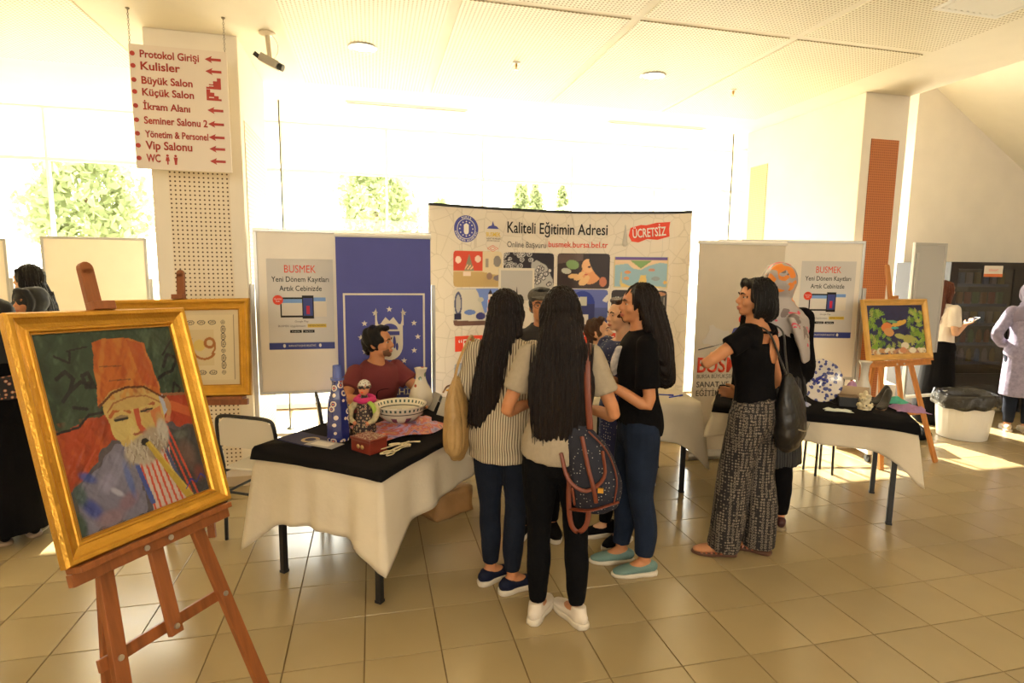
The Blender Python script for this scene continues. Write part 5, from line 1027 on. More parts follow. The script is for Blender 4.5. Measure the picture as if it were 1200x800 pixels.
# waste bin
t = empty('waste_bin', (5.98, 4.62, 0), 0, 'white round waste bin lined with a black bag before the vending machine', 'bin')
binm = mat('bin_white', (.74, .70, .62), .4)
b_ = BM(); seg = 48; pr_ = [(.205, 0), (.215, .006), (.235, .20), (.255, .43), (.262, .44), (.25, .44), (.225, .20), (.20, .012), (.001, .012)]
rings = [[b_.verts.new(((r+(.003*(k % 2) if 1 < i < 4 else 0))*cos(2*pi*k/seg), (r+(.003*(k % 2) if 1 < i < 4 else 0))*sin(2*pi*k/seg), z)) for k in range(seg)] for i, (r, z) in enumerate(pr_)]
for a, c in zip(rings, rings[1:]):
    for k in range(seg): b_.faces.new((a[k], a[(k+1) % seg], c[(k+1) % seg], c[k]))
obj('bucket', b_, binm, t)
b_ = BM(); rings = []; rb = random.Random(2); ph = [rb.uniform(0, 6) for _ in range(8)]
for i, (r, z) in enumerate([(.20, .25), (.24, .42), (.255, .475), (.272, .48), (.285, .44), (.290, .38), (.287, .335)]):
    rings.append([b_.verts.new(((r+.008*(i > 1)*sin(9*q+ph[0]+i)+.006*(i > 1)*sin(17*q+ph[1]+i*.7))*cos(q), (r+.008*(i > 1)*sin(9*q+ph[0]+i)+.006*(i > 1)*sin(17*q+ph[1]+i*.7))*sin(q), z+.012*sin(3*q+ph[2])*(i > 0)+.006*sin(11*q+ph[3])*(i > 3))) for q in [2*pi*k/72 for k in range(72)]])
for a, c in zip(rings, rings[1:]):
    for k in range(72): b_.faces.new((a[k], a[(k+1) % 72], c[(k+1) % 72], c[k]))
o = obj('bin_liner', b_, mat('bin_bag', (.035, .032, .028), .25, bump=.6, bs=40), t, True); sd = o.modifiers.new('s', 'SOLIDIFY'); sd.thickness = .0015
# black bundle on the floor behind the right easel
t = empty('black_bag', (5.45, 4.62, 0), .4, 'small black bag on the floor between the right easel and the waste bin', 'bag'); b_ = BM(); ell(b_, (0, 0, .05), (.14, .09, .05)); ell(b_, (.09, .02, .07), (.06, .05, .04)); link('bag_body', remesh(b_, .01, 2, folds(.008, (20, 20, 20), 8, 2)), black_cl, t, smooth=True); obj('strap', tube(BM(), [(-.1, 0, .08), (0, .02, .14), (.1, 0, .08)], .006, 6, 4), black_pl, t, True)
# white storage case seen under the leaf picture
t = empty('white_carton', (5.05, 4.95, 0), radians(-25), 'white carton standing on the floor behind the right easel', 'box'); o = obj('carton_body', box(BM(), (-.22, -.16, 0), (.22, .16, .56)), mat('white_carton', (.72, .68, .60), .6), t, bevel=.006); obj('tape', box(BM(), (-.025, -.162, .2), (.025, .1, .562)), mat('parcel_tape', (.5, .4, .25), .3), t); obj('flap', box(BM(), (-.22, -.16, .56), (-.02, .16, .566)), MT['white_carton'], t)
# ---------------------------------------------------------------- people
def skinm(name, c): 
    m = mat(name, c, .55, var=.05, vs=20, spec=.35); m.node_tree.nodes['Principled BSDF'].inputs['Subsurface Weight'].default_value = .06; m.node_tree.nodes['Principled BSDF'].inputs['Subsurface Radius'].default_value = (.012, .004, .002); return m
SK = skinm('skin_warm', (.50, .215, .095)); SK2 = skinm('skin_light', (.62, .34, .19))
def hairm(name, c):
    m = mat(name, c, .42, spec=.28, var=.35, vs=30, bump=.7, bs=45, stretch=(9, 9, .5)); return m
HB = hairm('dark_brown_hair', (.0075, .0032, .002)); HK = hairm('black_hair', (.004, .0028, .0024)); HM = hairm('brown_hair', (.06, .022, .008))
EYW = mat('eye_white', (.42, .34, .27), .3, coat=.5); EYD = mat('iris', (.02, .01, .008), .2, coat=.6); LIP = mat('lips', (.46, .13, .075), .5); BROW = mat('eyebrow', (.015, .008, .005), .8)
def denim(name, c): return mat(name, tuple(v*.6 for v in c), .85, spec=.2, var=.25, vs=7, bump=.3, bs=160)
def hand(bm, w, d, n, side, curl=.35, sc=1.):
    """hand from the wrist w pointing d, palm facing n; side=+1: thumb towards d x n"""
    d = V(d).normalized(); n = V(n); n = (n-d*n.dot(d)).normalized(); t = d.cross(n).normalized()*side
    tube(bm, [w-d*.01, w+d*.02*sc, w+d*.055*sc, w+d*.085*sc], [(.024*sc, .018*sc), (.031*sc, .016*sc), (.038*sc, .014*sc), (.036*sc, .012*sc)], 12, 2, side=t)
    for k, (o, L0) in enumerate(((.029, .066), (.010, .074), (-.010, .069), (-.028, .054))):
        b0 = w+d*(.080-.004*abs(k-1.3))*sc+t*o*sc; a = curl*(1+.12*k); pts = [b0-d*.02]; q = 0; dirv = d; cur = b0; pts.append(cur)
        for seg_, fr in enumerate((.45, .32, .23)):
            q += a*(.6 if seg_ == 0 else 1.0); dv = d*cos(q)+n*sin(q)+t*o*1.4; cur = cur+dv.normalized()*L0*fr*sc; pts.append(cur)
        tube(bm, pts, [.0095*sc, .0092*sc, .0085*sc, .0078*sc, .0066*sc], 8, 2)
    b0 = w+d*.025*sc+t*.022*sc; tube(bm, [b0-t*.01, b0+t*.022*sc+d*.022*sc+n*.008, b0+t*.034*sc+d*.048*sc+n*.016, b0+t*.036*sc+d*.070*sc+n*.024], [.014*sc, .0125*sc, .010*sc, .0085*sc], 8, 2)
class Fig:
    def __init__(s, x, y, head_deg, h, label, lean=(0, 0), sex='f', seat=None, group=None, rz=None):
        s.k = h/1.65; s.sex = sex; s.lean = lean; s.seat = seat; s.h = h
        s.root = empty('person', (x, y, 0), -radians(head_deg) if rz is None else rz, label, 'person', group); s.sk = SK; s.mtx = None
        s.drop = 0 if seat is None else (.86*s.k-seat-.04)
    def p(s, x, y, z):   # lean and seat the upper body
        k = s.k; t = max(0, (z-.86)/.66); return V((x*k+s.lean[0]*t, y*k+s.lean[1]*t, z*k-s.drop))
    def torso(s, bm, inf=0, z0=.80, z1=1.48, flat='rr', wide=0, extra=None):
        m = s.sex == 'm'
        lv = [(.80, .0, .135, .10), (.86, -.005, .155, .108), (.93, -.005, .150, .103), (1.0, .0, .130 if not m else .138, .092), (1.07, .005, .122 if not m else .14, .090), (1.14, .01, .130 if not m else .148, .097), (1.21, .012, .145 if not m else .162, .105), (1.28, .005, .155 if not m else .178, .095), (1.335, -.005, .145 if not m else .165, .075), (1.365, -.01, .105, .062), (1.39, -.008, .062, .055), (1.43, 0, .050, .050), (1.48, .006, .049, .050)]
        zs = sorted(set([z0, z1]+[l[0] for l in lv if z0 < l[0] < z1])); A = np.array(lv); pts = []; rs = []
        for z in zs:
            y, rx, ry = (np.interp(z, A[:, 0], A[:, i]) for i in (1, 2, 3)); e = inf+(extra(z) if extra else 0); pts.append(s.p(0, y, z)); rs.append(((rx+e+wide*(z < 1.3))*s.k, (ry+e)*s.k))
        tube(bm, pts, rs, 24, 3, side=(1, 0, 0), ends=flat)
    def legpts(s, side, foot=None, knee=None):
        k = s.k; fx, fy = foot or (side*.085, 0)
        if s.seat is not None:
            kn = knee or (side*.12, .42); return [s.p(side*.085, 0, .86), V((kn[0]*k, kn[1]*k, s.seat+.03)), V((fx*k, fy*k, .09*k))]
        kn = V((((side*.085)+fx)/2*k, (fy*.5+.012)*k, .47*k)); return [s.p(side*.085, -.0, .86), V(((side*.085*.65+fx*.35)*k, (fy*.3+.006)*k, .66*k)), kn, V((fx*k*.95+side*.085*k*.05, (fy*.85-.01)*k, .28*k)), V((fx*k, fy*k, .09*k))]
    def leg(s, bm, side, foot=None, inf=0, ends='rf', z_end=.09, rad=None, knee=None):
        P = s.legpts(side, foot, knee); k = s.k
        if s.seat is not None: R0 = [.085, .060, .036]
        else: R0 = [.088, .076, .054, .052, .036]
        if rad: R0 = rad
        P[-1] = P[-1]+V((0, 0, (z_end-.09)*k)); tube(bm, P, [(r+inf)*k for r in R0], 16, 4, ends=ends)
    def foot(s, bm, side, foot, toe):
        k = s.k; x, y = foot; a = radians(toe); d = V((sin(a), cos(a), 0)); b = V((x*k, y*k, 0)); tube(bm, [b-d*.035+V((0, 0, .045)), b+V((0, 0, .06)), b+d*.08+V((0, 0, .035)), b+d*.15+V((0, 0, .022))], [(.028, .035), (.033, .04), (.038, .026), (.032, .014)], 12, 3, side=(cos(a), -sin(a), 0))
    def arm(s, bm, side, el, wr, hd=None, inf=0, upto=2., flare=0, ends='rf', sh=None):
        k = s.k; S_ = s.p(*(sh or (side*(.150 if s.sex == 'f' else .158), -.005, 1.325))); E = V(el); W = V(wr); sex = .86 if s.sex == 'f' else .98
        if upto >= 2: P = [S_, S_.lerp(E, .5), E, E.lerp(W, .5), W]; R0 = [.050, .042, .036, .034, .024]
        elif upto > 1: q = upto-1; P = [S_, S_.lerp(E, .5), E, E.lerp(W, q)]; R0 = [.050, .042, .037, .035]
        else: P = [S_, S_.lerp(E, upto*.5), S_.lerp(E, upto)]; R0 = [.052, .047, .044]
        n = len(R0); tube(bm, P, [(r*sex+inf+flare*i/(n-1))*k for i, r in enumerate(R0)], 14, 3, ends=ends)
        if upto >= 2 and hd: hand(bm, W, hd[0], hd[1], hd[2], hd[3] if len(hd) > 3 else .35, k*(1.0 if s.sex == 'm' else .92))
    def headM(s, yaw=0, pitch=0, roll=0):
        s.hm = Matrix.Translation(s.p(0, .006, 1.458 if s.sex == 'f' else 1.445)) @ Matrix.Rotation(-radians(yaw), 4, 'Z') @ Matrix.Rotation(-radians(pitch), 4, 'X') @ Matrix.Rotation(radians(roll), 4, 'Y') @ Matrix.Scale(s.k, 4); return s.hm
    def head(s, bm):
        """head space: origin at top of neck, +Y face, chin about z=-.02, crown z=.18"""
        b = BM(); f = s.sex == 'f'
        ell(b, (0, .004, .088), (.072, .088, .092)); ell(b, (0, .030, .050), (.060, .060, .065)); ell(b, (0, .036, .012), (.045 if f else .056, .048, .040)); ell(b, (0, .070, -.012), (.022, .018, .016)); 
        ell(b, (0, .058, .10), (.055, .034, .045))
        for q in (-1, 1): ell(b, (q*.036, .062, .045), (.022, .022, .024)); ell(b, (q*.030, .080, .093), (.022, .012, .008)); ell(b, (q*.030, .0770, .0835), (.016, .0125, .0062)); ell(b, (q*.030, .0760, .0630), (.015, .011, .005)); ell(b, (q*.073, -.004, .062), (.008, .020, .030), Matrix.Rotation(.2, 3, 'X'))
        tube(b, [(0, .086, .088), (0, .096, .068), (0, .107, .048), (0, .096, .039)], [.007, .0085, .0105, .007] if f else [.007, .009, .0125, .008], 10, 3)
        for q in (-1, 1): ell(b, (q*.009, .098, .044), (.008, .010, .007))
        ell(b, (0, .090, .019), (.023, .010, .006)); ell(b, (0, .088, .008), (.020, .010, .007)); ell(b, (0, .085, .028), (.02, .01, .008)); ell(b, (0, .084, .0), (.015, .008, .008))
        tube(b, [(0, -.006, -.10), (0, -.006, -.03), (0, 0, .05)], [.050, .049, .052], 14)
        b.transform(s.hm); me = bpy.data.meshes.new('h'); b.to_mesh(me); b.free(); bm.from_mesh(me); bpy.data.meshes.remove(me)
    def face(s, brows=True, lip=LIP, glasses=False):
        hp = [('eye', (.0108, .0108, .0090), EYW, (.030, .0742, .074)), ('iris', (.0052, .003, .0052), EYD, (.030, .0845, .0742))]
        for q in (-1, 1):
            ey = None
            for nm, r, m, c in hp:
                b = BM(); ell(b, (q*c[0], c[1], c[2]), r); b.transform(s.hm); o = obj(nm, b, m, s.root if nm == 'eye' else ey, True); ey = ey or o
            if brows: b = BM(); tube(b, [(q*.014, .094, .090), (q*.030, .094, .097), (q*.048, .083, .091)], [.003, .0038, .002], 8, 3); b.transform(s.hm); obj('eyebrow', b, BROW, s.root, True)
        b = BM(); tube(b, [(-.023, .088, .013), (-.010, .099, .017), (0, .1, .0155), (.010, .099, .017), (.023, .088, .013)], [.002, .0042, .004, .0042, .002], 8, 3); tube(b, [(-.021, .088, .012), (0, .097, .0065), (.021, .088, .012)], [.002, .005, .002], 8, 4); b.transform(s.hm); obj('lips', b, lip, s.root, True)
        if glasses:
            b = BM()
            for q in (-1, 1): tube(b, [(q*.032+.021*cos(a), .104-.004*abs(cos(a)), .074+.016*sin(a)) for a in np.linspace(0, 2*pi, 17)], .0017, 6, ends='ff'); tube(b, [(q*.053, .10, .076), (q*.075, .03, .074), (q*.078, -.01, .066)], .0016, 6)
            tube(b, [(-.011, .106, .077), (.011, .106, .077)], .0017, 6); b.transform(s.hm); obj('glasses', b, black_pl, s.root, True)
    def body(s, arms, feet=((-.085, 0, -8), (.085, 0, 8)), voxel=.0058, legs=True, knees=(None, None)):
        bm = BM(); s.torso(bm, -.006, .82, 1.47, 'rr')
        for i, side in enumerate((-1, 1)):
            el, wr, hd = arms[i]; s.arm(bm, side, s.P(el), s.P(wr), hd)
            if legs: s.leg(bm, side, feet[i][:2], -.006, 'rr', .08, knee=knees[i]); s.foot(bm, side, feet[i][:2], feet[i][2])
        s.head(bm); me = remesh(bm, voxel, 3); return link('body', me, s.sk, s.root, smooth=True)
    def P(s, c): return V(c)*1.0 if len(c) == 3 else V(c)
    def wear(s, name, bm, m, voxel=.008, amp=.006, kf=(16, 16, 7), seed=1, smooth=3, parent=None, label=None, grow=None):
        me = remesh(bm, voxel, smooth, folds(amp, kf, 10, seed, grow)); o = link(name, me, m, parent or s.root, smooth=True); return tag(o, label)
    def shoe(s, side_i, foot, toe, up, sole, style='sneaker', label=None):
        x, y = foot; k = s.k; a = radians(toe); base = Matrix.Translation((x*k, y*k, 0)) @ Matrix.Rotation(-a, 4, 'Z') @ Matrix.Scale(1.0 if s.sex == 'f' else 1.08, 4)
        b = BM(); low = style == 'slip'; hi = .075 if style == 'high' else .052
        tube(b, [(0, -.058, .045), (0, -.03, .05), (0, .02, .046), (0, .08, .038), (0, .13, .030), (0, .165, .026)], [(.026, .030), (.036, .036), (.038, .034), (.045, .025), (.042, .019), (.026, .012)], 16, 3, side=(1, 0, 0))
        if not low: tube(b, [(0, -.028, .04), (0, -.022, hi+.02)], [(.037, .045), (.034, .042)], 14, ends='rf', side=(1, 0, 0))
        b.transform(base); me = remesh(b, .0055, 3); sh = link('shoe', me, up, s.root, smooth=True); tag(sh, label)
        b = BM(); out = [(-.03, -.072), (.0, -.085), (.03, -.072), (.038, -.03), (.036, .02), (.048, .075), (.046, .12), (.030, .165), (.005, .185), (-.022, .172), (-.042, .13), (-.046, .08), (-.036, .02), (-.038, -.03)]
        oc = catmull([(p[0], p[1], 0) for p in out+out[:1]], 4)[:-1]; h_ = .026 if style != 'slip' else .020
        A = [[b.verts.new((p[0]*f, p[1]*f, z)) for p in oc] for f, z in ((.97, .0), (1.0, .006), (1.0, h_*.8), (.97, h_))]
        for r0, r1 in zip(A, A[1:]):
            n = len(oc)
            for q in range(n): b.faces.new((r0[q], r0[(q+1) % n], r1[(q+1) % n], r1[q]))
        b.faces.new(A[0][::-1]); b.faces.new(A[-1]); b.transform(base); obj('sole', b, sole, sh, True)
        if style in ('sneaker', 'high'):
            for q in range(4): b = BM(); z = .073-.008*q; yy = .045+.016*q; tube(b, [(-.024, yy, z-.012), (0, yy-.004, z), (.024, yy, z-.012)], .003, 6, 3); b.transform(base); obj('lace', b, mat('white_lace', (.62, .56, .48), .8), sh, True)
        return sh
    def hair(s, kind, m, length=.5, width=.11, seed=1, side=0, voxel=.0065, back=0, strands=70, depth=1.):
        b = BM(); Mx = s.hm
        cy, cz, R_ = -.012, .095, ((.083, .098, .098) if kind != 'short' else (.083, .092, .092))
        hb = BM(); ell(hb, (0, cy, cz), R_, seg=28)
        if kind == 'long':
            ell(hb, (0, -.045, .03), (.080, .060, .09))
            for q in (-1, 1): tube(hb, [(q*.058, .035, .14), (q*.080, .012, .08), (q*.086, -.01, .02), (q*.080, -.03, -.05)], [.022, .020, .020, .022], 10, 3)
        elif kind == 'bob':
            ell(hb, (0, -.03, .05), (.092, .085, .10))
            for q in (-1, 1): tube(hb, [(q*.050, .050, .155), (q*.082, .030, .11), (q*.090, .022, .05), (q*.083, .018, -.01), (q*.07, .01, -.03)], [.022, .024, .024, .022, .012], 10, 3)
            tube(hb, [(0, -.06, .05), (0, -.07, -.01), (0, -.055, -.04)], [(.09, .05), (.085, .045), (.07, .02)], 16, 3, side=(1, 0, 0)); tube(hb, [(-.05, .06, .15), (0, .075, .157), (.055, .06, .14), (.075, .045, .10)], [.02, .022, .022, .014], 10, 3)
        elif kind == 'short':
            ell(hb, (0, -.016, .100), (.077, .086, .090)); ell(hb, (0, .040, .165), (.052, .045, .024))
            for q in (-1, 1): ell(hb, (q*.068, .004, .075), (.012, .030, .03)); ell(hb, (q*.071, .018, .055), (.006, .008, .022))
            ell(hb, (0, -.06, .04), (.055, .035, .05))
        hb.transform(Mx)
        if kind == 'long':   # curtain of hair falling from the back of the head
            c0 = Mx @ V((0, -.045, .03)); dn = V((side, back, -1)); n = 6; pts = []; rs = []
            for i in range(n+1):
                f = i/n; pts.append(V((c0.x+side*length*f**1.2, c0.y-.030*sin(pi*min(1, f*1.6)/2)-.01+back*f, c0.z-length*f))); w_ = s.k*(.080+(width-.080)*min(1, f*2.2)); rs.append((w_*(1-.22*max(0, f-.75)/.25), s.k*(.052-.020*f)*depth))
            tube(hb, pts, rs, 24, 3, side=(1, 0, 0))
        ax = s.hm.translation; r_ = np.random.default_rng(seed); ph = r_.uniform(0, 7, 6)
        def strand(c):
            a = np.arctan2(c[:, 1]-ax.y+.02, c[:, 0]-ax.x); u = c[:, 0]/s.k; t = a*3+u*20
            return .0035*(np.sin(t*6+ph[0]+2*np.sin(c[:, 2]*5+ph[1]))+.7*np.sin(t*11+ph[2]+3*np.sin(c[:, 2]*3))+.5*np.sin(t*19+ph[3])) if kind != 'short' else .004*(np.sin(c@np.array([70, 60, 80])+ph[0])+np.sin(c@np.array([-60, 90, 50])+ph[1]))
        me = remesh(hb, voxel, 2, strand); o = link('hair', me, m, s.root, smooth=True)
        if kind == 'long' and strands:
            b = BM(); rr = random.Random(seed)
            for i in range(strands):
                f0 = rr.uniform(-1, 1); z0 = rr.uniform(.15, .55); Lr = length*rr.uniform(.93, 1.07); w0, w1 = s.k*width*.96, s.k*width*rr.uniform(.88, 1.05)*.9; sg = rr.choice((-1, -1, 1)); dd = s.k*.04*sg*sqrt(max(0, 1-f0*f0))
                P = []
                for j in range(6): t = z0+(1-z0)*j/5; P.append((c0.x+side*length*t**1.2+f0*(w0*(1-t)+w1*t)+.005*sin(j*1.3+i), c0.y-.04+back*t+dd*(1-.4*t)+.004*sin(j+i*2), c0.z-Lr*t))
                tube(b, P, [.002, .0045, .0045, .004, .003, .0012], 5, 1)
            obj('hair_strands', b, m, o, True, kind='stuff')
        return o
# ---- fabrics
def stripes(name, a, c, per=.0165, w=.42):
    m = mat(name, a, .85, bump=.2, bs=80); N, L, b = nodes(m); tc = N.new('ShaderNodeTexCoord'); sp = N.new('ShaderNodeSeparateXYZ'); L.new(tc.outputs['Object'], sp.inputs[0]); ns = N.new('ShaderNodeTexNoise'); ns.inputs['Scale'].default_value = 6; L.new(tc.outputs['Object'], ns.inputs[0])
    x = M_(N, L, 'ADD', sp.outputs[0], M_(N, L, 'MULTIPLY', ns.outputs[0], .02)); f = M_(N, L, 'LESS_THAN', M_(N, L, 'FRACT', M_(N, L, 'DIVIDE', x, per)), w); L.new(mixc(N, L, f, a, c), b.inputs['Base Color']); return m
def dots(name, base, c, scale, thr, ring=0, rough=.8, rnd=.45):
    m = mat(name, base, rough, bump=.15, bs=90); N, L, b = nodes(m); tc = N.new('ShaderNodeTexCoord'); vo = N.new('ShaderNodeTexVoronoi'); vo.inputs['Scale'].default_value = scale; vo.inputs['Randomness'].default_value = rnd; L.new(tc.outputs['Object'], vo.inputs[0]); f = M_(N, L, 'LESS_THAN', vo.outputs[0], thr); c1 = mixc(N, L, f, base, c)
    if ring: c1 = mixc(N, L, M_(N, L, 'LESS_THAN', vo.outputs[0], thr*ring), c1, base)
    L.new(c1, b.inputs['Base Color']); return m
black_kn = mat('black_knit', (.003, .0025, .003), .95, spec=.15, var=.3, bump=.2, bs=90)
jeans = denim('navy_denim', (.012, .018, .036)); jeans2 = denim('blue_denim', (.016, .028, .060)); jeans_b = mat('black_denim', (.0022, .0022, .003), .9, spec=.15, var=.2, bump=.2, bs=160)
canvas_w = mat('white_canvas', (.66, .58, .48), .75, var=.06); rub = mat('white_rubber', (.62, .55, .44), .5); navy_sh = mat('navy_shoe', (.006, .009, .028), .7, spec=.2)
AH = lambda s_: ((s_*.205, -.01, 1.06), (s_*.20, .05, .83), ((0, .1, -1), (-s_*1, 0, 0), s_))   # hanging arm
# hd tuple: (direction, palm normal, thumb side)

# A: girl in front, grey tee, black trousers, very long hair, seen from behind
A_ = Fig(.845, 2.53, 14, 1.615, 'girl with very long dark hair, grey T-shirt and white sneakers, seen from behind'); A_.headM(0, 6)
fA = ((-.088, -.02, 22), (.10, -.05, -30))
A_.body((((-.245, -.0, 1.03), (-.13, .19, 1.02), ((.6, .6, .1), (0, .2, -1), 1)), ((.255, -.02, 1.02), (.15, .18, 1.00), ((-.6, .6, .1), (0, .2, -1), -1))), [(*f[:2], f[2]) for f in fA]); A_.face()
b = BM(); A_.torso(b, .014, .85, 1.40, 'ff', extra=lambda z: .012*max(0, (1.15-z)/.3)); A_.arm(b, -1, (-.245, 0, 1.03), (-.13, .19, 1.02), inf=.012, upto=.62, flare=.012, ends='rf'); A_.arm(b, 1, (.255, -.02, 1.02), (.15, .18, 1.0), inf=.012, upto=.62, flare=.012, ends='rf')
A_.wear('t_shirt', b, mat('grey_marl', (.33, .27, .19), .9, var=.05, vs=60, bump=.15, bs=120), amp=.006, seed=2)
def trousers(F, feet, inf, m, z_end=.10, rad=None, amp=.005, seed=3, top=.93, name='trousers', kf=(18, 18, 14), knees=(None, None)):
    b = BM(); F.torso(b, inf+.004, .80, top, 'rf')
    for i, sd_ in enumerate((-1, 1)): F.leg(b, sd_, feet[i][:2], inf, 'rf', z_end, rad, knee=knees[i])
    return F.wear(name, b, m, .0075, amp, kf, seed)
trousers(A_, fA, .006, jeans_b, .10, seed=4)
for i in (0, 1): A_.shoe(i, fA[i][:2], fA[i][2], canvas_w, rub, 'high')
A_.hair('long', HB, .53, .150, seed=5, side=.0, back=-.02, strands=110)
# B: striped blouse, left of her
B_ = Fig(.655, 2.86, 22, 1.59, 'girl in a cream striped blouse and navy jeans carrying a tan shoulder bag'); B_.headM(12, 4)
fB = ((-.07, .02, 40), (.065, -.055, 48))
B_.body((((-.215, -.02, 1.05), (-.16, .17, 1.0), ((.2, .9, 0), (1, 0, 0), -1)), ((.215, .03, 1.04), (.17, .22, .90), ((-.1, .8, -.5), (-1, 0, 0), 1))), fB); B_.face()
b = BM(); B_.torso(b, .020, .74, 1.40, 'ff', extra=lambda z: .022*max(0, (1.2-z)/.3)); B_.arm(b, -1, (-.215, -.02, 1.05), (-.16, .17, 1.0), inf=.016, upto=1.45, flare=.006); B_.arm(b, 1, (.215, .03, 1.04), (.17, .22, .90), inf=.016, upto=1.5, flare=.006)
B_.wear('blouse', b, stripes('striped_cotton', (.50, .42, .29), (.13, .095, .06), .0125, .40), amp=.009, seed=7, kf=(18, 18, 5))
b = BM(); tube(b, [B_.p(-.05, -.045, 1.385), B_.p(0, -.065, 1.40), B_.p(.05, -.045, 1.385)], [(.012, .02)]*3, 10, 3); B_.wear('collar', b, MT['striped_cotton'], .005, .001)
trousers(B_, fB, .006, jeans, .12, seed=8)
for i in (0, 1): B_.shoe(i, fB[i][:2], fB[i][2], navy_sh, rub, 'sneaker')
B_.hair('long', HB, .53, .095, seed=9, side=-.16, back=-.015, strands=90)
# C: black T-shirt and jeans, profile to the left
C_ = Fig(1.42, 2.86, -76, 1.625, 'young woman in profile with long dark hair, black T-shirt, jeans and teal slip-on shoes', lean=(0, .02)); C_.headM(-4, -2)
fC = ((-.06, -.045, -8), (.08, .06, -4)); elC, wrC = (-.20, .0, 1.0), (-.13, .25, 1.12)
C_.body(((elC, wrC, ((.25, .35, .9), (.9, -.2, .1), -1, .12)), ((.20, .02, 1.02), (.10, .24, 1.10), ((-.25, .4, .9), (-.9, -.2, 0), 1, .12))), fC); C_.face()
b = BM(); C_.torso(b, .012, .85, 1.40, 'ff', extra=lambda z: .010*max(0, (1.15-z)/.3)); C_.arm(b, -1, elC, wrC, inf=.014, upto=.72, flare=.014); C_.arm(b, 1, (.20, .02, 1.02), (.10, .24, 1.10), inf=.014, upto=.72, flare=.014); C_.wear('t_shirt', b, black_kn, seed=10)
trousers(C_, fC, .010, jeans2, .12, seed=11, rad=[.092, .082, .060, .056, .042])
teal = mat('teal_canvas', (.13, .22, .20), .8, var=.15, bump=.3, bs=120)
for i in (0, 1): C_.shoe(i, fC[i][:2], fC[i][2], teal, rub, 'slip')
C_.hair('long', HB, .36, .105, seed=12, side=0, back=-.07, depth=1.7, strands=90)
b = BM(); tube(b, [C_.p(-.05, .12, 1.30), C_.p(-.03, .135, 1.22), C_.p(.02, .13, 1.14)], [(.03, .01), (.045, .012), (.02, .008)], 10, 3); C_.wear('white_print', b, mat('white_motif', (.5, .45, .4), .7, var=.3, vs=40), .005, .003)
# D: woman in a dotted navy dress facing the group
D_ = Fig(1.47, 3.22, -112, 1.53, 'woman in a navy polka-dot dress, half hidden behind the woman in black'); D_.sk = SK2; D_.headM(22, 0)
fD = ((-.06, .0, -5), (.085, .02, 25))
D_.body((AH(-1), ((.20, .03, 1.03), (.10, .2, 1.1), ((-.5, .5, .6), (-.6, -.6, .3), 1))), fD, voxel=.007); D_.face()
b = BM(); D_.torso(b, .014, .45, 1.36, 'ff', extra=lambda z: .03*max(0, (1.0-z))); D_.arm(b, -1, *AH(-1)[:2], inf=.014, upto=.5, flare=.01); D_.arm(b, 1, (.20, .03, 1.03), (.10, .2, 1.1), inf=.014, upto=.5, flare=.01); D_.wear('dress', b, dots('navy_dots', (.012, .018, .075), (.45, .42, .40), 55, .2), amp=.012, seed=13, kf=(20, 20, 2))
trousers(D_, fD, .004, black_kn, .10, seed=14)
for i in (0, 1): D_.shoe(i, fD[i][:2], fD[i][2], black_kn, rub, 'high', label='black canvas sneaker with white laces')
D_.hair('short', HM, seed=15); 
# E: man in a cap facing the camera between the girls
E_ = Fig(1.02, 3.44, 196, 1.59, 'person in a grey flat cap and glasses, glimpsed between the two long-haired girls', sex='m'); E_.headM(-4, -4)
fE = ((-.09, 0, -10), (.085, .06, 30)); E_.body((AH(-1), AH(1)), fE, voxel=.007); E_.face(glasses=True)
b = BM(); E_.torso(b, .012, .82, 1.40, 'ff'); E_.arm(b, -1, *AH(-1)[:2], inf=.012, upto=1.9); E_.arm(b, 1, *AH(1)[:2], inf=.012, upto=1.9); E_.wear('pullover', b, mat('dark_pullover', (.02, .018, .02), .9), seed=16); trousers(E_, fE, .012, black_kn, .08, seed=17)
for i in (0, 1): E_.shoe(i, fE[i][:2], fE[i][2], black_kn, rub, 'sneaker')
E_.hair('short', HK, seed=18)
b = BM(); ell(b, (0, -.005, .135), (.092, .105, .062), Matrix.Rotation(radians(-6), 3, 'X')); tube(b, [(0, .06, .125), (0, .11, .122), (0, .145, .112)], [(.075, .010), (.068, .008), (.04, .005)], 16, 3, side=(1, 0, 0)); b.transform(E_.hm); E_.wear('cap', b, mat('cap_tweed', (.08, .07, .055), .9, var=.2, vs=60, bump=.3), .006, .002)
# F: man bending at the middle table
F_ = Fig(1.72, 4.50, 150, 1.72, 'seated short-haired man behind the middle table, face half hidden by the group', sex='m', seat=.46, lean=(0, .16)); F_.sk = SK2; F_.headM(-25, -14)
zt = .735; F_.body((((-.24, .16, .80), (-.10, .36, zt+.03), ((.5, .8, 0), (0, 0, -1), 1)), ((.24, .16, .80), (.08, .38, zt+.03), ((-.5, .8, 0), (0, 0, -1), -1))), ((-.10, .44, 0), (.10, .44, 0)), voxel=.007, knees=((-.12, .40), (.12, .40))); F_.face()
b = BM(); F_.torso(b, .012, .82, 1.40, 'ff'); F_.arm(b, -1, (-.24, .16, .80), (-.10, .36, zt+.03), inf=.012, upto=.7); F_.arm(b, 1, (.24, .16, .80), (.08, .38, zt+.03), inf=.012, upto=.7); F_.wear('shirt', b, mat('pale_shirt', (.35, .33, .32), .9), seed=19); trousers(F_, ((-.10, .44), (.10, .44)), .012, jeans, .1, seed=20, knees=((-.12, .40), (.12, .40)))
for i, x in enumerate((-.10, .10)): F_.shoe(i, (x, .44), 0, black_kn, rub, 'sneaker')
F_.hair('short', HM, seed=21)
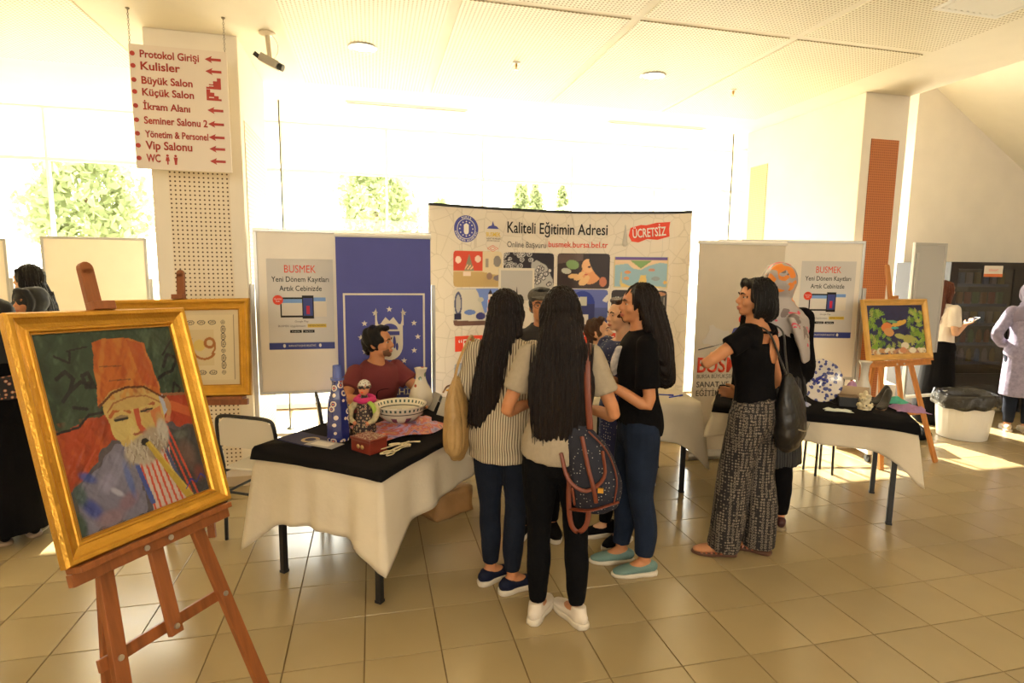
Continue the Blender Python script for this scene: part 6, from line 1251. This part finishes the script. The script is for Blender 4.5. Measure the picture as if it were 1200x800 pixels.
# G: seated man in maroon T-shirt at the left table
G_ = Fig(-.02, 4.20, 148, 1.70, 'bearded dark-haired man in a maroon T-shirt seated behind the left table, looking right', sex='m', seat=.45, lean=(0, .10)); G_.headM(-40, -3)
ga = ((-.25, .20, .82), (-.14, .40, .785)), ((.27, .13, .82), (.12, .34, .785))
G_.body(((ga[0][0], ga[0][1], ((.7, .6, -.1), (0, .1, -1), 1, .4)), (ga[1][0], ga[1][1], ((-.8, .4, -.05), (0, .1, -1), -1, .4))), ((-.12, .18, 0), (.12, .18, 0)), knees=((-.13, .40), (.13, .36))); G_.face()
b = BM(); G_.torso(b, .012, .82, 1.385, 'ff'); G_.arm(b, -1, *ga[0], inf=.008, upto=.66, flare=.016); G_.arm(b, 1, *ga[1], inf=.008, upto=.66, flare=.016); G_.wear('t_shirt', b, mat('maroon_cotton', (.15, .022, .024), .9, var=.1, bump=.15, bs=120), seed=22)
b = BM(); tube(b, [G_.p(-.05, .115, 1.20), G_.p(0, .125, 1.21), G_.p(.055, .118, 1.20), G_.p(.06, .118, 1.15)], [(.012, .004)]*4, 8, 3); G_.wear('shirt_print', b, black_kn, .004, .001)
trousers(G_, ((-.12, .18), (.12, .18)), .012, jeans, .1, seed=23, knees=((-.13, .40), (.13, .36)))
for i, x in enumerate((-.12, .12)): G_.shoe(i, (x, .18), 0, black_kn, rub, 'sneaker')
G_.hair('short', HK, seed=24)
b = BM(); ell(b, (0, .042, .012), (.053, .050, .038)); ell(b, (0, .076, -.010), (.024, .018, .018)); b.transform(G_.hm @ Matrix.Scale(1.012, 4)); G_.wear('stubble', b, mat('stubble', (.17, .075, .035), .8, var=.2, vs=90), .005, .0005)
b = BM(); w0, e0 = V(ga[0][1]), V(ga[0][0]); q = w0.lerp(e0, .10); d_ = (w0-e0).normalized()*.012; tube(b, [q-d_, q+d_], .033, 16, ends='ff'); obj('wrist_watch', b, steel, G_.root, True)
# H: short-haired woman in black top and patterned trousers
H_ = Fig(2.15, 2.86, -32, 1.66, 'woman with a dark bob, black open-backed top and patterned wide trousers', lean=(-.03, .02)); H_.headM(-42, -4)
fH = ((-.085, .10, -38), (.10, -.03, -10))
hl = (-.335, .15, 1.185), (-.11, .20, 1.20)
H_.body(((hl[0], hl[1], ((1, .1, 0), (0, .3, -1), 1)), ((.215, -.03, 1.03), (.17, .16, .93), ((-.2, .9, .1), (-1, 0, 0), 1))), fH); H_.face()
b = BM(); H_.torso(b, .012, .91, 1.30, 'ff')
for sd_ in (-1, 1): tube(b, [H_.p(sd_*.13, -.055, 1.28), H_.p(sd_*.115, -.055, 1.36), H_.p(sd_*.105, .02, 1.375), H_.p(sd_*.10, .07, 1.32), H_.p(sd_*.08, .09, 1.27)], [(.02, .035)]*5, 12, 3)
H_.arm(b, -1, *hl, inf=.012, upto=.42, flare=.01); H_.arm(b, 1, (.215, -.03, 1.03), (.17, .16, .93), inf=.012, upto=.42, flare=.01); H_.wear('top', b, black_kn, .007, .004, seed=25)
b = BM(); ell(b, H_.p(.01, -.098, 1.25), (.062, .02, .085)); me = remesh(b, .006, 2); link('open_back', me, SK, H_.root, smooth=True)
b = BM(); tube(b, [H_.p(-.11, -.06, 1.352), H_.p(0, -.088, 1.345), H_.p(.11, -.06, 1.352)], [.008]*3, 8, 3); H_.wear('back_strap', b, black_kn, .004, .0)
trousers(H_, fH, .012, dots('patterned_cotton', (.012, .010, .010), (.20, .16, .12), 58, .44, .55, rnd=.25), .05, seed=26, rad=[.094, .088, .082, .082, .084], amp=.010, kf=(24, 24, 3), top=.96)
sand = mat('sandal_leather', (.30, .07, .02), .35, coat=.3)
for i in (0, 1):
    sh = H_.shoe(i, fH[i][:2], fH[i][2], SK, mat('sandal_sole', (.10, .04, .02), .6), 'slip', label='brown leather strappy sandal')
    x, y = fH[i][:2]; k = H_.k; base = Matrix.Translation((x*k, y*k, 0)) @ Matrix.Rotation(-radians(fH[i][2]), 4, 'Z')
    for q in range(5): b = BM(); yy = .02+.028*q; zz = .086-.013*q; tube(b, [(-.045, yy, .02), (-.03, yy+.006*(q % 2), zz-.012), (0, yy+.01, zz-.004), (.03, yy-.006*(q % 2), zz-.012), (.045, yy, .02)], [(.007, .003)]*5, 8, 3); b.transform(base); obj('strap', b, sand, sh, True)
H_.hair('bob', HK, seed=27)
# I: woman with the flowered headscarf
I_ = Fig(2.54, 3.22, 18, 1.745, 'woman in a flowered orange and pink headscarf and dark clothes, back turned'); I_.headM(10, -6)
fI = ((-.08, 0, 0), (.09, -.03, 10)); I_.body((AH(-1), ((.21, .02, 1.03), (.17, .22, .95), ((-.2, .9, 0), (0, 0, -1), 1))), fI, voxel=.008); I_.face()
b = BM(); I_.torso(b, .022, .72, 1.40, 'ff', extra=lambda z: .02*max(0, (1.2-z))); I_.arm(b, -1, *AH(-1)[:2], inf=.02, upto=1.9); I_.arm(b, 1, (.21, .02, 1.03), (.17, .22, .95), inf=.02, upto=1.9); I_.wear('jacket', b, black_kn, amp=.008, seed=28)
b = BM(); I_.torso(b, .028, .42, .96, 'ff', extra=lambda z: .05*max(0, (.98-z))); I_.wear('pleated_skirt', b, stripes('pleated_dark', (.012, .012, .013), (.04, .038, .036), .018, .35), amp=.018, kf=(38, 38, 1), seed=29)
trousers(I_, fI, .008, black_kn, .09, seed=30)
for i in (0, 1): I_.shoe(i, fI[i][:2], fI[i][2], mat('dark_red_shoe', (.05, .012, .012), .5), mat('tan_rubber', (.3, .22, .12), .6), 'slip')
flo = mat('flowered_silk', (.36, .32, .30), .55); N, L, b_n = nodes(flo); tc = N.new('ShaderNodeTexCoord'); n1 = N.new('ShaderNodeTexNoise'); n1.inputs['Scale'].default_value = 9; n1.inputs['Distortion'].default_value = 1.2; n2 = N.new('ShaderNodeTexNoise'); n2.inputs['Scale'].default_value = 5.5; n2.inputs['Distortion'].default_value = .8
mpp = N.new('ShaderNodeMapping'); mpp.inputs['Location'].default_value = (3.3, 1.7, .4); L.new(tc.outputs['Object'], n1.inputs[0]); L.new(tc.outputs['Object'], mpp.inputs[0]); L.new(mpp.outputs[0], n2.inputs[0])
c = mixc(N, L, M_(N, L, 'GREATER_THAN', n1.outputs[0], .60), (.36, .32, .30), (.16, .12, .11)); c = mixc(N, L, M_(N, L, 'GREATER_THAN', n2.outputs[0], .575), c, (.72, .22, .03)); c = mixc(N, L, M_(N, L, 'LESS_THAN', n2.outputs[0], .385), c, (.58, .06, .10)); L.new(c, b_n.inputs['Base Color'])
def headscarf(F, m, seed, cape=True, name='headscarf', low=.0):
    b = BM(); hb = BM(); ell(hb, (0, -.018, .090), (.094, .112, .108), seg=26); ell(hb, (0, -.045, .125), (.080, .085, .075)); 
    tube(hb, [(0, -.02, .05), (0, -.02, -.03), (0, -.03, -.09)], [(.085, .085), (.075, .072), (.090, .085)], 20, 3, side=(1, 0, 0))
    for q in (-1, 1): tube(hb, [(q*.045, .062, .155), (q*.078, .045, .10), (q*.078, .045, .04), (q*.05, .055, -.02), (0, .06, -.045)], [.020, .022, .022, .022, .02], 10, 3)
    tube(hb, [(-.05, .06, .158), (0, .070, .165), (.05, .06, .158)], .02, 10, 3); hb.transform(F.hm)
    if cape: F.torso(hb, .040, 1.20+low, 1.42, 'ff'); tube(hb, [F.p(.06, -.11, 1.33), F.p(.10, -.14, 1.22), F.p(.13, -.14, 1.08)], [(.08, .03), (.09, .03), (.05, .018)], 12, 3)
    me = remesh(hb, .0075, 3, folds(.008, (22, 22, 14), 10, seed)); return link(name, me, m, F.root, smooth=True)
headscarf(I_, flo, 31)
# J: woman in lilac coat at the vending machine
J_ = Fig(6.78, 4.66, 40, 1.62, 'woman in a long lilac coat and headscarf at the right edge, facing the vending machine'); J_.headM(0, 0); fJ = ((-.08, 0, 0), (.08, 0, 0))
ja = (-.27, -.06, 1.05), (-.17, .10, .93)
J_.body(((ja[0], ja[1], ((.7, .5, -.2), (0, .1, -1), 1)), AH(1)), fJ, voxel=.008); J_.face()
b = BM(); J_.torso(b, .030, .40, 1.40, 'ff', extra=lambda z: .045*max(0, (1.05-z))); J_.arm(b, -1, *ja, inf=.022, upto=1.95); J_.arm(b, 1, *AH(1)[:2], inf=.022, upto=1.95); J_.wear('coat', b, mat('lilac_wool', (.27, .24, .34), .9, var=.2, vs=30, bump=.2), amp=.010, kf=(14, 14, 3), seed=32); trousers(J_, fJ, .01, jeans, .1, seed=33)
for i in (0, 1): J_.shoe(i, fJ[i][:2], fJ[i][2], mat('pale_shoe', (.5, .4, .28), .5), rub, 'slip')
headscarf(J_, mat('grey_violet_scarf', (.20, .17, .24), .7, var=.1), 34)
# K: girl with phone by the vending machine
K_ = Fig(6.20, 5.14, 95, 1.62, 'red-haired girl in a white top and long black skirt looking at her phone'); K_.sk = SK2; K_.headM(0, -10); fK = ((-.08, 0, 0), (.08, .05, 0))
ka = (.20, -.03, 1.04), (.13, .17, 1.14)
K_.body((AH(-1), (ka[0], ka[1], ((-.2, .9, .25), (0, -.3, 1), -1, .5))), fK, voxel=.008); K_.face()
b = BM(); K_.torso(b, .014, .93, 1.38, 'ff'); K_.arm(b, -1, *AH(-1)[:2], inf=.014, upto=.7, flare=.01); K_.arm(b, 1, *ka, inf=.014, upto=.7, flare=.01); K_.wear('top', b, mat('white_top', (.66, .58, .48), .85), seed=35)
b = BM(); K_.torso(b, .018, .12, .96, 'rf', extra=lambda z: .09*max(0, (.98-z))); K_.wear('long_skirt', b, black_kn, amp=.012, kf=(20, 20, 1), seed=36)
for i in (0, 1): K_.shoe(i, fK[i][:2], fK[i][2], black_kn, rub, 'slip')
K_.hair('long', hairm('auburn_hair', (.10, .025, .010)), .30, .09, seed=37, back=-.02, strands=40)
ph_ = K_.root.matrix_world if False else Matrix.Translation(K_.root.location) @ Matrix.Rotation(-radians(95), 4, 'Z'); pw = ph_ @ (V(ka[1])+V((-.03, .105, .045)))
t = empty('phone', pw, -radians(95), 'white phone held by the red-haired girl', 'phone'); o = obj('phone_case', box(BM(), (-.036, -.07, -.004), (.036, .07, .004)), mat('phone_white', (.7, .68, .64), .3), t, bevel=.003); obj('screen', box(BM(), (-.032, -.062, .004), (.032, .062, .0048)), mat('phone_screen', (.03, .03, .04), .1), t); t.rotation_euler = (radians(25), 0, -radians(95))
# L, M, N: people at the far left
L_ = Fig(-2.64, 5.38, -82, 1.68, 'dark-haired woman in profile at the far left edge, standing behind the others'); L_.sk = SK2; L_.headM(0, 0); fL = ((-.08, 0, 0), (.08, 0, 0)); L_.body((AH(-1), AH(1)), fL, voxel=.008); L_.face()
b = BM(); L_.torso(b, .014, .84, 1.40, 'ff'); L_.arm(b, -1, *AH(-1)[:2], inf=.014, upto=1.9); L_.arm(b, 1, *AH(1)[:2], inf=.014, upto=1.9); L_.wear('top', b, black_kn, seed=38); trousers(L_, fL, .01, black_kn, .1, seed=39)
for i in (0, 1): L_.shoe(i, fL[i][:2], fL[i][2], black_kn, rub, 'sneaker')
L_.hair('long', HK, .34, .105, seed=40, back=-.06, strands=50)
def robed(x, y, hd, h, label, scarf_m, sleeve=False, seed=41):
    F = Fig(x, y, hd, h, label); F.headM(0, -4); f = ((-.08, 0, 0), (.08, 0, 0)); F.body((AH(-1), ((.20, .03, 1.02), (.10, .22, 1.0), ((-.7, .6, 0), (0, 0, -1), 1))), f, voxel=.008); F.face()
    b = BM(); F.torso(b, .035, .09, 1.40, 'ff', extra=lambda z: .085*max(0, (1.1-z))); F.arm(b, -1, *AH(-1)[:2], inf=.03, upto=1.95, flare=.01); F.arm(b, 1, (.20, .03, 1.02), (.10, .22, 1.0), inf=.03, upto=1.95, flare=.01); F.wear('robe', b, black_kn, .009, .012, (18, 18, 1.5), seed=seed)
    for i in (0, 1): F.shoe(i, f[i][:2], f[i][2], black_kn, mat('brown_sole', (.30, .20, .12), .7), 'slip')
    headscarf(F, scarf_m, seed+1); return F
N_ = robed(-2.16, 4.02, -40, 1.48, 'person in a long black robe and headscarf at the left edge, beside the portrait', mat('black_scarf', (.006, .006, .007), .8), seed=43)
b = BM(); N_.torso(b, .048, .98, 1.14, 'ff'); N_.wear('flowered_band', b, pat('dark_floral', (.015, .012, .012), [(.35, .12, .06), (.45, .35, .25)], 38, .35, .8, coat=0), .009, .006, seed=45)
robed(-2.36, 4.78, -150, 1.52, 'woman in a black headscarf, only her head showing above the gold frame', MT['black_scarf'], seed=47)
# ---------------------------------------------------------------- bags carried by people
def W(F, c): return Matrix.Translation(F.root.location) @ Matrix.Rotation(F.root.rotation_euler[2], 4, 'Z') @ V(c)
tan_l = mat('tan_leather', (.36, .22, .08), .5, var=.15, vs=12, bump=.5, bs=40)
o_ = W(B_, (-.235, -.055, 0)); t = empty('shoulder_bag', (o_.x, o_.y, .72), B_.root.rotation_euler[2], 'slouchy tan leather shoulder bag hanging at the left side of the striped girl', 'bag')
b = BM(); tube(b, [(0, 0, .01), (0, 0, .05), (0, 0, .15), (.0, 0, .26), (.0, 0, .36), (0, 0, .40)], [(.035, .06), (.058, .12), (.062, .135), (.055, .125), (.038, .105), (.022, .09)], 24, 3, side=(1, 0, 0)); me = remesh(b, .007, 3, folds(.010, (45, 45, 5), 10, 50)); link('bag_body', me, tan_l, t, smooth=True)
b = BM(); tube(b, [(0, -.085, .375), (.02, -.06, .50), (.075, -.01, .635), (.06, .07, .50), (0, .085, .375)], [(.010, .004)]*5, 10, 5); obj('strap', b, tan_l, t, True)
for q in (-1, 1): obj('buckle', lathe(BM(), [(.012, -.004), (.015, 0), (.012, .004), (.009, 0), (.012, -.004)], (-.03, q*.06, .36), 14), gold, t, True)
b = BM(); tube(b, [(-.05, -.09, .355), (-.055, 0, .365), (-.05, .09, .355)], .005, 8, 4); obj('drawstring', b, mat('dark_tan', (.16, .08, .03), .5), t, True)
brn = mat('brown_strap_leather', (.15, .030, .010), .45, var=.1)
o_ = W(A_, (.165, -.115, 0)); t = empty('backpack', (o_.x, o_.y, .60), A_.root.rotation_euler[2]-.25, 'navy dotted backpack with brown leather straps hanging from the front girl\'s right shoulder', 'backpack')
b = BM(); tube(b, [(.01, 0, .03), (.02, 0, .10), (.02, 0, .22), (.0, 0, .33), (-.02, 0, .40)], [(.105, .055), (.125, .07), (.115, .068), (.085, .055), (.04, .03)], 22, 3, side=(1, 0, 0)); me = remesh(b, .007, 3, folds(.006, (25, 25, 15), 10, 51)); me.transform(Matrix.Rotation(radians(-14), 4, 'Y')); link('bag_body', me, dots('navy_dot_canvas', (.010, .011, .022), (.42, .38, .33), 62, .16), t, smooth=True)
Ry = Matrix.Rotation(radians(-14), 4, 'Y')
for nm, pts, r in (('flap_edge', [(-.08, -.072, .30), (-.07, -.085, .18), (.0, -.092, .12), (.09, -.086, .17), (.105, -.07, .28)], (.009, .003)), ('pocket_edge', [(-.07, -.078, .06), (-.06, -.090, .14)], (.006, .003)), ('base_strip', [(-.10, -.045, .03), (0, -.078, .025), (.12, -.045, .035)], (.016, .004)), ('side_edge', [(.10, -.05, .03), (.135, -.04, .14), (.12, -.045, .27), (.06, -.045, .37)], (.007, .004)), ('centre_strap', [(.03, -.075, .36), (.03, -.09, .22), (.035, -.097, .13), (.03, -.088, .06)], (.010, .003))):
    b = BM(); tube(b, pts, [r]*len(pts), 8, 4); b.transform(Ry); obj(nm, b, brn, t, True)
b = BM(); tube(b, [(-.03, -.02, .38), (-.045, -.02, .55), (-.055, .01, .70), (-.06, .09, .752), (-.05, .15, .70)], [(.015, .003)]*5, 10, 5, side=(1, 0, 0)); obj('shoulder_strap', b, brn, t, True)
b = BM(); tube(b, [(-.09, -.03, .28), (-.115, -.04, .12), (-.105, -.045, -.05), (-.07, -.045, -.10), (-.03, -.045, -.06), (-.02, -.04, .05)], [(.012, .003)]*6, 10, 5, side=(1, 0, 0)); obj('loose_strap', b, brn, t, True)
obj('buckle', box(BM(), (.022, -.104, .118), (.046, -.096, .14)), gold, t)
blk_l = mat('black_bag_leather', (.010, .009, .009), .35, bump=.4, bs=30)
o_ = W(H_, (.10, -.165, 0)); t = empty('backpack', (o_.x, o_.y, .70), H_.root.rotation_euler[2], 'soft black backpack worn on the back of the woman in patterned trousers', 'backpack')
b = BM(); tube(b, [(.0, 0, .02), (.0, 0, .09), (-.01, .0, .20), (-.03, .01, .32), (-.04, .02, .40)], [(.11, .06), (.135, .085), (.125, .075), (.095, .05), (.04, .025)], 22, 3, side=(1, 0, 0)); me = remesh(b, .007, 3, folds(.010, (22, 22, 12), 10, 52)); link('bag_body', me, blk_l, t, smooth=True)
for (x0, x1) in ((-.03, -.19), (-.03, .0)): b = BM(); tube(b, [(x0-.01, .01, .38), ((x0+x1)/2, .045, .52), (x1, .075, .65), (x1, .15, .685), (x1, .225, .62)], [(.014, .003)]*5, 10, 4, side=(1, 0, 0)); obj('shoulder_strap', b, blk_l, t, True)
b = BM(); tube(b, [(-.08, -.075, .12), (0, -.09, .10), (.09, -.075, .12)], .004, 8, 4); obj('zip', b, steel, t, True)
